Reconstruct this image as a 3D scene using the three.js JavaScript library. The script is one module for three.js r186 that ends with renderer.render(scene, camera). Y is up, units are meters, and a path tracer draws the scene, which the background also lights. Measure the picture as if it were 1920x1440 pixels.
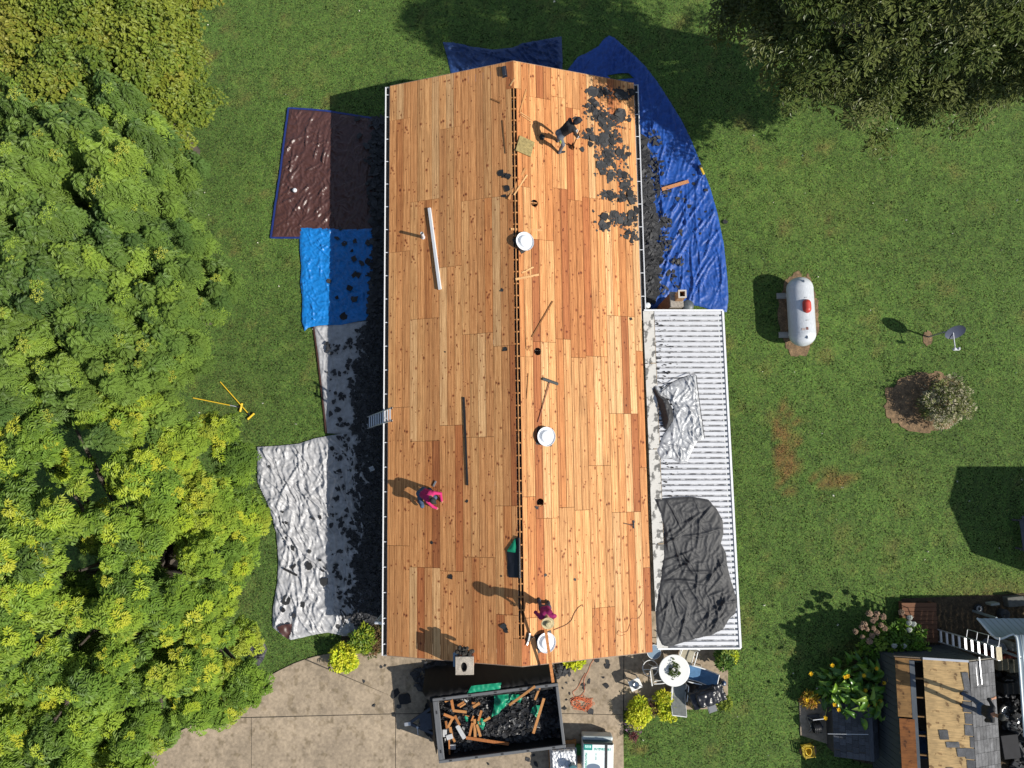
import * as THREE from 'three';
import { mergeGeometries } from 'three/addons/utils/BufferGeometryUtils.js';
import { RoundedBoxGeometry } from 'three/addons/geometries/RoundedBoxGeometry.js';
import { Brush, Evaluator, SUBTRACTION } from 'three-bvh-csg';
import { createNoise2D, createNoise3D } from 'simplex-noise';

// ---------------------------------------------------------------- camera, sky, sun, exposure
const scene = new THREE.Scene();
const TILT = THREE.MathUtils.degToRad(6.37), EYE = 27.5, FOC = 1380;
const camera = new THREE.PerspectiveCamera(2 * THREE.MathUtils.radToDeg(Math.atan(720 / FOC)), 4 / 3, 0.5, 900);
camera.position.set(0, EYE, 0);
camera.up.set(0, 0, -1);
camera.lookAt(0, EYE - Math.cos(TILT), -Math.sin(TILT));
camera.updateMatrixWorld();
const renderer = new THREE.WebGLRenderer({ antialias: true });
renderer.toneMapping = THREE.LinearToneMapping;
renderer.toneMappingExposure = 1.27;
renderer.shadowMap.enabled = true;
const SUN = new THREE.Vector3(1.09, 1, 0.31).normalize();
const sun = new THREE.DirectionalLight(new THREE.Color().setRGB(1, 0.95, 0.86), 4.4);
sun.position.copy(SUN).multiplyScalar(80);
sun.target.position.set(0, 0, -4);
sun.castShadow = true; sun.shadow.radius = 1;
sun.shadow.mapSize.set(4096, 4096);
Object.assign(sun.shadow.camera, { left: -34, right: 34, top: 34, bottom: -34, near: 1, far: 180 });
scene.add(sun, sun.target);
{ // clear morning sky: deep blue overhead, paler to the horizon, a soft bright zone round the sun
  const W = 256, H = 128, d = new Float32Array(W * H * 4), v = new THREE.Vector3();
  for (let j = 0; j < H; j++) for (let i = 0; i < W; i++) {
    const th = Math.PI * (j + 0.5) / H, ph = 2 * Math.PI * (i + 0.5) / W - Math.PI;
    const el = -Math.cos(th);
    v.set(Math.cos(ph) * Math.sin(th), el, Math.sin(ph) * Math.sin(th));
    const e = Math.max(0, el), hz = Math.pow(1 - e, 3.2), g = Math.pow(Math.max(0, v.dot(SUN)), 6) * 0.28;
    const k = (j * W + i) * 4, low = el < 0 ? 0.55 : 1;
    d[k] = (0.115 + 0.22 * hz + g) * low; d[k + 1] = (0.17 + 0.22 * hz + g * 0.95) * low; d[k + 2] = (0.275 + 0.19 * hz + g * 0.85) * low; d[k + 3] = 1;
  }
  const t = new THREE.DataTexture(d, W, H, THREE.RGBAFormat, THREE.FloatType);
  t.mapping = THREE.EquirectangularReflectionMapping; t.magFilter = t.minFilter = THREE.LinearFilter; t.needsUpdate = true;
  scene.background = t; scene.environment = t;
}

// ---------------------------------------------------------------- helpers
function mulberry(a) { return () => { a |= 0; a = a + 0x6D2B79F5 | 0; let t = Math.imul(a ^ a >>> 15, 1 | a); t = t + Math.imul(t ^ t >>> 7, 61 | t) ^ t; return ((t ^ t >>> 14) >>> 0) / 4294967296; }; }
const N2 = createNoise2D(mulberry(7)), N3 = createNoise3D(mulberry(9));
const V = (x, y, z) => new THREE.Vector3(x, y, z);
const lerp = (a, b, t) => a + (b - a) * t, clamp = (x, a, b) => Math.min(b, Math.max(a, x));
const sst = (a, b, x) => { const t = clamp((x - a) / (b - a), 0, 1); return t * t * (3 - 2 * t); };
// a place measured on the aerial survey picture (u, v), at height h metres -> metres on the site
const cs = Math.cos(TILT), sn = Math.sin(TILT);
function ray(u, v) { const X = (u - 960) / FOC, U = -(v - 720) / FOC; return V(X, -cs + U * sn, -sn - U * cs); }
function at(u, v, h = 0) { const d = ray(u, v), k = (h - EYE) / d.y; return V(d.x * k, h, d.z * k); }
const rgb = (r, g, b) => new THREE.Color().setRGB(r, g, b);

const taken = {};
function numbered(n) { const k = taken[n] = (taken[n] ?? -1) + 1; return k ? n + '_' + String(k).padStart(3, '0') : n; }
function sh(o) { o.castShadow = o.receiveShadow = true; return o; }
function norm(g) { let q = g.index ? g.toNonIndexed() : g; if (!q.attributes.normal) q.computeVertexNormals(); if (!q.attributes.uv) q.setAttribute('uv', new THREE.BufferAttribute(new Float32Array(q.attributes.position.count * 2), 2)); for (const n of Object.keys(q.attributes)) if (!['position', 'normal', 'uv', 'color'].includes(n)) q.deleteAttribute(n); return q; }
function merge(gs) { if (!Array.isArray(gs)) return gs; if (gs.length === 1) return gs[0]; gs = gs.map(norm); const hasC = gs.some(g => g.attributes.color); if (hasC) for (const g of gs) if (!g.attributes.color) g.setAttribute('color', new THREE.BufferAttribute(new Float32Array(g.attributes.position.count * 3).fill(1), 3)); return mergeGeometries(gs); }
function part(name, geo, m, parent) { const o = sh(new THREE.Mesh(merge(geo), m)); o.name = name; parent.add(o); return o; }
function tag(o, label, category, group) { o.userData.label = label; o.userData.category = category; if (group) o.userData.group = group; return o; }
function obj(name, geo, m, label, category, group) { const o = sh(new THREE.Mesh(merge(geo), m)); o.name = numbered(name); scene.add(o); return tag(o, label, category, group); }
function thing(name, label, category, pos = V(0, 0, 0), turn = 0, group) { const o = new THREE.Group(); o.name = numbered(name); scene.add(o); o.position.copy(pos); o.rotation.y = turn; return tag(o, label, category, group); }
function struct(name, geo, m) { const o = sh(new THREE.Mesh(merge(geo), m)); o.name = name; scene.add(o); o.userData.kind = 'structure'; return o; }
function stuff(name, geo, m, label, category) { const o = sh(new THREE.Mesh(merge(geo), m)); o.name = numbered(name); scene.add(o); o.userData.kind = 'stuff'; if (label) tag(o, label, category); return o; }
function instanced(name, geo, m, mats, cols, parent) {
  const o = new THREE.InstancedMesh(geo, m, mats.length); o.name = name;
  mats.forEach((q, i) => o.setMatrixAt(i, q)); if (cols) cols.forEach((c, i) => o.setColorAt(i, c));
  o.castShadow = o.receiveShadow = true; o.userData.kind = 'stuff'; (parent || scene).add(o); return o;
}
function box(w, h, d, x = 0, y = 0, z = 0, rx = 0, ry = 0, rz = 0) { const g = new THREE.BoxGeometry(w, h, d); if (rx || ry || rz) g.applyMatrix4(new THREE.Matrix4().makeRotationFromEuler(new THREE.Euler(rx, ry, rz))); return g.translate(x, y, z); }
function rbox(w, h, d, r, x = 0, y = 0, z = 0, ry = 0) { const g = new RoundedBoxGeometry(w, h, d, 2, r); if (ry) g.rotateY(ry); return g.translate(x, y, z); }
function cyl(r0, r1, h, x = 0, y = 0, z = 0, n = 24) { return new THREE.CylinderGeometry(r1, r0, h, n).translate(x, y + h / 2, z); }
function bar(a, b, w, h = w, lift = V(0, 1, 0)) { // square bar from a to b
  const d = b.clone().sub(a), L = d.length(), z = d.normalize(); let x = lift.clone().cross(z); if (x.lengthSq() < 1e-6) x.set(1, 0, 0); x.normalize(); const y = z.clone().cross(x);
  return new THREE.BoxGeometry(w, h, L).applyMatrix4(new THREE.Matrix4().makeBasis(x, y, z).setPosition(a.clone().add(b).multiplyScalar(0.5)));
}
function tube(pts, r, seg = 0, n = 8, closed = false) { return new THREE.TubeGeometry(new THREE.CatmullRomCurve3(pts, closed, 'catmullrom', 0.4), seg || pts.length * 5, r, n, closed); }
function rod(a, b, r0, r1 = r0, n = 10) { const d = b.clone().sub(a), L = d.length(); return new THREE.CylinderGeometry(r1, r0, L, n).applyMatrix4(new THREE.Matrix4().compose(a.clone().add(b).multiplyScalar(0.5), new THREE.Quaternion().setFromUnitVectors(V(0, 1, 0), d.normalize()), V(1, 1, 1))); }
function lathe(pts, n = 40) { return new THREE.LatheGeometry(pts.map(p => new THREE.Vector2(p[0], p[1])), n); }
function slab(poly, h, y = 0, bevel = 0.008, grow = 0) { // poly: Vector3 list (x,z used); top at y, thickness h
  const s = new THREE.Shape(poly.map(p => new THREE.Vector2(p.x, -p.z)));
  const g = new THREE.ExtrudeGeometry(s, { depth: h - bevel * 2, bevelEnabled: bevel > 0, bevelSize: bevel, bevelThickness: bevel, bevelOffset: grow - bevel, bevelSegments: 1 });
  g.rotateX(-Math.PI / 2); g.translate(0, y - h + bevel, 0); return g;
}
function tint(g, c) { g = norm(g); const n = g.attributes.position.count, a = new Float32Array(n * 3); for (let i = 0; i < n; i++) { a[3 * i] = c.r; a[3 * i + 1] = c.g; a[3 * i + 2] = c.b; } g.setAttribute('color', new THREE.BufferAttribute(a, 3)); return g; }
function uvXZ(g, s) { const p = g.attributes.position, a = new Float32Array(p.count * 2); for (let i = 0; i < p.count; i++) { a[2 * i] = p.getX(i) / s; a[2 * i + 1] = p.getZ(i) / s; } g.setAttribute('uv', new THREE.BufferAttribute(a, 2)); return g; }
function uvBox(g, s) { g = norm(g); const p = g.attributes.position, n = g.attributes.normal, a = new Float32Array(p.count * 2); for (let i = 0; i < p.count; i++) { const nx = Math.abs(n.getX(i)), ny = Math.abs(n.getY(i)), nz = Math.abs(n.getZ(i)); let U, W; if (ny > nx && ny > nz) { U = p.getX(i); W = p.getZ(i); } else if (nx > nz) { U = p.getZ(i); W = p.getY(i); } else { U = p.getX(i); W = p.getY(i); } a[2 * i] = U / s; a[2 * i + 1] = W / s; } g.setAttribute('uv', new THREE.BufferAttribute(a, 2)); return g; }

// ---------------------------------------------------------------- procedural textures
function hash(x, y, s) { let h = Math.imul(x | 0, 374761393) + Math.imul(y | 0, 668265263) + Math.imul(s | 0, 2147483647 ^ 0x5bd1e995) | 0; h = Math.imul(h ^ h >>> 13, 1274126177); return ((h ^ h >>> 16) >>> 0) / 4294967296; }
function pn(x, y, px, py, s) { const xi = Math.floor(x), yi = Math.floor(y), fx = x - xi, fy = y - yi, u = fx * fx * (3 - 2 * fx), w = fy * fy * (3 - 2 * fy), m = (a, n) => ((a % n) + n) % n; const a = hash(m(xi, px), m(yi, py), s), b = hash(m(xi + 1, px), m(yi, py), s), c = hash(m(xi, px), m(yi + 1, py), s), d = hash(m(xi + 1, px), m(yi + 1, py), s); return lerp(lerp(a, b, u), lerp(c, d, u), w); }
function fbm(u, v, f, s, oct = 4) { let r = 0, a = 0.5, t = 0; for (let i = 0; i < oct; i++) { r += a * pn(u * f, v * f, f, f, s + i); t += a; f *= 2; a *= 0.55; } return r / t; }
function texture(W, H, fn, srgb = true) {
  const d = new Uint8Array(W * H * 4);
  for (let j = 0; j < H; j++) for (let i = 0; i < W; i++) { const c = fn(i / W, j / H, i, j), k = (j * W + i) * 4; d[k] = clamp(c[0], 0, 255); d[k + 1] = clamp(c[1], 0, 255); d[k + 2] = clamp(c[2], 0, 255); d[k + 3] = 255; }
  const t = new THREE.DataTexture(d, W, H); t.wrapS = t.wrapT = THREE.RepeatWrapping; t.magFilter = THREE.LinearFilter; t.minFilter = THREE.LinearMipmapLinearFilter; t.generateMipmaps = true; if (srgb) t.colorSpace = THREE.SRGBColorSpace; t.needsUpdate = true; return t;
}
const mat = (o) => new THREE.MeshStandardMaterial({ roughness: 0.85, side: THREE.DoubleSide, ...o });
const phys = (o) => new THREE.MeshPhysicalMaterial({ roughness: 0.85, side: THREE.DoubleSide, ...o });
// grain for flat colours: grey multiplier 0.75..1 with coarse patches and fine speckle
const grainTex = texture(512, 512, (u, v, i, j) => { const g = 215 + 60 * (fbm(u, v, 6, 3, 5) - 0.5) + 34 * (hash(i, j, 5) - 0.5); return [g, g, g]; });
const speckTex = texture(512, 512, (u, v, i, j) => { const g = 205 + 90 * (fbm(u, v, 10, 13, 4) - 0.5) + 80 * (hash(i >> 1, j >> 1, 15) - 0.5); return [g, g, g]; });
const bumpTex = texture(512, 512, (u, v, i, j) => { const g = 128 + 120 * (fbm(u, v, 24, 23, 4) - 0.5) + 50 * (hash(i, j, 25) - 0.5); return [g, g, g]; }, false);
const grainMat = (r, g, b, o = {}) => mat({ color: rgb(r, g, b), map: grainTex, bumpMap: bumpTex, bumpScale: 0.002, ...o });

// naive surface nets over a signed distance function
function surfaceNets(sdf, mn, mx, cell, colour) {
  const nx = Math.ceil((mx.x - mn.x) / cell) + 1, ny = Math.ceil((mx.y - mn.y) / cell) + 1, nz = Math.ceil((mx.z - mn.z) / cell) + 1;
  const f = new Float32Array(nx * ny * nz), id = (i, j, k) => (k * ny + j) * nx + i;
  for (let k = 0; k < nz; k++) for (let j = 0; j < ny; j++) for (let i = 0; i < nx; i++) f[id(i, j, k)] = sdf(mn.x + i * cell, mn.y + j * cell, mn.z + k * cell);
  const vid = new Int32Array(nx * ny * nz).fill(-1), pos = [], idx = [];
  const E = [[0, 1], [2, 3], [4, 5], [6, 7], [0, 2], [1, 3], [4, 6], [5, 7], [0, 4], [1, 5], [2, 6], [3, 7]];
  for (let k = 0; k < nz - 1; k++) for (let j = 0; j < ny - 1; j++) for (let i = 0; i < nx - 1; i++) {
    const c = []; let m = 0; for (let q = 0; q < 8; q++) { const w = f[id(i + (q & 1), j + (q >> 1 & 1), k + (q >> 2))]; c.push(w); if (w < 0) m |= 1 << q; }
    if (m === 0 || m === 255) continue;
    let x = 0, y = 0, z = 0, n = 0;
    for (const [a, b] of E) if ((c[a] < 0) !== (c[b] < 0)) { const t = c[a] / (c[a] - c[b]); x += lerp(a & 1, b & 1, t); y += lerp(a >> 1 & 1, b >> 1 & 1, t); z += lerp(a >> 2, b >> 2, t); n++; }
    vid[id(i, j, k)] = pos.length / 3; pos.push(mn.x + (i + x / n) * cell, mn.y + (j + y / n) * cell, mn.z + (k + z / n) * cell);
  }
  const quad = (a, b, c, d, flip) => { if (a < 0 || b < 0 || c < 0 || d < 0) return; if (flip) idx.push(a, c, b, a, d, c); else idx.push(a, b, c, a, c, d); };
  for (let k = 1; k < nz - 1; k++) for (let j = 1; j < ny - 1; j++) for (let i = 1; i < nx - 1; i++) {
    const s = f[id(i, j, k)] < 0;
    if (s !== (f[id(i + 1, j, k)] < 0)) quad(vid[id(i, j - 1, k - 1)], vid[id(i, j, k - 1)], vid[id(i, j, k)], vid[id(i, j - 1, k)], !s);
    if (s !== (f[id(i, j + 1, k)] < 0)) quad(vid[id(i - 1, j, k - 1)], vid[id(i - 1, j, k)], vid[id(i, j, k)], vid[id(i, j, k - 1)], !s);
    if (s !== (f[id(i, j, k + 1)] < 0)) quad(vid[id(i - 1, j - 1, k)], vid[id(i, j - 1, k)], vid[id(i, j, k)], vid[id(i - 1, j, k)], !s);
  }
  const g = new THREE.BufferGeometry(); g.setAttribute('position', new THREE.Float32BufferAttribute(pos, 3)); g.setIndex(idx); g.computeVertexNormals();
  if (colour) { const a = []; for (let i = 0; i < pos.length; i += 3) { const c = colour(pos[i], pos[i + 1], pos[i + 2]); a.push(c.r, c.g, c.b); } g.setAttribute('color', new THREE.Float32BufferAttribute(a, 3)); }
  return g;
}
// a sheet with a free outline, laid over heights y(x,z): grid cells inside the outline, rim pulled onto it
function inside(P, x, z) { let c = false; for (let i = 0, j = P.length - 1; i < P.length; j = i++) { const a = P[i], b = P[j]; if ((a.z > z) !== (b.z > z) && x < (b.x - a.x) * (z - a.z) / (b.z - a.z) + a.x) c = !c; } return c; }
function nearRim(P, x, z) { let best = 1e9, bx = x, bz = z; for (let i = 0, j = P.length - 1; i < P.length; j = i++) { const a = P[j], b = P[i], dx = b.x - a.x, dz = b.z - a.z, t = clamp(((x - a.x) * dx + (z - a.z) * dz) / (dx * dx + dz * dz + 1e-9), 0, 1), qx = a.x + dx * t, qz = a.z + dz * t, d = (x - qx) ** 2 + (z - qz) ** 2; if (d < best) { best = d; bx = qx; bz = qz; } } return [Math.sqrt(best), bx, bz]; }
function smoothPoly(P, n = 4) { return new THREE.CatmullRomCurve3(P, true, 'centripetal').getPoints(P.length * n).slice(0, -1); }
function sheet(P, cell, yfn, uvs = 1, holes = []) {
  let x0 = 1e9, x1 = -1e9, z0 = 1e9, z1 = -1e9; for (const p of P) { x0 = Math.min(x0, p.x); x1 = Math.max(x1, p.x); z0 = Math.min(z0, p.z); z1 = Math.max(z1, p.z); }
  x0 -= cell; z0 -= cell; const nx = Math.ceil((x1 - x0) / cell) + 2, nz = Math.ceil((z1 - z0) / cell) + 2;
  const use = new Int32Array((nx + 1) * (nz + 1)).fill(-1), pos = [], uv = [], idx = [], id = (i, j) => j * (nx + 1) + i;
  const inn = (x, z) => inside(P, x, z) && !holes.some(h => inside(h, x, z));
  const vert = (i, j) => { const k = id(i, j); if (use[k] < 0) { let x = x0 + i * cell, z = z0 + j * cell; let [d, qx, qz] = nearRim(P, x, z); for (const h of holes) { const r = nearRim(h, x, z); if (r[0] < d) [d, qx, qz] = r; } if (!inn(x, z) || d < cell * 0.5) { x = qx; z = qz; d = 0; } use[k] = pos.length / 3; pos.push(x, yfn(x, z, d), z); uv.push(x / uvs, z / uvs); } return use[k]; };
  for (let j = 0; j < nz; j++) for (let i = 0; i < nx; i++) if (inn(x0 + (i + 0.5) * cell, z0 + (j + 0.5) * cell)) { const a = vert(i, j), b = vert(i + 1, j), c = vert(i + 1, j + 1), d = vert(i, j + 1); idx.push(a, c, b, a, d, c); }
  const g = new THREE.BufferGeometry(); g.setAttribute('position', new THREE.Float32BufferAttribute(pos, 3)); g.setAttribute('uv', new THREE.Float32BufferAttribute(uv, 2)); g.setIndex(idx); g.computeVertexNormals(); return g;
}
const A = (list, h = 0) => list.map(([u, v, hh]) => at(u, v, hh ?? h));
// ================================================================ lawn
const grassTex = (() => {
  const S = 1024, d = new Float32Array(S * S * 3), r = mulberry(31);
  for (let j = 0; j < S; j++) for (let i = 0; i < S; i++) { const n = fbm(i / S, j / S, 40, 41, 3), k = (j * S + i) * 3, m = 0.62 + 0.5 * (n - 0.5); d[k] = 110 * m; d[k + 1] = 138 * m; d[k + 2] = 62 * m; }
  for (let q = 0; q < 150000; q++) { // short blades lying every way
    let x = r() * S, y = r() * S; const a = r() * 6.283, L = 3 + r() * 6, c = r(), l = 0.45 + 0.75 * r();
    const col = c < 0.09 ? [168, 150, 84] : c < 0.5 ? [118, 150, 62] : c < 0.8 ? [88, 122, 48] : [134, 152, 74];
    for (let t = 0; t < L; t++) { const k = ((((y | 0) + S) % S) * S + (((x | 0) + S) % S)) * 3; for (let e = 0; e < 3; e++) d[k + e] = lerp(d[k + e], col[e] * l, 0.8); x += Math.cos(a); y += Math.sin(a); }
  }
  return texture(S, S, (u, v, i, j) => { const k = (j * S + i) * 3; return [d[k], d[k + 1], d[k + 2]]; });
})();
function lawnTone(x, z) { // real variation of the turf: clover-dark patches, straw-coloured thin spots
  const a = N2(x * 0.11, z * 0.11), b = N2(x * 0.37 + 9, z * 0.37), c = N2(x * 1.1 + 3, z * 1.1 - 5), dd = N2(x * 2.6, z * 2.6 + 7);
  let dry = sst(0.25, 0.95, b * 0.55 + c * 0.4 + dd * 0.2 + a * 0.2); const lush = 1 + 0.13 * a + 0.1 * c + 0.09 * dd;
  for (const [px, pz, rx, rz, k] of dryPatches) { const q = ((x - px) / rx) ** 2 + ((z - pz) / rz) ** 2; if (q < 3) dry = Math.max(dry, k * Math.exp(-q * 1.4) * (0.7 + 0.6 * N2(x * 3, z * 3))); }
  dry = clamp(dry, 0, 1); let red = 0; for (const [px, pz, rx, rz, k] of redPatches) { const q = ((x - px) / rx) ** 2 + ((z - pz) / rz) ** 2; if (q < 3) red = Math.max(red, k * sst(1.6, 0.2, q + 1.1 * N2(x * 2.2, z * 2.2))); }
  return [lerp(lerp(0.86 * lush, 1.35, dry), 1.75, red), lerp(lerp(1.0 * lush, 0.92, dry), 0.72, red), lerp(lerp(0.72 * lush, 0.95, dry), 0.9, red)];
}
const redPatches = [[1475, 840, 0.4, 1.5, 1], [1565, 900, 0.75, 0.35, 0.8], [388, 104, 0.3, 0.3, 0.7], [1190, 1402, 0.3, 0.25, 0.6]].map(([u, v, a, b, k]) => { const p = at(u, v); return [p.x, p.z, a, b, k]; });
const dryPatches = [ [390, 110, 0.5, 0.5, 0.5], [360, 150, 0.4, 1.3, 0.6], [1850, 1105, 2.6, 0.7, 1.0], [1700, 910, 0.9, 0.8, 0.35], [430, 760, 1.4, 1.2, 0.4], [1480, 200, 0.7, 0.4, 0.35], [440, 1110, 0.8, 0.7, 0.5], [1540, 395, 2, 1.4, 0.3], [560, 130, 1, 0.8, 0.25]].map(([u, v, a, b, k]) => { const p = at(u, v); return [p.x, p.z, a, b, k]; });
{
  const ax = []; for (let x = -200; x < -26; x += 12) ax.push(x); for (let x = -26; x <= 26; x += 0.26) ax.push(x); for (let x = 38; x <= 200; x += 12) ax.push(x);
  const pos = [], uv = [], col = [], idx = [], n = ax.length;
  for (let j = 0; j < n; j++) for (let i = 0; i < n; i++) { const x = ax[i], z = ax[j] - 4, e = sst(30, 60, Math.hypot(x, z)); pos.push(x, 0.012 * N2(x * 0.8, z * 0.8) * (1 - e), z); uv.push(x / 7, z / 7); const t = lawnTone(x, z); col.push(...t); }
  for (let j = 0; j < n - 1; j++) for (let i = 0; i < n - 1; i++) { const a = j * n + i; idx.push(a, a + n, a + 1, a + 1, a + n, a + n + 1); }
  const g = new THREE.BufferGeometry(); g.setAttribute('position', new THREE.Float32BufferAttribute(pos, 3)); g.setAttribute('uv', new THREE.Float32BufferAttribute(uv, 2)); g.setAttribute('color', new THREE.Float32BufferAttribute(col, 3)); g.setIndex(idx); g.computeVertexNormals();
  struct('lawn', g, mat({ map: grassTex, vertexColors: true, roughness: 0.95, color: rgb(0.95, 0.94, 1.06) }));
}
// bare soil: round the tank, the dish post, the bush, beside the shed and in the front bed
const soilTex = texture(512, 512, (u, v, i, j) => { const n = fbm(u, v, 12, 71, 5), s = hash(i >> 1, j >> 1, 72), m = 0.72 + 0.5 * (n - 0.5) + 0.32 * (s - 0.5), str = s > 0.93 ? 1.5 : 1; return [158 * m * str, 130 * m * str, 98 * m * str]; });
const soilMat = mat({ map: soilTex, bumpMap: bumpTex, bumpScale: 0.03, roughness: 1 });
const soilDark = mat({ map: soilTex, bumpMap: bumpTex, bumpScale: 0.05, roughness: 1, color: rgb(0.4, 0.42, 0.4) });
function ragged(cu, cv, ru, rv, seed, n = 56, amp = 0.09) { const P = []; for (let i = 0; i < n; i++) { const a = i / n * 6.283, r = 1 + amp * N2(Math.cos(a) * 1.6 + seed, Math.sin(a) * 1.6) + amp * 0.8 * N2(Math.cos(a) * 6 + seed, Math.sin(a) * 6 + 5); P.push(at(cu + Math.cos(a) * ru * r, cv + Math.sin(a) * rv * r)); } return P; }
const soils = [['tank', ragged(1497, 590, 38, 80, 1)], ['dish', ragged(1739, 634, 9, 14, 2)], ['bush', ragged(1735, 755, 75, 58, 3)],
  ['bed', A([[640, 1180], [722, 1165], [722, 1224], [640, 1224]])], ['basket', ragged(1515, 1408, 16, 14, 6)]];
const soilMeshes = soils.map(([n, P], i) => { const o = struct(numbered('bare_soil'), sheet(P, 0.09, (x, z, d) => 0.018 + 0.02 * sst(0, 0.25, d) * (0.6 + N2(x * 3, z * 3)), 1.6), i === 3 ? soilDark : soilMat); return o; });
const yard = A([[1690, 1122], [1800, 1118], [1925, 1112], [2000, 1150], [2000, 1560], [1660, 1560], [1660, 1440], [1600, 1425], [1580, 1340], [1600, 1240], [1690, 1190]]);
struct('bare_yard', sheet(yard, 0.07, (x, z, d) => 0.018 + 0.03 * sst(0, 0.25, d) * (0.7 + N2(x * 4, z * 4) + 0.6 * N2(x * 11, z * 11)), 1.1), soilDark);

// ================================================================ concrete drive and patio, slab by slab
const concTex = texture(1024, 1024, (u, v, i, j) => { const n = fbm(u, v, 5, 81, 5), m = fbm(u, v, 40, 82, 3), s = hash(i, j, 83), q = fbm(u, v, 14, 84, 3); const g = 0.84 + 0.26 * (n - 0.5) + 0.24 * (m - 0.5) + 0.15 * (s - 0.5), st = sst(0.58, 0.8, q) * 0.12, w = s > 0.985 ? 1.14 : 1; return [196 * (g - st) * w, 180 * (g - st * 1.05) * w, 158 * (g - st * 1.25) * w]; });
const concMat = mat({ map: concTex, bumpMap: bumpTex, bumpScale: 0.004, roughness: 0.92, color: rgb(0.88, 0.84, 0.79) });
const drive = new THREE.Group(); drive.name = 'driveway'; drive.userData.kind = 'structure'; scene.add(drive);
const patio = new THREE.Group(); patio.name = 'patio'; patio.userData.kind = 'structure'; scene.add(patio);
const slabPolys = [
  [drive, [[388, 1345], [430, 1313], [480, 1281], [525, 1257], [550, 1245], [571, 1237], [735, 1306], [738, 1336]]],
  [drive, [[576, 1235], [596, 1230], [620, 1226], [660, 1223], [728, 1223], [728, 1196], [900, 1196], [900, 1334], [741, 1336], [738, 1305]]],
  [drive, [[903, 1196], [1040, 1196], [1040, 1335], [903, 1334]]],
  [drive, [[384, 1348], [330, 1375], [255, 1420], [215, 1460], [190, 1600], [470, 1600], [470, 1346]]],
  [drive, [[473, 1346], [740, 1339], [740, 1600], [473, 1600]]],
  [drive, [[743, 1339], [1040, 1338], [1040, 1600], [743, 1600]]],
  [drive, [[1043, 1338], [1167, 1341], [1170, 1600], [1043, 1600]]],
  [patio, [[1043, 1196], [1168, 1196], [1167, 1338], [1043, 1335]]],
  [patio, [[1171, 1196], [1268, 1196], [1270, 1329], [1171, 1330]]],
  [patio, [[1271, 1196], [1364, 1196], [1363, 1327], [1273, 1329]]],
  [patio, [[1205, 600], [1345, 600], [1352, 890], [1215, 890]]], [patio, [[1215, 893], [1352, 893], [1364, 1193], [1220, 1193]]],
];
const hardPolys = [];
for (const [p, l] of slabPolys) { const P = A(l); hardPolys.push(P); part('slab', uvXZ(norm(slab(P, 0.12, 0.05, 0.008, 0.019)), 3.1), concMat, p); }

// ================================================================ the house
const HX = 0.125, HZ = -3.737, HYAW = 0.0133, LEN = 19.74, EAVE = 2.45, RIDGE = 4.01, RX = 0.05, RUN = [4.38 + RX, 4.38 - RX];
const house = thing('house', 'long gable house stripped to orange sheathing planks with an open slot along its ridge', 'house', V(HX, 0, HZ), HYAW);
house.updateMatrixWorld();
const houseInv = house.matrixWorld.clone().invert();
const ALPHA = RUN.map(r => Math.atan((RIDGE - EAVE) / r)), SLOPE = RUN.map(r => Math.hypot(r, RIDGE - EAVE));
// side 0 = west slope, 1 = east slope; s metres down the slope from the ridge, t metres along it
function roofLocal(side, s, t, up = 0) { const a = ALPHA[side], g = side ? 1 : -1; return V(RX + g * (s * Math.cos(a) + up * Math.sin(a)), RIDGE - s * Math.sin(a) + up * Math.cos(a), t); }
function roofST(u, v) { // picture place -> [side, s, t]
  const o = camera.position.clone().applyMatrix4(houseInv), d = ray(u, v).transformDirection(houseInv);
  for (const side of [0, 1]) { const a = ALPHA[side], g = side ? 1 : -1, n = V(g * Math.sin(a), Math.cos(a), 0), p0 = V(RX, RIDGE, 0), k = p0.sub(o).dot(n) / d.dot(n), q = o.clone().addScaledVector(d, k), s = (q.x - RX) * g / Math.cos(a); if (s >= -0.02) return [side, s, q.z]; }
}
function roofPose(u, v, up = 0, turn = 0) { // world matrix of a frame lying on the roof: y = normal, z along the ridge, turned by `turn`
  const [side, s, t] = roofST(u, v); return roofPoseST(side, s, t, up, turn);
}
function roofPoseST(side, s, t, up = 0, turn = 0) { const q = new THREE.Quaternion().setFromAxisAngle(V(0, 0, 1), side ? -ALPHA[1] : ALPHA[0]).multiply(new THREE.Quaternion().setFromAxisAngle(V(0, 1, 0), turn)); return house.matrixWorld.clone().multiply(new THREE.Matrix4().compose(roofLocal(side, s, t, up), q, V(1, 1, 1))); }
function setMatrix(o, m) { m.decompose(o.position, o.quaternion, o.scale); return o; }
const roofWorld = (u, v, up = 0) => V(0, 0, 0).applyMatrix4(roofPose(u, v, up));

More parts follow.
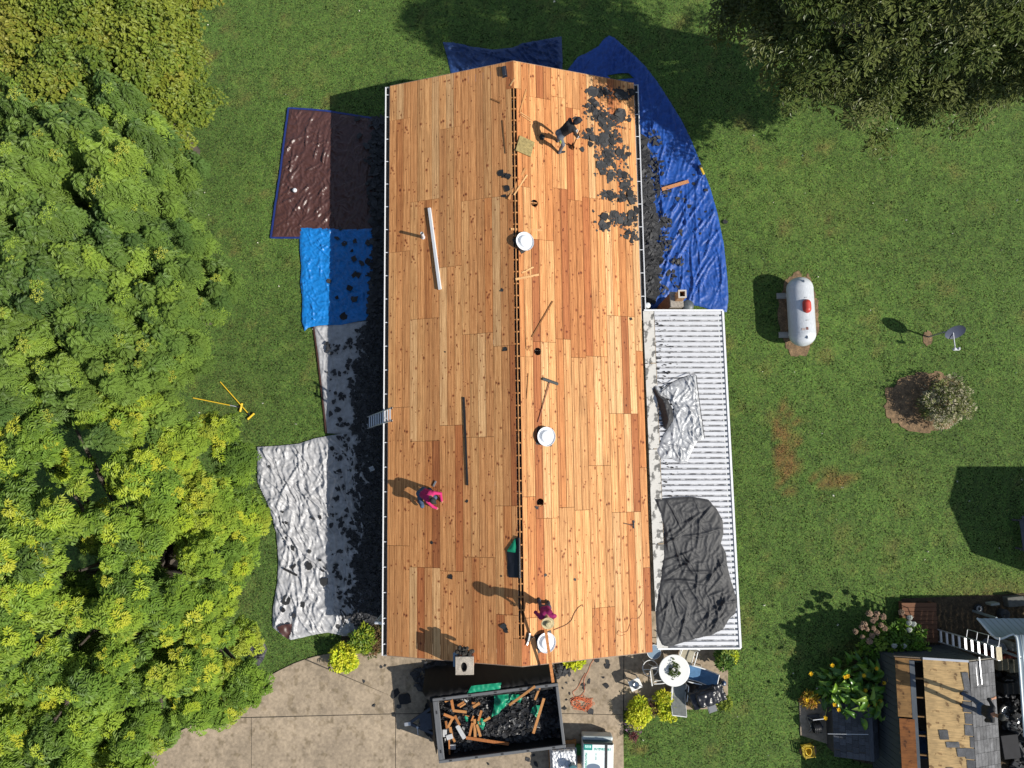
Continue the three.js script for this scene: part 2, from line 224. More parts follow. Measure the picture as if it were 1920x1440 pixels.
const woodTex = (() => { // 16 boards, one above the other: grain, knots, nail heads, old stains
  const W = 1024, H = 1024, RH = 64, rows = [], r = mulberry(91);
  for (let k = 0; k < 16; k++) { const knots = [], nk = 5 + (r() * 9 | 0); for (let q = 0; q < nk; q++) knots.push([r(), 0.12 + 0.76 * r(), 2.2 + r() * r() * 5.6, r()]); const lines = []; for (let q = 0; q < 2 + (r() * 3 | 0); q++) lines.push([0.1 + r() * 0.8, 0.5 + 0.7 * r()]); rows.push({ knots, lines, f: 2 + r() * 4, red: r() }); }
  return texture(W, H, (u, v, i, j) => {
    const k = Math.floor(j / RH), R = rows[k], w = (j % RH) / RH; let bend = 0, dark = 0;
    for (const [ku, kw, kr, kt] of R.knots) { let du = (u - ku); du -= Math.round(du); const dx = du * W, dy = (w - kw) * RH, d = Math.hypot(dx * 0.8, dy); if (d < 60) bend += Math.sign(dy || 1) * kr * 1.6 * Math.exp(-(dx * dx) / (kr * kr * 30)) * Math.exp(-Math.abs(dy) / (kr * 2.2)) / RH; if (d < kr) dark = Math.max(dark, 0.38 + 0.32 * kt); else if (d < kr * 2.4) dark = Math.max(dark, 0.28 * (1 - (d - kr) / (kr * 1.4))); if (Math.abs(dy) < 1.6 && dx > 0 && dx < kr * 9) dark = Math.max(dark, 0.16 * kt); }
    const y = w + bend;
    let g = 0.5 * pn(u * 7, y * 22 + k * 30, 7, 4096, 100 + k) + 0.32 * pn(u * 24, y * 46 + k * 60, 24, 4096, 120 + k) + 0.18 * hash(i >> 3, j, 140);
    for (const [lw, la] of R.lines) g -= la * Math.exp(-(((y - lw + 0.02 * Math.sin(u * 19)) * RH / 1.1) ** 2));
    const nail = (i % 98 < 2) && (Math.abs(w - 0.2) < 0.025 || Math.abs(w - 0.8) < 0.025) ? 0.5 : 0;
    const stain = sst(0.6, 0.85, pn(u * 5, w * 2 + k * 9, 5, 4096, 160 + k)) * 0.05;
    const t = clamp(0.46 + (g - 0.45) * 0.95, 0, 1), dk = 1 - Math.max(dark, nail) * 0.72;
    const L = lerp(0.66, 1.08, t) * dk - stain;
    return [255 * L, (lerp(205, 238, t)) * L * (1 - dark * 0.4), lerp(160, 214, t) * L * (1 - dark * 0.6)];
  });
})();
const plankMat = mat({ map: woodTex, vertexColors: true, roughness: 0.8, bumpMap: woodTex, bumpScale: 0.004 });
const rawWood = mat({ map: woodTex, roughness: 0.8, color: rgb(0.62, 0.4, 0.2) });
const vents = [[1002, 381], [1008, 659], [1013, 942]].map(([u, v]) => roofST(u, v));   // cut-outs for the attic vents
{
  const r = mulberry(55), ROWS = 17, TH = 0.024, SLOT0 = roofST(962, 165)[2], SLOT1 = roofST(980, 1198)[2], ev = new Evaluator(); ev.useGroups = false;
  function plank(side, s0, s1, t0, t1) {
    const w = s1 - s0 - 0.016, L = t1 - t0 - 0.012, sc = (s0 + s1) / 2, tc = (t0 + t1) / 2;
    let g = norm(new THREE.BoxGeometry(w, TH, L)); const row = r() * 16 | 0, u0 = r(), p = g.attributes.position, uv = g.attributes.uv, flip = r() < 0.5 ? 1 : -1;
    for (let i = 0; i < p.count; i++) uv.setXY(i, u0 + flip * p.getZ(i) / 4.1, (row + 0.5 + 0.94 * clamp(p.getX(i) / w, -0.5, 0.5)) / 16);
    const k = r(), m = 0.84 + 0.26 * r(); const c = k < 0.09 ? rgb(0.55, 0.25, 0.11) : k < 0.2 ? rgb(0.72, 0.39, 0.18) : k < 0.68 ? rgb(0.84, 0.52, 0.27) : k < 0.88 ? rgb(0.88, 0.6, 0.33) : rgb(0.92, 0.71, 0.45);
    for (const [vs, hs, ht] of vents) if (vs === side && hs > s0 - 0.2 && hs < s1 + 0.2 && ht > t0 && ht < t1) {
      const a = new Brush(g), b = new Brush(norm(new THREE.CylinderGeometry(0.128, 0.128, 0.2, 11))); b.position.set(side ? hs - sc : sc - hs, 0, ht - tc); b.updateMatrixWorld(); a.updateMatrixWorld(); g = norm(ev.evaluate(a, b, SUBTRACTION).geometry);
    }
    const o = part('plank', tint(g, c.multiplyScalar(m)), plankMat, house); o.position.copy(roofLocal(side, sc, tc, -TH / 2 + (r() - 0.5) * 0.004)); o.rotation.z = side ? -ALPHA[1] : ALPHA[0];
  }
  for (const side of [0, 1]) {
    const w = SLOPE[side] / ROWS; let left = 0, cuts = [];
    for (let k = 0; k < ROWS; k++) {
      if (!left) { left = 1 + (r() * 5 | 0); cuts = []; let t = -LEN / 2 + 1 + r() * 4.2; while (t < LEN / 2 - 0.9) { cuts.push(t); t += 3.2 + r() * 2.6; } } left--;
      const tt = [-LEN / 2, ...cuts, LEN / 2]; const s0 = k * w, s1 = s0 + w;
      if (k === 0) { plank(side, 0, s1, -LEN / 2, SLOT0); plank(side, 0, s1, SLOT1, LEN / 2); const q = [SLOT0, ...cuts.filter(c => c > SLOT0 + 0.5 && c < SLOT1 - 0.5), SLOT1]; for (let i = 0; i + 1 < q.length; i++) plank(side, 0.09, s1, q[i], q[i + 1]); }
      else for (let i = 0; i + 1 < tt.length; i++) plank(side, s0, s1, tt[i], tt[i + 1]);
    }
  }
  part('ridge_board', box(0.035, 0.2, LEN - 0.1, RX, RIDGE - 0.12, 0), rawWood, house);
  const n = Math.round((LEN - 0.2) / 0.4);
  for (let k = 0; k <= n; k++) { const t = -LEN / 2 + 0.08 + k * (LEN - 0.16) / n; for (const side of [0, 1]) { const a = roofLocal(side, 0.02, t, -0.1), b = roofLocal(side, SLOPE[side] - 0.02, t, -0.1); part('rafter', bar(a, b, 0.038, 0.14), rawWood, house); } }
  // walls, gables, soffits, attic floor
  const wallMat = grainMat(0.72, 0.7, 0.66), insul = grainMat(0.5, 0.44, 0.4), trim = grainMat(0.7, 0.7, 0.7);
  const wx0 = RX - RUN[0] + 0.5, wx1 = RX + RUN[1] - 0.5, wz = LEN / 2 - 0.4;
  part('wall', box(0.16, 2.3, wz * 2, wx0, 1.15, 0), wallMat, house); part('wall', box(0.16, 2.3, wz * 2, wx1, 1.15, 0), wallMat, house);
  for (const s of [-1, 1]) {
    part('wall', box(wx1 - wx0 - 0.16, 2.3, 0.16, (wx0 + wx1) / 2, 1.15, s * (wz - 0.08)), wallMat, house);
    const q = new THREE.Shape([new THREE.Vector2(wx0 - 0.1, 2.31), new THREE.Vector2(wx1 + 0.1, 2.31), new THREE.Vector2(RX, RIDGE - 0.22)]);
    part('gable', new THREE.ExtrudeGeometry(q, { depth: 0.12, bevelEnabled: false }).translate(0, 0, s * (wz - 0.08) - 0.06), wallMat, house);
    for (const side of [0, 1]) part('rake_board', bar(roofLocal(side, 0.01, s * (LEN / 2 + 0.012), -0.095), roofLocal(side, SLOPE[side], s * (LEN / 2 + 0.012), -0.095), 0.022, 0.15), grainMat(0.42, 0.3, 0.22), house);
  }
  part('ceiling', box(wx1 - wx0 + 0.3, 0.03, wz * 2, (wx0 + wx1) / 2, 2.285, 0), insul, house);
  for (const side of [0, 1]) { const g = side ? 1 : -1; part('fascia', box(0.022, 0.2, LEN - 0.02, RX + g * (RUN[side] - 0.03), EAVE - 0.145, 0), trim, house); part('soffit', box(0.5, 0.014, LEN - 0.06, RX + g * (RUN[side] - 0.3), EAVE - 0.26, 0), trim, house); }
  // gutters
  const white = mat({ color: rgb(0.72, 0.73, 0.75), roughness: 0.4 }), silt = mat({ color: rgb(0.035, 0.034, 0.034), roughness: 1, bumpMap: bumpTex, bumpScale: 0.02 });
  function gutter(side, z0, z1) {
    const g = side ? 1 : -1, x = RX + g * (RUN[side] + 0.012), L = z1 - z0, zc = (z0 + z1) / 2, y = EAVE - 0.05;
    const gs = [box(0.006, 0.1, L, x, y - 0.06, zc), box(0.13, 0.006, L, x + g * 0.065, y - 0.112, zc), box(0.008, 0.09, L, x + g * 0.134, y - 0.064, zc, 0, 0, -g * 0.18), rbox(0.032, 0.016, L, 0.006, x + g * 0.146, y - 0.014, zc), box(0.13, 0.09, 0.006, x + g * 0.055, y - 0.06, z0), box(0.13, 0.09, 0.006, x + g * 0.055, y - 0.06, z1)];
    const o = part('gutter', gs, white, house); part('gutter_silt', box(0.12, 0.012, L - 0.04, x + g * 0.066, y - 0.085, zc), silt, o);
    for (let z = z0 + 0.3; z < z1; z += 0.83) part('hanger', box(0.145, 0.004, 0.025, x + g * 0.07, y - 0.012, z), white, o);
  }
  gutter(0, -LEN / 2, LEN / 2 + 0.02); gutter(1, -LEN / 2 + 0.02, -1.25);
  const dp = at(702, 1168, 2.2).applyMatrix4(houseInv);
  part('downspout', [rod(V(RX - RUN[0] - 0.08, 2.3, dp.z), V(RX - RUN[0] - 0.42, 2.18, dp.z), 0.045), rod(V(RX - RUN[0] - 0.42, 2.19, dp.z), V(RX - RUN[0] - 0.44, 0.1, dp.z), 0.045)], white, house);
}

// ================================================================ porch roof of ribbed white metal
{
  const t0 = at(1207, 584, 2.36), t1 = at(1353, 584, 2.16), b0 = at(1233, 1214, 2.36), b1 = at(1386, 1213, 2.16);
  const porch = thing('porch_roof', 'white ribbed metal porch roof alongside the house with dirty flashing strip', 'porch roof');
  const pTex = texture(512, 512, (u, v, i, j) => { const n = fbm(u, v, 8, 201, 5), a = fbm(u, 0.3, 16, 202, 4), b = fbm(u, v, 40, 204, 3), dirt = sst(0.62, 0.7, v) * sst(0.94, 0.86, v) * sst(0.36, 0.62, a * 0.5 + b * 0.5) * 0.62 + sst(0.68, 0.76, b) * 0.12, g = (238 - 26 * (n - 0.5) + 10 * (hash(i, j, 203) - 0.5)) * (1 - dirt); return [g, g, g + 2]; });
  const pm = mat({ map: pTex, roughness: 0.45, color: rgb(0.68, 0.69, 0.71) });
  const N = 62, c = (k, q) => t0.clone().lerp(b0, k).lerp(t1.clone().lerp(b1, k), q);
  const q0 = 0.13;
  const prof = [[0, 0.05, 0.985], [0.5, 0.058, 0.985], [0.6, 0.05, 0.985], [0.66, 0.0, 0.95], [0.92, 0.0, 0.95], [0.99, 0.05, 0.985]], pr = mulberry(207);
  for (let i = 0; i < N; i++) { // one pan after another, each with its rib
    const k0 = i / N, k1 = (i + 0.99) / N, pos = [], uv = [], idx = [];
    const uo = pr() * 3; prof.forEach(([f, y, qe], j) => { for (const q of [q0, qe]) { const p = c(lerp(k0, k1, f), q); pos.push(p.x, p.y + y, p.z); uv.push(uo + q * 0.9, f); } if (j) { const a = (j - 1) * 2; idx.push(a, a + 2, a + 1, a + 1, a + 2, a + 3); } });
    const g = new THREE.BufferGeometry(); g.setAttribute('position', new THREE.Float32BufferAttribute(pos, 3)); g.setAttribute('uv', new THREE.Float32BufferAttribute(uv, 2)); g.setIndex(idx); g.computeVertexNormals();
    part('roof_pan', norm(g), pm, porch);
  }
  // flashing against the house: old, stained, in four lengths
  const fTex = texture(512, 512, (u, v, i, j) => { const n = fbm(u, v, 7, 211, 5), s = sst(0.5, 0.66, fbm(u, v, 9, 212, 5)), g = lerp(225, 120, s) - 30 * (n - 0.5) + 14 * (hash(i, j, 213) - 0.5); return [g, g * 0.985, g * 0.95]; });
  const fm = mat({ map: fTex, roughness: 0.6, color: rgb(0.8, 0.8, 0.8) });
  [[0, 0.16, 0], [0.163, 0.42, 0.006], [0.423, 0.7, 0], [0.703, 1, 0.006]].forEach(([a, b, y]) => { const p = c(a, -0.02), q = c(b, -0.02), w = 0.135 * 2.7; part('flashing', uvXZ(norm(bar(p.clone().add(V(w / 2 + 0.02, 0.062 + y, 0)), q.clone().add(V(w / 2 + 0.02, 0.062 + y, 0)), w, 0.008)), 1.3), fm, porch); });
  const wm = mat({ color: rgb(0.76, 0.77, 0.79), roughness: 0.4 });
  // outer gutter channel, end trims, beam and posts
  const e0 = c(0, 1).add(V(0.03, -0.02, -0.02)), e1 = c(1, 1).add(V(0.03, -0.02, 0.02));
  part('edge_gutter', [bar(e0, e1, 0.012, 0.13), bar(e0.clone().add(V(-0.05, -0.07, 0)), e1.clone().add(V(-0.05, -0.07, 0)), 0.1, 0.01), bar(e0.clone().add(V(0.005, 0.067, 0)), e1.clone().add(V(0.005, 0.067, 0)), 0.07, 0.012)], wm, porch);
  for (const k of [0, 1]) { const d = k ? 0.03 : -0.03; part('end_trim', [bar(c(k, 0).add(V(0, 0.0, d)), c(k, 1).add(V(0.03, 0, d)), 0.02, 0.14), bar(c(k, 0).add(V(0, 0.075, d)), c(k, 1).add(V(0.03, 0.075, d)), 0.05, 0.012)], wm, porch); }
  for (const k of [0.01, 0.25, 0.5, 0.75, 0.99]) { const p = c(k, 0.95); part('post', box(0.09, p.y - 0.1, 0.09, p.x, (p.y - 0.1) / 2 + 0.05, p.z), wm, porch); }
  part('beam', bar(c(0, 0.95).add(V(0, -0.1, 0)), c(1, 0.95).add(V(0, -0.1, 0)), 0.08, 0.12), wm, porch);
  const k2 = 0.955, ia = c(0.02, 0.02), ib = c(0.98, 0.02); part('ledger', bar(ia.add(V(0.03, -0.02, 0)), ib.add(V(0.03, -0.02, 0)), 0.05, 0.12), wm, porch);
}
// ================================================================ tarpaulins
const weave = texture(256, 256, (u, v, i, j) => { const g = 128 + ((i >> 1 & 1) ^ (j >> 1 & 1) ? 26 : -26) + 30 * (hash(i, j, 301) - 0.5); return [g, g, g]; }, false);
function tarpHeights(seed, o) { // folds and creases of a lying sheet
  const r = mulberry(seed), cr = []; const { amp = 0.05, dir = 0, stretch = 3, freq = 2.2, creases = 30, box4, clen = 1.6, cw = 0.03, ca = 0.05, spread = 0.5, base = () => 0.05 } = o;
  const [x0, x1, z0, z1] = box4, c0 = Math.cos(dir), s0 = Math.sin(dir);
  for (let i = 0; i < creases; i++) { const x = lerp(x0, x1, r()), z = lerp(z0, z1, r()), a = dir + (r() - 0.5) * 2 * spread, L = clen * (0.4 + r()); cr.push([x, z, Math.cos(a), Math.sin(a), L / 2, cw * (0.6 + r()), ca * (0.4 + r() * 0.9), (r() - 0.5) * 1.2]); }
  return (x, z, d) => {
    const wx = 0.25 * N2(x * 0.9 + seed, z * 0.9), wz = 0.25 * N2(x * 0.9, z * 0.9 + seed), p = (x + wx) * c0 + (z + wz) * s0, q = -(x + wx) * s0 + (z + wz) * c0;
    const n1 = 1 - Math.abs(N2(p * freq / stretch + seed, q * freq)), n2 = 1 - Math.abs(N2(p * freq * 2.4 / stretch + seed, q * freq * 2.4 + 5)), n3 = N2(p * freq * 4 / stretch * 1.6, q * freq * 4 + seed), n4 = N2(x * 7 + seed, z * 7);
    let y = amp * (0.62 * n1 ** 4 + 0.4 * n2 ** 4 + 0.12 * n3 + 0.08 * n4);
    for (const [cx, cz, ca_, sa, hl, w, h, bend] of cr) { const dx = x - cx, dz = z - cz, l = dx * ca_ + dz * sa; if (Math.abs(l) > hl) continue; const k = (-dx * sa + dz * ca_) - bend * (l * l) * 0.25; if (Math.abs(k) > w * 4) continue; y += h * Math.exp(-((k / w) ** 2)) * (1 - (l / hl) ** 2); }
    const e = sst(0, 0.18, d); return base(x, z) + y * (0.25 + 0.75 * e) - 0.03 * (1 - sst(0, 0.07, d));
  };
}
const bounds = P => [Math.min(...P.map(p => p.x)), Math.max(...P.map(p => p.x)), Math.min(...P.map(p => p.z)), Math.max(...P.map(p => p.z))];
const tarpPolys = [];
function hemStrip(P, idxs, w, yf) { const gs = []; for (const [a, b] of idxs) { const p = P[a], q = P[b], n = Math.max(2, Math.ceil(p.distanceTo(q) / 0.06)), pos = [], id = []; const dx = q.x - p.x, dz = q.z - p.z, L = Math.hypot(dx, dz); for (let i = 0; i <= n; i++) { const t = i / n, x = p.x + dx * t, z = p.z + dz * t; for (const s of [-1, 1]) { const X = x - dz / L * w * s * 0.5, Z = z + dx / L * w * s * 0.5; pos.push(X, yf(x, z, 0.05) + 0.012 + 0.01 * N2(x * 9, z * 9), Z); } if (i) { const k = (i - 1) * 2; id.push(k, k + 1, k + 2, k + 1, k + 3, k + 2); } } const g = new THREE.BufferGeometry(); g.setAttribute('position', new THREE.Float32BufferAttribute(pos, 3)); g.setIndex(id); g.computeVertexNormals(); gs.push(norm(g)); } return gs; }
function tarp(name, label, poly, h, m, o) {
  let P = A(poly, h); if (o.smooth) P = smoothPoly(P, 3); if (!o.noGrass) tarpPolys.push(P);
  const yf = tarpHeights(o.seed, { ...o, box4: bounds(P) });
  const main = sheet(P, o.cell ?? 0.036, yf, 0.6, (o.holes || []).map(q => A(q, h)));
  const t = thing(name, label, 'tarp'); part('sheet', main, m, t);
  return [t, P, yf];
}
const plastic = (r, g, b, rough = 0.4) => mat({ color: rgb(r, g, b), map: grainTex, roughness: rough, bumpMap: weave, bumpScale: 0.0006 });
const gY = () => 0.05;
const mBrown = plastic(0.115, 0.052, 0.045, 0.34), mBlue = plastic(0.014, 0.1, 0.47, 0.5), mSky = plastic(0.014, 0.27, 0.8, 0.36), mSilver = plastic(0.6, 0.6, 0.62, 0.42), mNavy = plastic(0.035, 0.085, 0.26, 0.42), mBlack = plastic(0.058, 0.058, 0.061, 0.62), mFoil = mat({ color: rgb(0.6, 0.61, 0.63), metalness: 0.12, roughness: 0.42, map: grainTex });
const [tBrown, pBrown, yBrown] = tarp('tarp', 'brown tarp with a blue hem spread on the grass', [[541, 203], [580, 205], [612, 208], [700, 222], [722, 228], [720, 430], [640, 436], [563, 446], [508, 446], [515, 395], [526, 320], [533, 262]], 0.05, mBrown, { seed: 3, amp: 0.055, dir: -0.95, stretch: 3.0, freq: 2.2, creases: 150, clen: 1.2, cw: 0.024, ca: 0.05, spread: 0.6, base: gY });
part('hem', hemStrip(pBrown, [[0, 1], [1, 2], [2, 3], [7, 8], [8, 9], [9, 10], [10, 11], [11, 0]], 0.075, yBrown), plastic(0.03, 0.06, 0.3), tBrown);
tarp('tarp', 'bright sky blue tarp lying between the brown tarp and a silver tarp', [[562, 427], [600, 427], [650, 430], [701, 428], [703, 480], [701, 540], [703, 598], [668, 603], [640, 609], [600, 610], [578, 614], [571, 621], [566, 604], [567, 560], [563, 530], [565, 500], [562, 470]], 0.07, mSky, { seed: 5, amp: 0.05, dir: -0.7, stretch: 2, freq: 2.6, creases: 190, clen: 0.7, cw: 0.02, ca: 0.042, spread: 1.5, base: () => 0.085 });
const [tSil] = tarp('tarp', 'narrow silver tarp with brown hem next to the aluminium ladder', [[588, 612], [640, 606], [722, 598], [722, 812], [660, 815], [612, 812], [604, 740], [596, 670]], 0.05, mSilver, { seed: 8, amp: 0.05, dir: 1.4, stretch: 3, freq: 2, creases: 60, clen: 1.4, cw: 0.03, ca: 0.04, spread: 0.9, base: gY });
{ const P = A([[588, 612], [596, 670], [604, 740], [612, 812]], 0.05); part('hem', hemStrip(P, [[0, 1], [1, 2], [2, 3]], 0.06, () => 0.05), plastic(0.12, 0.055, 0.045), tSil); }
const [tBig] = tarp('tarp', 'large crumpled silver tarp spread beside the driveway, one brown corner folded over', [[482, 838], [520, 836], [560, 832], [590, 822], [622, 816], [722, 800], [722, 1140], [700, 1158], [684, 1175], [668, 1190], [645, 1193], [615, 1186], [590, 1190], [560, 1197], [545, 1200], [530, 1192], [511, 1176], [512, 1140], [520, 1090], [522, 1050], [518, 1000], [506, 955], [490, 920], [483, 904]], 0.07, mSilver, { seed: 12, amp: 0.13, dir: 1.35, stretch: 3.2, freq: 1.5, creases: 150, clen: 2.2, cw: 0.036, ca: 0.075, spread: 0.75, base: (x, z) => 0.08 });
part('folded_corner', sheet(A([[518, 1176], [532, 1171], [547, 1170], [546, 1185], [541, 1200], [530, 1192]], 0.2), 0.04, (x, z, d) => 0.2 + 0.05 * N2(x * 3, z * 3), 0.6), mBrown, tBig);
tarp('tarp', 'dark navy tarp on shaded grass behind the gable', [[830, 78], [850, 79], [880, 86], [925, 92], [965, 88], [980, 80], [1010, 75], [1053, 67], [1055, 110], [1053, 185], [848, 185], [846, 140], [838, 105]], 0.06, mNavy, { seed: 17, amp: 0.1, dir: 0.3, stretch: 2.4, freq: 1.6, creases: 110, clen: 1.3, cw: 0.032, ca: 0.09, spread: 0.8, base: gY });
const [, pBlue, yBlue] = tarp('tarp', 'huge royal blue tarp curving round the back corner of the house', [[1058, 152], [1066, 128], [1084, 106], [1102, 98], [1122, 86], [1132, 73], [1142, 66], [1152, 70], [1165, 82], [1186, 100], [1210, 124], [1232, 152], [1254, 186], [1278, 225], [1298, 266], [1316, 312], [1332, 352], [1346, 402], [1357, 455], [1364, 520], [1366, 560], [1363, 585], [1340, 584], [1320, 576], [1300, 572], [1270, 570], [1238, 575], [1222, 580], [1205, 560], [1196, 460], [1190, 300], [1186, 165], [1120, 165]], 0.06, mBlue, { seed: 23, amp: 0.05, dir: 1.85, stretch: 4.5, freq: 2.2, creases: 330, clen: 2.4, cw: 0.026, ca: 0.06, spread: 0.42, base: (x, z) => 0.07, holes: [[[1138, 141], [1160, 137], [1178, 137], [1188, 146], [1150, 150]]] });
// on the porch roof
const porchY = (x, z) => { const k = at(1330, 900, 2.2); return 2.36 - (x - at(1220, 900, 2.36).x) * 0.075 + 0.06; };
const [tFoil] = tarp('tarp', 'crumpled silver tarp bunched on the white porch roof, dark underside showing', [[1224, 716], [1240, 730], [1262, 716], [1285, 707], [1305, 703], [1308, 718], [1313, 765], [1322, 821], [1308, 828], [1300, 842], [1290, 866], [1276, 868], [1258, 859], [1240, 862], [1230, 845], [1245, 815], [1262, 790], [1265, 765], [1254, 748], [1238, 742], [1228, 730]], 2.4, mFoil, { seed: 31, amp: 0.07, dir: 1.3, stretch: 2.4, freq: 1.5, creases: 60, clen: 1.0, cw: 0.026, ca: 0.06, spread: 1.4, base: (x, z) => porchY(x, z) + 0.045, noGrass: true, cell: 0.026 });
part('underside_flap', sheet(A([[1229, 722], [1240, 740], [1254, 748], [1263, 765], [1265, 786], [1252, 806], [1246, 800], [1240, 770], [1232, 745], [1226, 730]], 2.6), 0.03, (x, z, d) => porchY(x, z) + 0.04 + 0.28 * sst(0, 0.16, d) + 0.02 * N2(x * 7, z * 7), 0.6), mBlack, tFoil);
part('hem', [tube(A([[1240, 735, 2.5], [1262, 716, 2.47], [1285, 706, 2.46], [1304, 702, 2.46], [1307, 720, 2.45], [1313, 766, 2.45], [1321, 822, 2.44]]), 0.012, 40, 6)], mat({ color: rgb(0.03, 0.03, 0.035) }), tFoil);
tarp('tarp', 'wrinkled black tarp covering the lower end of the porch roof', [[1228, 936], [1262, 933], [1295, 931], [1330, 937], [1346, 955], [1357, 975], [1359, 1000], [1354, 1020], [1364, 1038], [1366, 1060], [1372, 1085], [1380, 1110], [1385, 1130], [1382, 1152], [1370, 1162], [1358, 1182], [1336, 1192], [1300, 1200], [1275, 1207], [1252, 1214], [1240, 1210], [1231, 1185], [1229, 1150], [1236, 1100], [1242, 1050], [1246, 1000], [1240, 965]], 2.42, mBlack, { seed: 37, amp: 0.05, dir: 2.1, stretch: 2.2, freq: 1.6, creases: 90, clen: 1.3, cw: 0.026, ca: 0.06, spread: 1.2, base: (x, z) => porchY(x, z) + 0.055, noGrass: true, cell: 0.03 });
// black and grey bundled sheet by the tree
tarp('cover_sheet', 'small black and grey cloth heap lying on the grass under the tree', [[462, 1203], [478, 1197], [493, 1199], [500, 1218], [494, 1236], [484, 1250], [468, 1250], [459, 1243], [466, 1226]], 0.12, plastic(0.055, 0.055, 0.065, 0.6), { seed: 41, amp: 0.22, dir: 1.2, stretch: 2, freq: 2.6, creases: 16, clen: 0.7, cw: 0.04, ca: 0.12, spread: 0.6, base: () => 0.06 });

// ================================================================ torn roofing felt
const feltGeos = (() => { const out = [], r = mulberry(61); for (let k = 0; k < 12; k++) { // ragged pieces about 0.2 m across, a few millimetres thick, slightly curled
  const n = 6 + (r() * 4 | 0), el = 0.55 + r() * 0.5, s = new THREE.Shape(), cx = r() * 2, P = []; for (let i = 0; i < n; i++) { const a = i / n * 6.283 + (r() - 0.5) * 0.5, R = 0.1 * (0.55 + 0.75 * r()); P.push(new THREE.Vector2(Math.cos(a) * R, Math.sin(a) * R * el)); } s.setFromPoints(P);
  const g = norm(new THREE.ExtrudeGeometry(s, { depth: 0.006, bevelEnabled: false }).rotateX(-Math.PI / 2)); const p = g.attributes.position; for (let i = 0; i < p.count; i++) { const x = p.getX(i), z = p.getZ(i); p.setY(i, p.getY(i) + 2.2 * (x * Math.cos(cx) + z * Math.sin(cx)) ** 2); } g.computeVertexNormals(); out.push(g); } return out; })();
const feltMats = [grainMat(0.033, 0.034, 0.037, { map: speckTex, roughness: 0.75 }), grainMat(0.05, 0.051, 0.055, { map: speckTex, roughness: 0.7 }), grainMat(0.022, 0.022, 0.025, { map: speckTex, roughness: 0.8 })];
const scrapR = mulberry(71); let scrapCount = 0;
function scrap(m4, size, label, group) { const o = obj('felt_scrap', feltGeos[scrapR() * 12 | 0], feltMats[scrapR() * 3 | 0], label, 'scrap', group); setMatrix(o, m4); o.scale.setScalar(size); scrapCount++; return o; }
const euler = (x, y, z) => new THREE.Quaternion().setFromEuler(new THREE.Euler(x, y, z));
const gauss = r => (r() + r() + r() - 1.5) / 1.1;
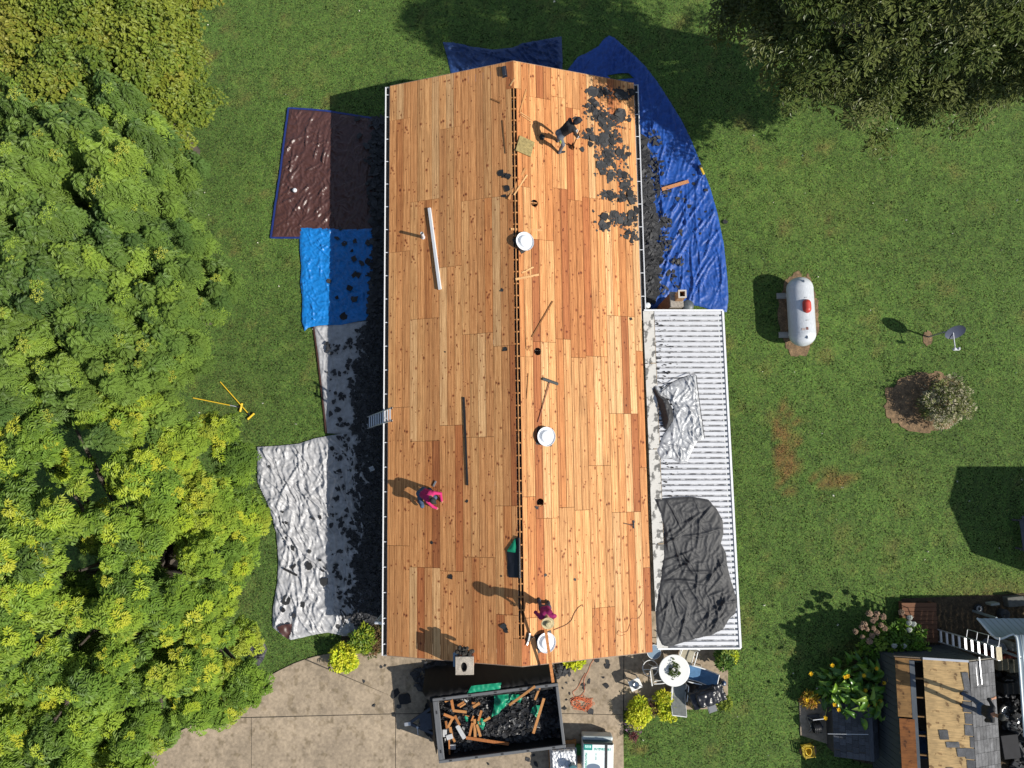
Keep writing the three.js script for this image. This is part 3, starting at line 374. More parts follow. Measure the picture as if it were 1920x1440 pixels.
{ // on the east slope
  const r = scrapR, L = 'torn black roofing felt scrap in the heap along the upper east eave', G = 'felt scraps heaped on the east slope';
  const blobs = [[1125, 174, 26, 9, 9], [1166, 178, 26, 7, 10], [1110, 203, 16, 11, 7], [1120, 216, 20, 12, 12], [1160, 218, 18, 9, 10], [1140, 232, 22, 12, 12], [1104, 254, 14, 10, 8], [1118, 262, 14, 8, 6], [1150, 256, 18, 15, 10], [1136, 268, 20, 10, 10], [1140, 288, 22, 10, 11], [1166, 290, 16, 14, 7], [1136, 306, 18, 9, 9], [1152, 326, 24, 12, 12], [1174, 344, 14, 14, 8], [1140, 364, 16, 8, 9], [1166, 372, 24, 10, 9], [1150, 406, 24, 9, 10], [1172, 414, 24, 12, 16], [1134, 425, 12, 8, 6], [1184, 442, 14, 12, 9], [1188, 385, 10, 30, 6]];
  for (const [u, v, a, b, n] of blobs) for (let i = 0; i < n; i++) { const U = u + gauss(r) * a, W = v + gauss(r) * b, st = roofST(U, W); if (!st || st[0] === 0 || st[1] > SLOPE[1] - 0.05) continue; scrap(roofPoseST(1, st[1], st[2], 0.004 + 0.02 * r(), r() * 6.28).multiply(new THREE.Matrix4().makeRotationFromEuler(new THREE.Euler((r() - 0.5) * 0.25, 0, (r() - 0.5) * 0.25))), 0.7 + r() * r() * 1.8, L, G); }
  { const ms = [], cs = []; for (const [u, v, a, b, n] of blobs) for (let i = 0; i < n * 5; i++) { const st = roofST(u + gauss(r) * a * 1.25, v + gauss(r) * b * 1.3); if (!st || st[0] === 0 || st[1] > SLOPE[1] - 0.04) continue; const s = 0.22 + r() * 0.5; ms.push(roofPoseST(1, st[1], st[2], 0.004 + 0.012 * r(), r() * 6.28).multiply(new THREE.Matrix4().makeScale(s, s, s))); const k = 0.6 + r() * 0.9; cs.push(rgb(k, k, k)); } tag(instanced('felt_crumbs', feltGeos[2], feltMats[1], ms, cs), 'small felt crumbs strewn among the scraps on the east slope', 'roof debris'); }
  const lone = [[1017, 258, 1.2], [1078, 222, 1.1], [1084, 253, 0.7], [1091, 280, 1], [947, 330, 1.2], [940, 325, 1.3], [953, 332, 1.1], [952, 352, 1.4], [945, 368, 1], [1112, 396, 0.6], [1006, 952, 0.7], [942, 544, 0.7], [947, 654, 1], [876, 940, 0.8], [945, 1175, 1.6], [948, 1183, 1], [940, 1080, 0.5], [810, 1017, 0.6], [845, 1082, 0.9], [835, 660, 0.3], [1183, 598, 0.6], [1022, 1078, 0.6], [1078, 1086, 0.5]];
  for (const [u, v, s] of lone) scrap(roofPose(u, v, 0.006, r() * 6.28), s, 'lone scrap of black roofing felt lying apart on the bare planks', 'stray felt scraps on the planks');
  // on the royal blue tarp and the grass past it
  for (const [u, v, s] of [[1243, 418, 1.6], [1236, 422, 1.4], [1252, 415, 1.3], [1240, 412, 1.2], [1255, 425, 1], [1290, 390, 1.2], [1270, 376, 1], [1282, 378, 1.1], [1300, 347, 0.9], [1322, 358, 0.9], [1258, 352, 0.8], [1275, 362, 0.7], [1253, 513, 1.4], [1262, 510, 0.9], [1232, 445, 1], [1238, 470, 0.8], [1275, 435, 0.8], [1310, 412, 0.7], [1300, 330, 0.7], [1230, 345, 1.1], [1222, 310, 1.2], [1228, 320, 1], [1232, 490, 0.7], [1258, 525, 0.8], [1322, 398, 0.6], [1312, 440, 0.6], [1290, 510, 0.5]]) { const p = at(u, v); p.y = (inside(pBlue, p.x, p.z) ? yBlue(p.x, p.z, 0.5) : 0.05) + 0.01; scrap(new THREE.Matrix4().compose(p, euler(0, r() * 6, 0), V(1, 1, 1)), s, 'scrap of black felt lying on the royal blue tarp', 'felt scraps on the royal blue tarp'); }
  scrap(new THREE.Matrix4().compose(at(1360, 415, 0.05), euler(0, 1, 0), V(1, 1, 1)), 1, 'two-lobed felt scrap on the grass outside the blue tarp', 'felt scraps on the grass');
  for (const [u, v, s] of [[535, 1125, 1.9], [550, 1062, 1.2], [578, 1062, 1.6], [533, 1008, 1], [548, 1028, 1.1], [608, 1090, 1.7], [568, 1134, 1.1], [530, 1144, 1], [551, 1154, 1.2], [600, 970, 1.1], [588, 972, 1], [606, 1068, 1], [581, 1034, 0.8], [532, 980, 0.7], [537, 981, 0.7], [530, 960, 0.7], [600, 1050, 0.8], [505, 875, 0.7], [623, 840, 1], [638, 430, 0.9], [632, 447, 1.1], [645, 456, 1.2], [665, 452, 1.1], [690, 455, 1.3], [664, 486, 1.2], [678, 494, 1.4], [688, 490, 1.5], [664, 515, 1.4], [672, 516, 1.2], [655, 540, 1.3], [665, 562, 1.6], [645, 592, 1.6], [617, 526, 1.1], [692, 583, 1.3], [632, 558, 0.8], [660, 470, 0.9], [690, 515, 1.2], [692, 530, 0.9]]) { const p = at(u, v, v < 610 ? 0.14 : 0.17); scrap(new THREE.Matrix4().compose(p, euler((r() - 0.5) * 0.2, r() * 6, (r() - 0.5) * 0.2), V(1, 1, 1)), s, v < 610 ? 'scrap of black felt lying on the sky blue tarp' : 'scrap of black felt on the sunlit silver tarp', v < 610 ? 'felt scraps on the sky blue tarp' : 'felt scraps on the sunlit silver tarp'); }
  for (const [u, v, s] of [[1140, 1240, 1], [1139, 1250, 1.2], [1104, 1277, 1], [1094, 1283, 1], [1137, 1284, 1.2], [1120, 1236, 1.1], [1095, 1290, 0.9], [1131, 1270, 0.7], [1108, 1335, 1.2], [1084, 1250, 0.7], [1062, 1280, 0.6], [1068, 1300, 0.6], [1072, 1310, 0.5], [1058, 1328, 0.9], [1062, 1312, 0.5], [1076, 1276, 0.5], [1055, 1290, 0.5], [990, 1424, 0.9], [1005, 1432, 1.1], [1000, 1415, 0.7], [915, 1432, 0.6], [742, 1300, 2], [760, 1310, 2.4], [748, 1325, 1.4], [682, 1277, 0.8], [619, 1253, 0.6], [632, 1236, 0.6], [715, 1250, 0.6], [722, 1248, 0.6], [701, 1322, 0.7]]) { scrap(new THREE.Matrix4().compose(at(u, v, 0.056), euler(0, r() * 6, 0), V(1, 1, 1)), s, 'small black felt scrap on the tan concrete', 'felt scraps on the concrete'); }
}
// heaps of torn felt under both eaves, too many pieces to count
function heap(name, label, poly, yf, n, seed, dens, size = 1.1) {
  const P = A(poly), r = mulberry(seed), b = bounds(P), ms = [], cols = []; let guard = 0;
  while (ms.length < n && guard++ < n * 30) { const x = lerp(b[0], b[1], r()), z = lerp(b[2], b[3], r()); if (!inside(P, x, z) || r() > dens(x, z)) continue; const s = size * (0.5 + r() * 1.1); ms.push(new THREE.Matrix4().compose(V(x, yf(x, z) + 0.01 + r() * 0.07, z), euler((r() - 0.5) * 0.9, r() * 6.28, (r() - 0.5) * 0.9), V(s, s, s))); const c = 0.6 + r() * 0.9; cols.push(rgb(c, c, c * 1.03)); }
  const o = instanced(numbered(name), feltGeos[seed % 12], feltMats[1], ms, cols); tag(o, label, 'roof debris'); return o;
}
const xe = at(722, 700, 0).x;
heap('felt_heap', 'mass of torn black felt fallen along the west wall over the tarps', [[612, 640], [725, 600], [725, 1165], [625, 1175], [620, 900]], (x, z) => 0.1 + 0.16 * sst(1.2, 0.2, xe - x), 3600, 5, (x, z) => { const k = xe - x, q = N2(x * 1.6, z * 1.6) * 0.5 + N2(x * 4, z * 4) * 0.25; return clamp(sst(1.75, 0.15, k) * 1.1 + q * 0.8 - 0.08, 0, 1); }, 0.85);
heap('felt_heap', 'torn black felt thickly covering the ground under the west eave, shaded', [[668, 225], [735, 225], [735, 640], [690, 640], [700, 430]], () => 0.12, 1100, 7, (x, z) => clamp(sst(1.0, 0.15, xe - x) + 0.05, 0, 1), 1.2);
heap('felt_heap', 'mass of torn grey felt lying between the east wall and the blue tarp', [[1186, 262], [1206, 262], [1226, 400], [1236, 480], [1224, 560], [1200, 585], [1186, 585]], () => 0.12, 1000, 3, (x, z) => 0.5 + 0.5 * N2(x * 2, z * 2), 1.25);
heap('felt_heap', 'scatter of small felt crumbs on the royal blue tarp near the wall', [[1206, 240], [1235, 250], [1260, 400], [1285, 470], [1270, 540], [1230, 560]], (x, z) => 0.12, 240, 9, (x, z) => 0.3 + 0.7 * N2(x, z), 0.7);
{ // grit and felt crumbs washed into the upper ends of the porch pans
  const r = mulberry(977), ms = [], cs = []; for (let i = 0; i < 340; i++) { const v = 596 + r() * 600, f = (v - 584) / 630, u = lerp(1226, 1252, f * 0.85) + r() * r() * 46, p = at(u, v, 2.36); p.y = porchY(p.x, p.z) + 0.0; const q = 0.12 + r() * r() * 0.5; ms.push(new THREE.Matrix4().compose(p, euler(0, (r() - 0.5) * 0.6, 0), V(q * 1.7, q, q * 0.7))); const k = 0.5 + r() * 0.8; cs.push(rgb(k, k, k)); } tag(instanced('roof_grit', feltGeos[6], feltMats[0], ms, cs), 'dark grit and felt crumbs strewn on the white porch roof', 'grit');
}
// ================================================================ things on the roof
const whitePaint = mat({ color: rgb(0.7, 0.72, 0.75), roughness: 0.4 }), blackMatte = grainMat(0.025, 0.025, 0.028, { roughness: 0.6 }), greyMetal = mat({ color: rgb(0.5, 0.51, 0.53), metalness: 0.7, roughness: 0.42 }), alu = mat({ color: rgb(0.74, 0.75, 0.77), metalness: 0.55, roughness: 0.38 });
[[981, 455, 0.62, 'beside the ridge slot, below a pale crosswise board'], [1021, 819, 1.45, 'below the push broom on the east slope'], [1021, 1203, 0.2, 'crossed by a long board near the gable edge']].forEach(([u, v, turn, where], i) => {
  const t = thing('roof_vent', 'round white metal attic vent hood ' + where, 'vent', undefined, 0, 'attic vent hoods'); setMatrix(t, roofPose(u, v, 0, turn));
  part('flashing', rbox(0.56, 0.012, 0.56, 0.005, 0, 0.008, 0), blackMatte, t);
  part('collar', cyl(0.2, 0.2, 0.12, 0, 0.01, 0, 32), greyMetal, t);
  part('hood', lathe([[0, 0.232], [0.1, 0.228], [0.165, 0.214], [0.19, 0.196], [0.205, 0.14], [0.225, 0.116], [0.265, 0.112], [0.29, 0.128], [0.3, 0.168], [0.308, 0.176], [0.315, 0.168], [0.305, 0.122], [0.27, 0.1], [0.2, 0.106]], 48), whitePaint, t);
});
function roofStick(name, label, cat, a, b, w, h, m, group, up = 0) { // a flat length lying on the planks between two places
  const p = roofWorld(a[0], a[1], h / 2 + 0.004 + up), q = roofWorld(b[0], b[1], h / 2 + 0.004 + up); const st = roofST((a[0] + b[0]) / 2, (a[1] + b[1]) / 2), n = V(st[0] ? Math.sin(ALPHA[1]) : -Math.sin(ALPHA[0]), Math.cos(ALPHA[st[0]]), 0);
  const L = p.distanceTo(q), c = p.clone().add(q).multiplyScalar(0.5), g = norm(new THREE.BoxGeometry(w, h, L)); { const P = g.attributes.position, U = g.attributes.uv, ro = (a[0] * 7 + b[1] * 3 | 0) % 16; for (let i = 0; i < P.count; i++) U.setXY(i, P.getZ(i) / 4.1 + a[1] / 77, (ro + 0.5 + 0.9 * P.getX(i) / Math.max(w, 0.1)) / 16); }
  const z = q.sub(p).normalize(), x = n.clone().cross(z).normalize(), y = z.clone().cross(x); const o = obj(name, g, m, label, cat, group); o.applyMatrix4(new THREE.Matrix4().makeBasis(x, y, z).setPosition(c)); return o;
}
const pale = mat({ map: woodTex, color: rgb(0.85, 0.66, 0.4), roughness: 0.8 }), tanW = mat({ map: woodTex, color: rgb(0.66, 0.42, 0.2), roughness: 0.8 }), brownW = mat({ map: woodTex, color: rgb(0.34, 0.2, 0.09), roughness: 0.85 });
[['thin brown stick lying slantwise on the east slope below the middle hole', [1036, 565], [997, 632], 0.045, 0.03, brownW], ['long pale board end leaning across the ridge slot below the foam square', [985, 316], [954, 374], 0.085, 0.03, tanW], ['narrow tan lath beside the board below the foam square', [988, 328], [964, 366], 0.05, 0.02, pale], ['straight pale board lying crosswise above the ridge vent hood', [958, 430], [1016, 432], 0.075, 0.028, pale], ['pale split lath crossing the ridge slot beneath the vent hood', [967, 524], [1010, 515], 0.075, 0.02, pale], ['short splintered lath beside the ridge slot beneath the vent hood', [978, 512], [1000, 501], 0.06, 0.015, pale], ['thin tan strip leaning above the pair of yellow laths', [987, 168], [974, 212], 0.05, 0.02, tanW], ['upper of two pale yellow laths beside the foam square', [975, 211], [999, 226], 0.03, 0.02, pale], ['lower of two pale yellow laths beside the foam square', [974, 214], [996, 229], 0.03, 0.02, pale], ['dark narrow stick west of the ridge slot', [943, 226], [949, 288], 0.035, 0.02, brownW], ['small dark wood chip west of the ridge slot near the gable peak', [922, 186], [939, 193], 0.05, 0.02, brownW], ['thin sliver along the ridge beside the push broom', [990, 700], [987, 748], 0.025, 0.015, brownW], ['short pale lath at the top end of the ridge slot', [957, 161], [965, 147], 0.05, 0.02, pale], ['small tan chip beside the middle hole', [988, 657], [997, 648], 0.03, 0.015, tanW], ['thin tan stick standing slant beside the middle hole', [985, 620], [987, 655], 0.03, 0.015, tanW]].forEach(q => roofStick('loose_lath', q[0], 'wood strip', q[1], q[2], q[3], q[4], q[5], 'loose wood strips on the roof'));
roofStick('black_bar', 'long straight black bar lying down the west slope', 'bar', [870, 745], [877, 910], 0.06, 0.03, blackMatte);
{ // loose length of white gutter
  const a = roofWorld(806, 391, 0.005), b = roofWorld(826, 543, 0.005), L = a.distanceTo(b); const t = thing('gutter_length', 'straight white gutter length lying on the west slope', 'gutter');
  const z = b.clone().sub(a).normalize(), n = V(-Math.sin(ALPHA[0]), Math.cos(ALPHA[0]), 0), x = n.clone().cross(z).normalize(), y = z.clone().cross(x); t.applyMatrix4(new THREE.Matrix4().makeBasis(x, y, z).setPosition(a.clone().add(b).multiplyScalar(0.5)));
  part('channel', [box(0.095, 0.005, L, 0, 0.07, 0), box(0.005, 0.068, L, 0.046, 0.035, 0), box(0.005, 0.068, L, -0.046, 0.035, 0)], whitePaint, t); part('end_cap', box(0.088, 0.066, 0.006, 0, 0.034, L / 2 - 0.004), whitePaint, t);
}
{ const t = thing('vent_pipe', 'white plumbing vent pipe standing up from the west slope', 'pipe'); const p = roofWorld(794, 445); t.position.copy(p); part('pipe', [lathe([[0.052, -0.04], [0.052, 0.46], [0.042, 0.46], [0.042, 0.1]], 24)], whitePaint, t); part('collar', cyl(0.075, 0.055, 0.03, 0, -0.005, 0), whitePaint, t); }
{ const g = new RoundedBoxGeometry(0.13, 0.1, 0.34, 3, 0.03); const o = obj('dark_vent_cap', [g.translate(0, 0.055, 0), box(0.17, 0.008, 0.4, 0, 0.004, 0)], mat({ color: rgb(0.04, 0.045, 0.06), roughness: 0.4, metalness: 0.3 }), 'small dark metal vent cap near the gable peak', 'vent'); setMatrix(o, roofPose(946, 135, 0.002, 0.12)); }
{ const o = obj('foam_board', [rbox(0.56, 0.05, 0.56, 0.006, 0, 0.028, 0)], grainMat(0.47, 0.36, 0.14, { map: speckTex }), 'square khaki insulation board beside the ridge slot', 'insulation board'); setMatrix(o, roofPose(984, 275, 0, -0.28)); }
{ // push broom
  const p = roofWorld(1030, 716, 0.05), q = roofWorld(1008, 792, 0.03), t = thing('push_broom', 'push broom with a grey head and thin reddish handle on the east slope', 'broom'); const d = q.clone().sub(p).normalize();
  part('handle', rod(p.clone().addScaledVector(d, 0.03), q, 0.016, 0.014), mat({ color: rgb(0.3, 0.1, 0.06), roughness: 0.6 }), t);
  const a = roofWorld(1016, 711, 0.06), b = roofWorld(1045, 721, 0.06); part('head', bar(a, b, 0.07, 0.05), grainMat(0.09, 0.1, 0.1), t); part('bristles', bar(a.clone().add(V(0.01, -0.045, -0.02)), b.clone().add(V(-0.01, -0.045, -0.02)), 0.09, 0.05), grainMat(0.05, 0.055, 0.055, { map: speckTex, bumpScale: 0.01 }), t);
}
{ // underlayment hung over the ridge, green underside folded out
  const t = thing('underlayment_roll', 'black underlayment sheet hung beside the ridge slot with green corner folded over', 'roofing sheet'); const L = roofST(960, 1008), M = roofST(963, 1080);
  setMatrix(t, roofPoseST(0, 0.02, (L[2] + M[2]) / 2 + 0.02, 0.0)); const h = 0.62;
  const P = [[-0.02, -h], [-0.14, -h + 0.02], [-0.42, -h + 0.42], [-0.43, -0.2], [-0.4, 0.1], [-0.42, 0.35], [-0.37, h], [-0.02, h]].map(([x, z]) => V(x, 0, z));
  part('sheet', sheet(P, 0.03, (x, z, d) => 0.012 + 0.02 * (0.5 + 0.5 * N2(x * 4, z * 3)), 0.6), plastic(0.012, 0.013, 0.018, 0.35), t);
  part('roll', [new THREE.CylinderGeometry(0.045, 0.045, 2 * h, 20).rotateX(Math.PI / 2).translate(0.0, 0.05, 0)], plastic(0.02, 0.02, 0.024, 0.22), t);
  part('green_fold', sheet([V(-0.13, 0, -h + 0.02), V(-0.42, 0, -h + 0.43), V(-0.13, 0, -h + 0.47), V(-0.09, 0, -h + 0.3)], 0.025, (x, z, d) => 0.05 + 0.03 * sst(0, 0.1, d), 0.6), plastic(0.01, 0.33, 0.17, 0.4), t);
}
{ // roofing hatchet
  const p = roofWorld(1187, 985, 0.02), q = roofWorld(1169, 981, 0.02), t = thing('roofing_hatchet', 'small black hatchet lying near the lower east eave', 'hatchet'); part('handle', rod(q, p, 0.014, 0.016), mat({ color: rgb(0.05, 0.03, 0.02), roughness: 0.6 }), t); part('head', [bar(p.clone().add(V(0.01, 0, -0.09)), p.clone().add(V(0.01, 0, 0.1)), 0.035, 0.025), bar(p.clone().add(V(0.01, 0, -0.16)), p.clone().add(V(0.01, 0, -0.09)), 0.07, 0.012)], mat({ color: rgb(0.06, 0.065, 0.08), metalness: 0.6, roughness: 0.4 }), t);
}
{ // nail gun
  const t = thing('nail_gun', 'black and silver nail gun lying beside the ridge slot end', 'nail gun'); setMatrix(t, roofPose(990, 1195, 0, -0.25));
  part('body', [rbox(0.1, 0.09, 0.26, 0.03, 0, 0.055, 0)], mat({ color: rgb(0.03, 0.035, 0.045), roughness: 0.35 }), t); part('nose', [rbox(0.045, 0.06, 0.12, 0.01, 0.0, 0.04, 0.17)], alu, t); part('cap', [cyl(0.045, 0.045, 0.03, 0, 0, 0).rotateX(Math.PI / 2).translate(0, 0.06, -0.14)], alu, t); part('handle', [rbox(0.17, 0.05, 0.05, 0.015, 0.11, 0.035, -0.03)], mat({ color: rgb(0.1, 0.06, 0.03), roughness: 0.6 }), t);
}
const cordR = mat({ color: rgb(0.42, 0.13, 0.04), roughness: 0.55 });
obj('air_hose', tube([[1038, 1181], [1060, 1172], [1071, 1163], [1076, 1151], [1084, 1139], [1092, 1134], [1093, 1138]].map(([u, v]) => roofWorld(u, v, 0.015)), 0.012, 60, 6), mat({ color: rgb(0.22, 0.09, 0.03), roughness: 0.5 }), 'thin brown hose curving away from the worker in the straw hat', 'hose');
obj('extension_cord', tube([[1206, 1124], [1200, 1137], [1203, 1150], [1195, 1160], [1184, 1160], [1181, 1170], [1176, 1183], [1166, 1186], [1160, 1182], [1157, 1188], [1163, 1192], [1172, 1190]].map(([u, v], i) => roofWorld(u, v, 0.01 + (i === 9 ? 0.012 : 0))), 0.009, 90, 6), mat({ color: rgb(0.5, 0.2, 0.08), roughness: 0.55 }), 'orange cord looping on the planks near the lower east eave', 'cord');
obj('extension_cord', tube([[1114, 1125], [1116, 1150], [1112, 1158], [1120, 1160], [1124, 1172], [1132, 1185]].map(([u, v]) => roofWorld(u, v, 0.01)), 0.007, 60, 6), mat({ color: rgb(0.52, 0.24, 0.1), roughness: 0.55 }), 'faint tan cord lying on the planks mid slope', 'cord');
{ // ladder against the west eave
  const lad = thing('ladder', 'aluminium ladder leaning on the west eave over the silver tarp', 'ladder'); const b = [at(687, 783, 0.1), at(687, 801, 0.1)], t = [at(734, 765, 3.15), at(734, 788, 3.15)]; const d0 = t[0].clone().sub(b[0]).setLength(0.35);
  const off = b[1].clone().sub(b[0]).setLength(0.42); b[1] = b[0].clone().add(off); t[1] = t[0].clone().add(off);
  for (let i = 0; i < 2; i++) part('rail', bar(b[i], t[i], 0.03, 0.07, V(0, 1, 0)), alu, lad);
  for (let k = 0; k < 11; k++) { const f = 0.05 + k * 0.09; part('rung', bar(b[0].clone().lerp(t[0], f), b[1].clone().lerp(t[1], f), 0.045, 0.03), alu, lad); }
  for (let i = 0; i < 2; i++) part('end_cap', [rbox(0.05, 0.05, 0.09, 0.012, t[i].x, t[i].y, t[i].z)], blackMatte, lad);
}
// ---------------------------------------------------------------- chimneys
const brickTex = texture(256, 256, (u, v, i, j) => { const n = fbm(u, v, 6, 401, 4), s = hash(i >> 1, j >> 1, 402), g = 0.8 + 0.4 * (n - 0.5) + 0.2 * (s - 0.5); return [176 * g, 112 * g, 84 * g]; });
const stuccoMat = grainMat(0.52, 0.47, 0.4, { map: speckTex, bumpScale: 0.01 }), brickMat = mat({ map: brickTex, bumpMap: bumpTex, bumpScale: 0.006, roughness: 0.95 }), sootMat = mat({ color: rgb(0.008, 0.008, 0.009), roughness: 1 });
function brickStack(t, w, d, y0, y1, x = 0, z = 0, m = brickMat) { // courses of single bricks with recessed joints
  part('mortar_core', box(w - 0.02, y1 - y0, d - 0.02, x, (y0 + y1) / 2, z), stuccoMat, t); const n = Math.round((y1 - y0) / 0.078), hh = (y1 - y0) / n; const r = mulberry(404);
  for (let k = 0; k < n; k++) { const y = y0 + (k + 0.5) * hh, odd = k & 1; for (const [L, W, ax] of [[w, d, 0], [d, w, 1]]) { const c = Math.max(1, Math.round(L / 0.21)), bl = (L + (odd ? 0 : 0)) / c; for (const s of [-1, 1]) for (let q = 0; q < c; q++) { const p = -L / 2 + (q + 0.5) * bl; const g = ax ? new THREE.BoxGeometry(0.05, hh - 0.012, bl - 0.012 - (q === 0 || q === c - 1 ? 0.04 : 0)) : new THREE.BoxGeometry(bl - 0.012, hh - 0.012, 0.05); const sh_ = ax && q === 0 ? 0.02 : ax && q === c - 1 ? -0.02 : 0; part('brick', g.translate(ax ? x + s * (W / 2 - 0.022) : x + p, y, ax ? z + p + sh_ : z + s * (W / 2 - 0.022)), m, t); } } }
}
{ // gable-end chimney above the dumpster
  const p = at(871, 1248, 4.05), t = thing('chimney', 'short masonry chimney with dark oval flue at the gable above the dumpster', 'chimney', V(p.x, 0, p.z), HYAW);
  brickStack(t, 0.5, 0.5, 2.6, 3.95);
  part('base', box(0.5, 2.6, 0.5, 0, 1.3, 0), brickMat, t);
  const s = new THREE.Shape([new THREE.Vector2(-0.27, -0.26), new THREE.Vector2(0.27, -0.26), new THREE.Vector2(0.27, 0.26), new THREE.Vector2(-0.27, 0.26)]), hpath = new THREE.Path(); hpath.absellipse(-0.02, -0.04, 0.105, 0.15, 0, 6.283); s.holes.push(hpath);
  part('crown', new THREE.ExtrudeGeometry(s, { depth: 0.1, bevelEnabled: true, bevelSize: 0.012, bevelThickness: 0.02, bevelSegments: 2, curveSegments: 20 }).rotateX(-Math.PI / 2).translate(0, 3.96, 0), grainMat(0.62, 0.54, 0.45, { map: speckTex, bumpScale: 0.012 }), t);
  part('flue', new THREE.CylinderGeometry(0.1, 0.1, 0.3, 24, 1, true).scale(1, 1, 1.42).translate(-0.02, 3.93, 0.04), brickMat, t); part('soot', new THREE.CylinderGeometry(0.14, 0.14, 0.01, 20).translate(-0.02, 3.962, 0.04).scale(0.7, 1, 1), sootMat, t);
  const fl = mat({ color: rgb(0.2, 0.27, 0.34), metalness: 0.5, roughness: 0.45 });
  part('flashing', [box(0.06, 0.4, 0.42, -0.31, 3.62, -0.12, 0, 0, 0.15), box(0.16, 0.03, 0.12, -0.24, 3.86, -0.32, 0.4, 0, 0.2)], fl, t);
  const r = mulberry(406), gs = []; for (let i = 0; i < 34; i++) gs.push(new THREE.DodecahedronGeometry(0.035 + r() * 0.045, 0).translate((r() - 0.5) * 0.56 + (i > 26 ? 0.08 : 0), 3.86 + r() * 0.16, -0.3 - r() * (i > 26 ? 0.22 : 0.1))); part('mortar_rubble', gs, grainMat(0.07, 0.06, 0.05, { map: speckTex }), t);
}
{ // side chimney rising beside the porch
  const p = at(1269, 561, 2.35), t = thing('chimney', 'pale chimney with square clay flue rising beside the porch roof', 'chimney', V(p.x, 0, p.z), HYAW);
  brickStack(t, 0.42, 0.5, 0.6, 2.25, 0, 0); part('base', box(0.42, 0.6, 0.5, 0, 0.3, 0), brickMat, t);
  part('render_coat', box(0.43, 2.2, 0.02, 0, 1.1, 0.262), stuccoMat, t);
  part('shoulder', [rbox(0.46, 0.1, 0.54, 0.02, 0, 2.3, 0)], stuccoMat, t);
  const fl = [], w = 0.25, th = 0.035, fy = 2.62; for (const s of [-1, 1]) fl.push(box(th, 0.6, w, 0.06 + s * (w / 2 - th / 2), fy, -0.05), box(w - 2 * th, 0.6, th, 0.06, fy, -0.05 + s * (w / 2 - th / 2)));
  part('flue', fl, grainMat(0.62, 0.36, 0.17), t); const rim = []; for (const s of [-1, 1]) rim.push(box(0.05, 0.03, 0.28, 0.06 + s * 0.115, fy + 0.316, -0.05), box(0.18, 0.03, 0.05, 0.06, fy + 0.316, -0.05 + s * 0.115)); part('rim', rim, grainMat(0.78, 0.7, 0.6), t); part('soot', box(0.17, 0.02, 0.17, 0.06, 2.37, -0.05), sootMat, t);
}
{ const p = at(1290, 573, 0.8), t = thing('trash_can', 'round grey trash can standing beside the side chimney', 'trash can', V(p.x, 0.05, p.z)); part('bin', lathe([[0, 0], [0.17, 0], [0.2, 0.72], [0.21, 0.74]], 28), grainMat(0.1, 0.12, 0.14, { roughness: 0.5 }), t); part('lid', lathe([[0, 0.83], [0.12, 0.82], [0.2, 0.77], [0.225, 0.735]], 28), grainMat(0.12, 0.145, 0.165, { roughness: 0.45 }), t); }
{ const p = at(1214, 573, 2.2), t = thing('vent_stack', 'white round capped pipe at the corner of the porch roof', 'pipe', V(p.x, 0, p.z)); part('pipe', cyl(0.05, 0.05, 2.2, 0, 0, 0), whitePaint, t); part('cap', lathe([[0, 2.3], [0.07, 2.285], [0.1, 2.25], [0.1, 2.2]], 28), whitePaint, t); }
// ================================================================ people: joints -> one smooth skin
function capsule(px, py, pz, a, b, ra, rb) { const bx = b[0] - a[0], by = b[1] - a[1], bz = b[2] - a[2], ax = px - a[0], ay = py - a[1], az = pz - a[2]; const h = clamp((ax * bx + ay * by + az * bz) / (bx * bx + by * by + bz * bz + 1e-9), 0, 1); return Math.hypot(ax - bx * h, ay - by * h, az - bz * h) - lerp(ra, rb, h); }
function skin(bones, cell, k) { // bones: [a, b, ra, rb, colour]
  const mn = V(1e9, 1e9, 1e9), mx = V(-1e9, -1e9, -1e9); for (const [a, b, ra, rb] of bones) for (const [p, r] of [[a, ra], [b, rb]]) { mn.min(V(p[0] - r - 0.04, p[1] - r - 0.04, p[2] - r - 0.04)); mx.max(V(p[0] + r + 0.04, p[1] + r + 0.04, p[2] + r + 0.04)); }
  const sdf = (x, y, z) => { let d = 1e9; for (const [a, b, ra, rb, , kk] of bones) { const q = capsule(x, y, z, a, b, ra, rb), kq = kk ?? k; if (d > 1e8) d = q; else { const h = clamp(0.5 + 0.5 * (d - q) / kq, 0, 1); d = lerp(d, q, h) - kq * h * (1 - h); } } return d; };
  return surfaceNets(sdf, mn, mx, cell, (x, y, z) => { let best = 1e9, c; for (const [a, b, ra, rb, col] of bones) { const q = capsule(x, y, z, a, b, ra, rb); if (q < best) { best = q; c = col; } } return c; });
}
const add3 = (a, b, s = 1) => [a[0] + b[0] * s, a[1] + b[1] * s, a[2] + b[2] * s], sub3 = (a, b) => add3(a, b, -1), len3 = a => Math.hypot(...a), nrm3 = a => { const l = len3(a) || 1; return [a[0] / l, a[1] / l, a[2] / l]; }, crs3 = (a, b) => [a[1] * b[2] - a[2] * b[1], a[2] * b[0] - a[0] * b[2], a[0] * b[1] - a[1] * b[0]];
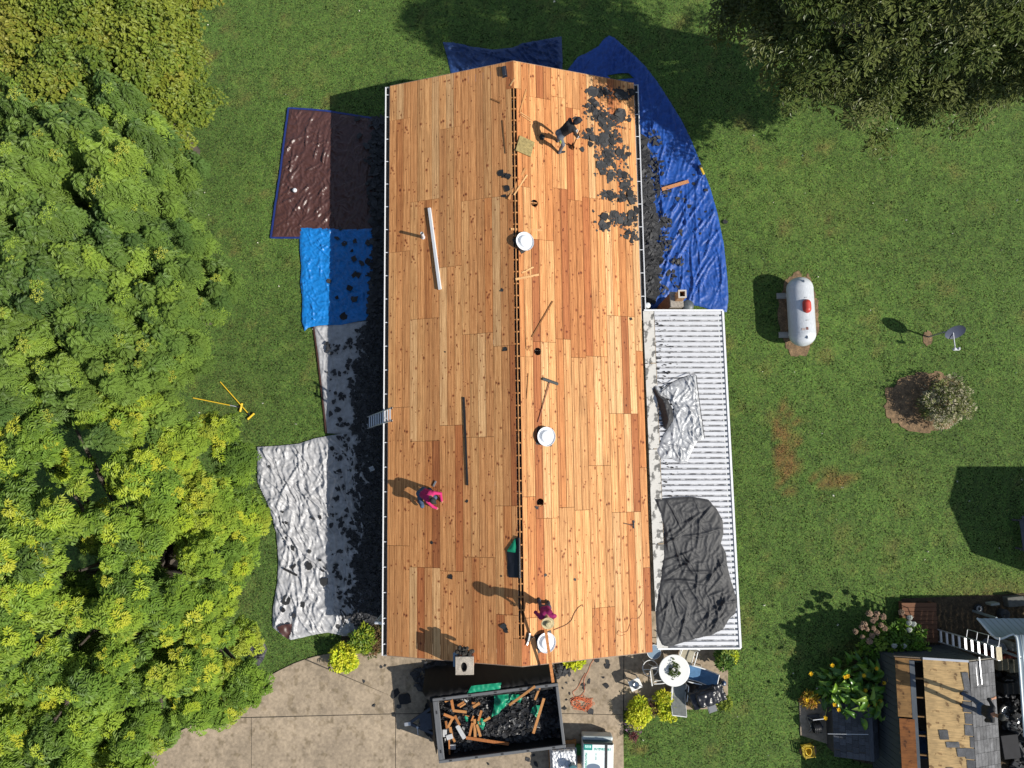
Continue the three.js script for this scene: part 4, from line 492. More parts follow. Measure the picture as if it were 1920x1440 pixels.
function handBones(wrist, dir, palmN, side, col, curl = 0.6) { // palm, four unequal bent fingers, thumb from the side of the palm
  dir = nrm3(dir); palmN = nrm3(sub3(palmN, dir.map(v => v * (dir[0] * palmN[0] + dir[1] * palmN[1] + dir[2] * palmN[2])))); const lat = crs3(dir, palmN).map(v => v * side), B = []; const P = (f, l, n) => add3(add3(add3(wrist, dir, f), lat, l), palmN, n);
  for (const l of [-0.026, -0.009, 0.009, 0.026]) B.push([P(0, l * 0.6, 0), P(0.085, l, 0), 0.017, 0.014, col, 0.01]);
  [[0.028, 0.07], [0.01, 0.08], [-0.01, 0.074], [-0.028, 0.058]].forEach(([l, L]) => { let p = P(0.088, l, 0), a = 0; for (const f of [0.45, 0.32, 0.25]) { a += curl; const q = add3(add3(p, dir, Math.cos(a) * L * f), palmN, Math.sin(a) * L * f); B.push([p, q, 0.0095, 0.0085, col, 0.004]); p = q; } });
  const t0 = P(0.025, 0.03, 0.005), t1 = P(0.055, 0.055, 0.02), t2 = P(0.085, 0.052, 0.035); B.push([t0, t1, 0.0125, 0.0105, col, 0.006], [t1, t2, 0.0105, 0.009, col, 0.006]); return B;
}
function person(label, pos, yaw, J, C, extras) {
  const t = thing('person', label, 'person', pos, yaw), c = C; const Bn = [];
  const mid = (a, b, f = 0.5) => a.map((v, i) => lerp(v, b[i], f));
  const hipV = nrm3(sub3(J.hipR, J.hipL)), shV = nrm3(sub3(J.shR, J.shL)), pel = mid(J.hipL, J.hipR), chest = mid(J.shL, J.shR), waist = J.waist || mid(pel, chest, 0.4), tb = nrm3(sub3(chest, pel));
  for (const s of [-1, 1]) { Bn.push([add3(pel, hipV, s * 0.07), add3(waist, hipV, s * 0.05), 0.115, 0.105, c.pants]); Bn.push([add3(waist, hipV, s * 0.055), add3(add3(chest, tb, -0.1), shV, s * 0.08), 0.108, 0.125, c.shirt]); Bn.push([add3(add3(chest, tb, -0.1), shV, s * 0.08), add3(add3(chest, shV, s * 0.13), tb, -0.02), 0.12, 0.068, c.shirt]); }
  Bn.push([chest, J.neck, 0.06, 0.052, c.neck || c.skin]);
  for (const s of ['L', 'R']) {
    Bn.push([J['sh' + s], J['el' + s], 0.06, 0.047, c.shirt]); Bn.push([J['el' + s], mid(J['el' + s], J['wr' + s], c.sleeve ?? 1), 0.046, 0.038, c.shirt]); Bn.push([J['el' + s], J['wr' + s], 0.041, 0.029, c.sleeve >= 1 ? c.shirt : c.skin]);
    Bn.push([J['hip' + s], J['kn' + s], 0.09, 0.066, c.pants]); Bn.push([J['kn' + s], J['an' + s], 0.064, 0.05, c.pants]); const f = nrm3(sub3(J['toe' + s], J['an' + s])); Bn.push([add3(J['an' + s], [0, -0.02, 0]), J['toe' + s], 0.046, 0.036, c.boot]); Bn.push([J['an' + s], add3(J['an' + s], [-f[0] * 0.05, -0.035, -f[2] * 0.05]), 0.048, 0.042, c.boot]);
  }
  const body = norm(skin(Bn, 0.0155, 0.035));
  // head: skull, jaw, nose, ears, eyes; hair or hood as coloured bulk
  const H = J.head, up = nrm3(J.headUp || [0, 1, 0]), fw = nrm3(J.headFwd), rt = crs3(up, fw), P = (f, r, u) => add3(add3(add3(H, fw, f), rt, r), up, u), S = c.skin, hc = c.hair, dk = rgb(0.03, 0.025, 0.02), lip = rgb(0.32, 0.12, 0.1);
  const hb = [[P(0.005, 0, 0.02), P(-0.03, 0, 0.025), 0.088, 0.086, hc], [P(0.025, 0, 0), P(0.03, 0, -0.055), 0.074, 0.06, S], [P(0.055, 0, -0.085), P(0.06, 0, -0.09), 0.04, 0.038, S], [P(0.09, 0, 0.012), P(0.112, 0, -0.028), 0.011, 0.016, S, 0.008], [J.neck, P(-0.02, 0, -0.06), 0.052, 0.055, c.neck || S], [P(0.092, 0, -0.066), P(0.092, 0.012, -0.066), 0.008, 0.007, lip, 0.004], [P(0.092, 0, -0.066), P(0.092, -0.012, -0.066), 0.008, 0.007, lip, 0.004]];
  for (const s of [-1, 1]) hb.push([P(-0.005, s * 0.082, 0.01), P(-0.01, s * 0.084, -0.03), 0.016, 0.012, c.ear || S, 0.006], [P(0.084, s * 0.032, 0.006), P(0.084, s * 0.034, 0.006), 0.012, 0.012, dk, 0.003], [P(0.088, s * 0.02, 0.028), P(0.086, s * 0.045, 0.026), 0.009, 0.007, c.brow || hc, 0.005]);
  for (const b of c.headExtra ? c.headExtra(P) : []) hb.push(b);
  const head = norm(skin(hb, 0.0065, 0.02)); const parts = [body, head];
  for (const [s, sd] of [['L', -1], ['R', 1]]) parts.push(norm(skin([[J['el' + s].map((v, i) => lerp(v, J['wr' + s][i], 0.8)), J['wr' + s], 0.031, 0.029, C.glove || S], ...handBones(J['wr' + s], J['hand' + s] || sub3(J['wr' + s], J['el' + s]), J['palm' + s] || [0, -1, 0], sd, C.glove || S, J.curl ?? 0.55)], 0.0055, 0.012)));
  for (const g of parts) if (!g.attributes.uv) g.setAttribute('uv', new THREE.BufferAttribute(new Float32Array(g.attributes.position.count * 2), 2));
  part('body', parts, mat({ vertexColors: true, roughness: 0.82 }), t); if (extras) extras(t, P); return t;
}
const SKIN = rgb(0.4, 0.2, 0.12), DENIM = rgb(0.06, 0.1, 0.18), BLACKC = rgb(0.016, 0.016, 0.018), PINK = rgb(0.48, 0.018, 0.13);
{ // worker bent over a tear-off fork, facing down the east slope
  const p = roofWorld(1052, 273), dy = -0.357 * 0.3;
  const w = person('person in black hooded top and grey jeans bent over a shovel on the roof', p, Math.PI / 2 + 0.36, {
    hipL: [0.09, 0.9, -0.12], hipR: [-0.09, 0.9, -0.12], knL: [0.15, 0.49, 0.04], knR: [-0.19, 0.49, -0.04], anL: [0.17, 0.09, -0.05], anR: [-0.23, 0.09, -0.16], toeL: [0.19, 0.02, 0.12], toeR: [-0.26, 0.04, 0.02], waist: [0, 1.05, 0.02],
    shL: [0.19, 1.34, 0.28], shR: [-0.18, 1.32, 0.28], neck: [0.0, 1.41, 0.37], head: [0.0, 1.47, 0.49], headFwd: [0, -0.7, 0.7], headUp: [0, 0.7, 0.7], elL: [0.2, 1.06, 0.34], elR: [-0.22, 1.05, 0.34], wrL: [0.02, 0.86, 0.46], wrR: [-0.22, 0.8, 0.42], handL: [-0.4, -0.6, 0.2], handR: [-0.2, -0.8, 0.2], palmL: [-1, 0, 0], palmR: [1, 0, 0], curl: 0.85
  }, { skin: SKIN, shirt: BLACKC, pants: rgb(0.13, 0.16, 0.2), boot: rgb(0.03, 0.03, 0.035), hair: rgb(0.02, 0.02, 0.028), ear: rgb(0.02, 0.02, 0.026), neck: BLACKC, sleeve: 1, glove: rgb(0.55, 0.55, 0.55), headExtra: P => [[P(-0.03, 0, 0.03), P(-0.05, 0, -0.06), 0.105, 0.1, rgb(0.018, 0.018, 0.024)], [P(0.06, 0, 0.06), P(0.13, 0, 0.045), 0.05, 0.03, rgb(0.02, 0.02, 0.03), 0.01]] },
    t => { part('rag', [rbox(0.09, 0.16, 0.05, 0.02, -0.2, 0.82, -0.16)], grainMat(0.55, 0.62, 0.12), t); });
  const M = w.matrixWorld; w.updateMatrixWorld(); const a = V(0.06, 0.95, 0.5).applyMatrix4(w.matrixWorld), b = roofWorld(1073, 277, 0.02);
  const t = thing('shovel', 'dark flat roofing shovel held by the worker in black', 'shovel'); const c = V(-0.16, 0.74, 0.48).applyMatrix4(w.matrixWorld), d = b.clone().sub(c).normalize(), top = c.clone().addScaledVector(d, -0.32); part('shaft', rod(top, b.clone().addScaledVector(d, -0.14), 0.017), mat({ color: rgb(0.1, 0.05, 0.03), roughness: 0.6 }), t); part('blade', bar(b.clone().addScaledVector(d, -0.2), b, 0.2, 0.012), mat({ color: rgb(0.05, 0.045, 0.045), metalness: 0.5, roughness: 0.5 }), t);
}
{ // crouching worker in a bright pink top on the west slope
  const p = roofWorld(802, 935);
  person('person in bright pink top and blue jeans crouching on the west slope', p, 0.62, {
    hipL: [0.1, 0.34, -0.3], hipR: [-0.1, 0.36, -0.28], knL: [0.26, 0.4, 0.12], knR: [-0.22, 0.5, 0.1], anL: [0.24, 0.09, -0.2], anR: [-0.27, 0.14, -0.08], toeL: [0.3, 0.02, -0.02], toeR: [-0.29, 0.09, 0.14], waist: [0.06, 0.47, -0.2],
    shL: [0.34, 0.68, -0.02], shR: [0.03, 0.75, 0.08], neck: [0.2, 0.78, 0.07], head: [0.2, 0.87, 0.16], headFwd: [0.1, -0.6, 0.8], headUp: [0, 0.8, 0.6], elL: [0.48, 0.45, 0.12], elR: [0.04, 0.5, 0.3], wrL: [0.36, 0.22, 0.32], wrR: [0.08, 0.26, 0.42], handL: [0, -0.5, 0.6], handR: [0.1, -0.7, 0.5], palmL: [0, -1, 0], palmR: [0, -1, 0]
  }, { skin: SKIN, shirt: PINK, pants: DENIM, boot: rgb(0.03, 0.025, 0.02), hair: rgb(0.02, 0.018, 0.017), sleeve: 1, headExtra: P => [[P(0.0, 0, 0.04), P(-0.03, 0, 0.05), 0.098, 0.096, rgb(0.02, 0.022, 0.02)], [P(0.09, 0, 0.05), P(0.15, 0, 0.035), 0.045, 0.03, rgb(0.02, 0.022, 0.02), 0.008]] });
  roofStick('pry_bar', 'short grey pry bar lying by the hand of the crouching worker', 'pry bar', [813, 912], [818, 902], 0.05, 0.035, greyMetal);
}
{ // worker in straw hat, walking a board out over the gable
  const p = roofWorld(1020, 1133), yaw = 0.18;
  const w = person('person in straw hat and magenta top handling a long board above the dumpster', p, yaw, {
    hipL: [0.1, 0.88, -0.05], hipR: [-0.1, 0.88, -0.05], knL: [0.13, 0.46, 0.06], knR: [-0.12, 0.47, -0.02], anL: [0.14, 0.06, -0.02], anR: [-0.13, 0.1, -0.16], toeL: [0.15, 0.0, 0.15], toeR: [-0.14, 0.05, 0.02], waist: [0, 1.05, -0.03],
    shL: [0.2, 1.35, 0.12], shR: [-0.19, 1.35, 0.1], neck: [0, 1.42, 0.15], head: [0.0, 1.55, 0.22], headFwd: [0, -0.35, 0.9], headUp: [0, 0.93, 0.36], elL: [0.25, 1.05, 0.2], elR: [-0.3, 1.12, -0.02], wrL: [0.06, 0.9, 0.34], wrR: [-0.22, 0.93, 0.16], handL: [-0.6, -0.2, 0.5], handR: [0.4, -0.2, 0.6], palmL: [0, 1, 0], palmR: [0, 1, 0], curl: 0.7
  }, { skin: SKIN, shirt: rgb(0.3, 0.012, 0.11), pants: rgb(0.05, 0.07, 0.11), boot: rgb(0.04, 0.03, 0.02), hair: rgb(0.02, 0.017, 0.015), sleeve: 0.35 },
    (t, P) => {
      const h = P(-0.01, 0, 0.1), straw = grainMat(0.72, 0.6, 0.34, { map: speckTex, bumpScale: 0.006 }); const g = lathe([[0, 0.1], [0.06, 0.1], [0.085, 0.085], [0.095, 0.0], [0.15, -0.012], [0.19, 0.004], [0.192, -0.004], [0.15, -0.022], [0.09, -0.012]], 36); const hat = part('straw_hat', [g], straw, t); hat.position.set(...h); hat.quaternion.setFromUnitVectors(V(0, 1, 0), V(0, 0.93, 0.36).normalize()); const b = part('hat_band', [lathe([[0.0965, 0.006], [0.092, 0.034], [0.0885, 0.034]], 36)], grainMat(0.3, 0.22, 0.1), hat);
    });
  w.updateMatrixWorld(); const a = V(-0.08, 0.93, 0.18).applyMatrix4(w.matrixWorld), q = at(1037, 1279, 4.05), d = q.clone().sub(a).normalize(), s = a.clone().addScaledVector(d, -0.25);
  obj('long_board', bar(s, q, 0.09, 0.03), mat({ map: woodTex, color: rgb(0.66, 0.36, 0.16), roughness: 0.8 }), 'long reddish board carried over the round vent toward the dumpster', 'board');
}
// ================================================================ dumpster trailer and its load
{
  const base = struct('slab_joint_bed', slab(A([[395, 1346], [480, 1290], [575, 1236], [650, 1226], [1360, 1200], [1360, 1325], [1165, 1327], [1165, 1590], [200, 1590], [222, 1462], [260, 1422], [335, 1377]]), 0.04, 0.032, 0), grainMat(0.09, 0.08, 0.065));
  const RIM = 1.55, c = A([[812, 1308], [1046, 1281], [1061, 1400], [822, 1432]], RIM);
  const ctr = c[0].clone().add(c[1]).add(c[2]).add(c[3]).multiplyScalar(0.25), ex = c[1].clone().sub(c[0]).add(c[2].clone().sub(c[3])).multiplyScalar(0.5), ez = c[3].clone().sub(c[0]).add(c[2].clone().sub(c[1])).multiplyScalar(0.5); const LX = ex.length(), LZ = ez.length(), yaw = Math.atan2(-ex.z, ex.x);
  const t = thing('dumpster_trailer', 'black open-topped dumpster trailer with grey steel rim beside the gable', 'dumpster', V(ctr.x, 0.05, ctr.z), yaw);
  const steel = grainMat(0.03, 0.031, 0.034, { roughness: 0.5, metalness: 0.2 }), rim = grainMat(0.17, 0.175, 0.185, { roughness: 0.5 }), th = 0.05, h = RIM - 0.05;
  part('floor', box(LX, 0.08, LZ, 0, 0.42, 0), steel, t);
  for (const s of [-1, 1]) { part('side_wall', box(LX - 0.12, h - 0.46, th, 0, 0.46 + (h - 0.46) / 2, s * (LZ / 2 - 0.05)), steel, t); part('end_wall', box(th, h - 0.46, LZ - 0.06, s * (LX / 2 - 0.05), 0.46 + (h - 0.46) / 2, 0), steel, t); }
  for (const s of [-1, 1]) part('rim', rbox(LX, 0.09, 0.1, 0.015, 0, h, s * (LZ / 2 - 0.05)), rim, t);
  part('rim', rbox(0.2, 0.085, LZ - 0.21, 0.015, -LX / 2 + 0.1, h, 0), rim, t); part('rim', rbox(0.1, 0.085, LZ - 0.21, 0.015, LX / 2 - 0.05, h, 0), rim, t);
  for (let k = 0; k < 5; k++) for (const s of [-1, 1]) part('stake_pocket', box(0.09, 0.012, 0.045, -LX / 2 + 0.4 + k * (LX - 0.8) / 4, h + 0.048, s * (LZ / 2 - 0.05)), blackMatte, t);
  for (const z of [-0.28, 0.32]) part('stake_pocket', box(0.05, 0.012, 0.1, -LX / 2 + 0.1, h + 0.046, z * LZ), blackMatte, t);
  for (let k = 0; k < 7; k++) for (const s of [-1, 1]) part('rib', box(0.07, h - 0.5, 0.05, -LX / 2 + 0.3 + k * (LX - 0.6) / 6, 0.46 + (h - 0.5) / 2, s * (LZ / 2)), steel, t);
  const tyre = grainMat(0.018, 0.018, 0.018); for (const x of [-0.45, 0.45]) for (const s of [-1, 1]) { const w = part('wheel', new THREE.TorusGeometry(0.25, 0.1, 12, 28).translate(x, 0.35, s * (LZ / 2 - 0.12)), tyre, t); part('hub', cyl(0.17, 0.17, 0.1, 0, -0.05, 0).rotateX(Math.PI / 2).translate(x, 0.35, s * (LZ / 2 - 0.12)), greyMetal, w); }
  // drawbar at the west end
  const blue = grainMat(0.06, 0.075, 0.11, { roughness: 0.5 }); part('drawbar', [bar(V(-LX / 2, 0.45, -0.55), V(-LX / 2 - 1.05, 0.42, 0), 0.09, 0.1), bar(V(-LX / 2, 0.45, 0.55), V(-LX / 2 - 1.05, 0.42, 0), 0.09, 0.1), box(0.5, 0.03, 0.55, -LX / 2 - 0.42, 0.47, 0)], blue, t); part('jack', [cyl(0.04, 0.04, 0.75, -LX / 2 - 0.72, 0.05, 0.06), rod(V(-LX / 2 - 0.72, 0.78, 0.06), V(-LX / 2 - 0.72, 0.78, 0.3), 0.02)], greyMetal, t); part('coupler', [rbox(0.24, 0.12, 0.14, 0.03, -LX / 2 - 1.1, 0.44, 0)], greyMetal, t);
  { // faded white lettering strip near the rim (too blurred to read in the picture)
    const r = mulberry(503), W = 256, H = 32, marks = []; for (let i = 0; i < 11; i++) marks.push([10 + i * 21 + r() * 3, 4 + r() * 3, 9 + r() * 6, 20 + r() * 4, r()]);
    const tx = texture(W, H, (u, v, x, y) => { let on = 0; for (const [mx, my, mw, mh, k] of marks) if (x > mx && x < mx + mw && y > my && y < my + mh && !(x > mx + 4 && x < mx + mw - 3 && ((y > my + 4 && y < my + mh / 2 - 1) || (k > 0.4 && y > my + mh / 2 + 2 && y < my + mh - 4)))) on = 1; return on ? [215, 215, 215] : [12, 12, 13]; });
    part('lettering', box(0.62, 0.07, 0.004, -LX / 2 + 0.95, h - 0.14, -(LZ / 2 + 0.001)), mat({ map: tx, roughness: 0.6 }), t);
  }
  t.updateMatrixWorld(); const W4 = t.matrixWorld;
  // load: crushed felt heaped up, higher to the east end middle
  const lh = (x, z) => 0.72 + 0.42 * Math.exp(-(((x - 0.45) / 1.05) ** 2) - ((z / 0.75) ** 2)) + 0.22 * Math.exp(-(((x + 1.2) / 0.7) ** 2)) + 0.05 * N2(x * 3, z * 3);
  const ms = [], cols = [], r = mulberry(505); { const q = []; for (let i = 0; i < 2600; i++) { const x = (r() - 0.5) * (LX - 0.2), z = (r() - 0.5) * (LZ - 0.2), s = 0.45 + r() * 0.9; q.push([x, z, s]); const m = new THREE.Matrix4().compose(V(x, lh(x, z) + (r() - 0.3) * 0.06, z), euler((r() - 0.5) * 1.6, r() * 6.28, (r() - 0.5) * 1.6), V(s, s, s)); ms.push(W4.clone().multiply(m)); const k = 0.9 + r() * 1.5; cols.push(rgb(k, k, k)); } }
  const pile = instanced('felt_load', feltGeos[4], mat({ color: rgb(0.035, 0.035, 0.037), roughness: 0.42, map: speckTex }), ms, cols); tag(pile, 'crushed black felt scraps filling the dumpster trailer', 'roof debris');
  const under = sheet([V(-LX / 2 + 0.08, 0, -LZ / 2 + 0.08), V(LX / 2 - 0.08, 0, -LZ / 2 + 0.08), V(LX / 2 - 0.08, 0, LZ / 2 - 0.08), V(-LX / 2 + 0.08, 0, LZ / 2 - 0.08)], 0.09, (x, z) => lh(x, z) - 0.03, 0.8); under.applyMatrix4(W4); const us = stuff('felt_bed', under, feltMats[2], 'dark matted felt underneath the scraps in the dumpster', 'roof debris');
  const LW = (u, v, hh) => at(u, v, hh);
  // lumber thrown in
  [[834, 1315, 846, 1309, .09], [846, 1309, 850, 1331, .09], [849, 1332, 875, 1335, .09], [858, 1323, 870, 1316, .07], [862, 1326, 873, 1319, .05], [885, 1318, 900, 1320, .07], [887, 1326, 899, 1318, .09], [903, 1332, 897, 1352, .08], [899, 1357, 919, 1345, .08], [832, 1339, 852, 1347, .09], [849, 1346, 840, 1364, .08], [853, 1342, 862, 1360, .08], [890, 1348, 891, 1384, .09], [886, 1355, 880, 1380, .08], [894, 1358, 901, 1381, .08], [836, 1352, 838, 1366, .07], [844, 1363, 848, 1385, .09], [842, 1385, 843, 1415, .05], [846, 1378, 853, 1391, .07], [888, 1342, 884, 1352, .06], [868, 1340, 880, 1343, .03]].forEach(([a, b, cc, d, w], i) => obj('wood_offcut', bar(LW(a, b, 1.16 + 0.015 * (i % 5)), LW(cc, d, 1.18 + 0.02 * (i % 4)), w, 0.035), [tanW, mat({ map: woodTex, color: rgb(0.62, 0.33, 0.13), roughness: 0.8 })][i & 1], 'orange wood offcut in the jumble at the west end of the dumpster', 'wood offcut', 'wood offcuts in the dumpster'));
  const rw = mat({ map: woodTex, color: rgb(0.5, 0.24, 0.09), roughness: 0.8 });
  obj('wood_board', bar(LW(874, 1383, 1.2), LW(954, 1395, 1.2), 0.1, 0.04), rw, 'long dark board lying along the south wall inside the dumpster', 'board'); obj('wood_board', bar(LW(1020, 1309, 1.42), LW(1000, 1375, 1.3), 0.09, 0.035), tanW, 'orange board leaning at the east end of the load', 'board'); obj('wood_board', bar(LW(1003, 1287, 1.7), LW(955, 1322, 1.35), 0.08, 0.03), tanW, 'orange board slanting over the north rim across the green sheet', 'board'); obj('wood_board', bar(LW(1012, 1289, 1.5), LW(1003, 1312, 1.38), 0.07, 0.03), tanW, 'short board upright by the north rim of the dumpster', 'board');
  for (const [u, v, w, d, a, hh, lab] of [[864, 1372, 0.13, 0.5, 0.55, 1.22, 'long white box among the lumber in the dumpster'], [834, 1374, 0.14, 0.24, 0.05, 1.16, 'white flat box by the west rim of the dumpster'], [843, 1381, 0.22, 0.16, 0.3, 1.2, 'small pale blue box on the offcuts in the dumpster'], [849, 1400, 0.2, 0.16, 0, 1.05, 'dim grey box in the shaded corner of the dumpster']]) { const p = LW(u, v, hh); obj('carton', [rbox(w, 0.1, d, 0.006, p.x, p.y, p.z, a)], grainMat(0.7, 0.71, 0.72), lab, 'box'); }
  // green sheet over the north rim and into the load
  const gm = plastic(0.008, 0.36, 0.19, 0.45), gt = thing('green_sheet', 'bright green sheet draped over the north rim of the dumpster', 'sheet');
  part('fold', sheet(A([[876, 1300], [905, 1296], [938, 1292], [940, 1280], [884, 1286]], RIM + 0.04), 0.04, (x, z, d) => RIM + 0.055 + 0.02 * N2(x * 5, z * 5) - 0.02 * (1 - sst(0, 0.1, d)), 0.6), gm, gt);
  part('hanging', sheet(A([[914, 1298], [940, 1296], [960, 1304], [982, 1305], [975, 1320], [958, 1314], [950, 1325], [934, 1340], [921, 1348], [926, 1326], [927, 1308]], 1.35), 0.04, (x, z, d) => 1.2 + 0.2 * sst(0.0, 0.25, d) + 0.06 * N2(x * 4, z * 4) + 0.04 * (1 - Math.abs(N2(x * 8, z * 3))), 0.6), gm, gt);
  for (const [u, v, s, lab] of [[1005, 1333, 14, 'crumpled green sheet piece at the east end of the load'], [904, 1358, 13, 'green sheet scrap below the middle offcuts'], [874, 1349, 7, 'small green crumb between the lumber']]) { const P = []; for (let i = 0; i < 9; i++) { const a = i / 9 * 6.28, q = s * (0.6 + 0.5 * hash(i, u, 3)); P.push(at(u + Math.cos(a) * q * 0.7, v + Math.sin(a) * q, 1.3)); } obj('green_scrap', sheet(P, 0.04, (x, z, d) => 1.2 + 0.14 * sst(0, 0.2, d) + 0.05 * N2(x * 8, z * 8), 0.6), gm, lab, 'sheet'); }
  // black tarps: one hung from the north rim toward the wall, one round the west end
  const bt = plastic(0.004, 0.004, 0.005, 0.75);
  { const P = A([[792, 1258], [820, 1244], [960, 1250], [1035, 1246], [1046, 1281], [930, 1294], [812, 1307], [795, 1290]], 0.9); tarpPolys.push(P); obj('black_tarp', sheet(P, 0.06, (x, z, d) => { const q = V(x, 0, z).applyMatrix4(W4.clone().invert()); return 0.1 + (RIM - 0.16) * sst(-LZ / 2 - 0.75, -LZ / 2 - 0.05, q.z) + 0.04 * N2(x * 4, z * 4); }, 0.6), bt, 'black tarp hung from the north rim of the dumpster', 'tarp'); }
  { const P = smoothPoly(A([[812, 1308], [800, 1318], [790, 1345], [787, 1370], [796, 1390], [815, 1402], [822, 1404]], 0.9)); obj('black_tarp', sheet(P, 0.06, (x, z, d) => { const q = V(x, 0, z).applyMatrix4(W4.clone().invert()); return 0.3 + (RIM - 0.36) * sst(-LX / 2 - 0.35, -LX / 2 - 0.02, q.x) + 0.03 * N2(x * 4, z * 4); }, 0.6), bt, 'black tarp bulging over the drawbar end of the dumpster', 'tarp'); }
  heap('felt_heap', 'black felt scraps fallen between the gable wall and the dumpster', [[770, 1262], [800, 1240], [1010, 1250], [1060, 1238], [1070, 1262], [1040, 1275], [800, 1290], [790, 1300]], () => 0.09, 520, 11, () => 1, 1.15);
}
// ================================================================ pallets of shingles
{
  const W = 256, H = 512; const tx = texture(W, H, (u, v, x, y) => { // printed wrap: teal panel, upright teal writing too blurred to read, grey and lime shapes
    const n = 8 * (fbm(u, v, 12, 521, 3) - 0.5) - (Math.abs(N2(u * 6, v * 14)) < 0.05 ? 22 : 0); let c = [228 + n, 234 + n, 233 + n]; const ink = (a, b) => hash(x >> 2, y >> 2, a) > b;
    if (v > 0.03 && v < 0.22 && u > 0.02 && u < 0.3) c = (v > 0.08 && v < 0.16 && u > 0.06 && u < 0.26 && ink(1, 0.35)) ? [200, 235, 228] : [20, 140, 128];
    if (v > 0.15 && v < 0.22 && u > 0.34 && u < 0.9 && ink(2, 0.4)) c = [30, 150, 132];
    if (v > 0.3 && v < 0.92 && u > 0.07 && u < 0.14 && ink(3, 0.45)) c = [34, 152, 130]; if (v > 0.3 && v < 0.5 && u > 0.4 && u < 0.44 && ink(4, 0.45)) c = [70, 150, 140];
    const dx = u - 0.34, dy = (v - 0.72) * 2; if (dx * dx + dy * dy < 0.05 && v > 0.6) c = [108, 122, 140]; const ex = u - 0.5, ey = (v - 0.84) * 2; if (ex * ex + ey * ey < 0.028) c = [170, 220, 88]; if (v < 0.028) c = [30, 66, 66]; return c; });
  const p = at(1122, 1420, 1.0), t = thing('shingle_pallet', 'pallet of shingles in printed white and teal wrap', 'pallet', V(p.x, 0.05, p.z), -0.03);
  part('pallet_base', [box(1.0, 0.03, 1.1, 0, 0.12, 0.05), ...[-0.45, 0, 0.45].map(x => box(0.1, 0.1, 1.1, x, 0.05, 0.05))], tanW, t);
  const g = norm(new RoundedBoxGeometry(1.05, 0.78, 1.1, 3, 0.05)); { const P = g.attributes.position, U = g.attributes.uv; for (let i = 0; i < P.count; i++) U.setXY(i, P.getX(i) / 1.06 + 0.5, P.getZ(i) / 1.1 * 0.98 + 0.5); } part('wrapped_bundles', g.translate(0, 0.525, 0.1), mat({ map: tx, roughness: 0.3 }), t);
  part('stretch_film', [rbox(1.07, 0.5, 0.16, 0.06, 0, 0.39, -0.5)], phys({ color: rgb(0.5, 0.56, 0.56), roughness: 0.25 }), t);
  part('black_strap', [box(0.085, 0.012, 1.1, 0.27, 0.921, 0.1)], blackMatte, t); part('black_strap', [box(1.0, 0.01, 0.04, 0, 0.919, -0.42)], blackMatte, t);
  const p2 = at(1057, 1432, 0.75), t2 = thing('shingle_pallet', 'pallet in crinkled clear and white film against the dumpster', 'pallet', V(p2.x + 0.02, 0.05, p2.z + 0.2), 0.05);
  part('pallet_base', [box(1.0, 0.03, 1.5, 0, 0.12, 0), ...[-0.45, 0, 0.45].map(x => box(0.1, 0.1, 1.5, x, 0.05, 0))], tanW, t2); part('wrapped_bundles', [rbox(0.88, 0.5, 1.3, 0.03, 0, 0.39, 0)], grainMat(0.45, 0.43, 0.42), t2);
  part('film', sheet([V(-0.47, 0, -0.68), V(0.47, 0, -0.66), V(0.47, 0, 0.7), V(-0.47, 0, 0.7)], 0.025, (x, z, d) => 0.67 + 0.06 * (1 - Math.abs(N2(x * 5, z * 3))) ** 3 + 0.03 * N2(x * 9, z * 9) - 0.16 * (1 - sst(0, 0.08, d)), 0.6), mat({ color: rgb(0.74, 0.75, 0.77), roughness: 0.25, metalness: 0.1 }), t2);
  const q = at(1073, 1437, 0.8), b = thing('pail', 'dark teal pail with a lid standing on the film wrapped pallet', 'pail', V(q.x, 0.78, q.z)); part('body', lathe([[0, 0], [0.12, 0], [0.14, 0.3]], 24), mat({ color: rgb(0.02, 0.09, 0.11), roughness: 0.35 }), b); part('lid', lathe([[0, 0.325], [0.13, 0.325], [0.15, 0.3]], 24), mat({ color: rgb(0.06, 0.16, 0.18), roughness: 0.3 }), b);
  obj('green_crate', [rbox(0.3, 0.22, 0.33, 0.02, at(1087, 1406, 0.2).x, 0.16, at(1087, 1406, 0.2).z)], mat({ color: rgb(0.02, 0.2, 0.03), roughness: 0.5 }), 'green box between the two shingle pallets', 'crate');
}
{ // orange cord heaped on the concrete, running to the roof
  const r = mulberry(531), P = [[1116, 1233], [1108, 1245], [1103, 1258], [1097, 1270], [1095, 1280], [1096, 1296], [1090, 1306]].map(([u, v]) => at(u, v, 0.07)); const c0 = at(1093, 1318, 0.07); for (let i = 0; i < 90; i++) { const a = i * 0.62 + r() * 0.3, q = 0.1 + r() * 0.3; P.push(V(c0.x + Math.cos(a) * q * 1.05 + (r() - 0.5) * 0.16, 0.065 + r() * 0.04, c0.z + Math.sin(a) * q * 0.72)); } P.push(...[[1080, 1308], [1074, 1298], [1080, 1293], [1084, 1288], [1092, 1272], [1098, 1262]].map(([u, v]) => at(u, v, 0.07)));
  obj('extension_cord', tube(P, 0.0075, 700, 5), mat({ color: rgb(0.66, 0.16, 0.06), roughness: 0.5 }), 'orange extension cord heaped in loops on the patio concrete', 'cord');
}
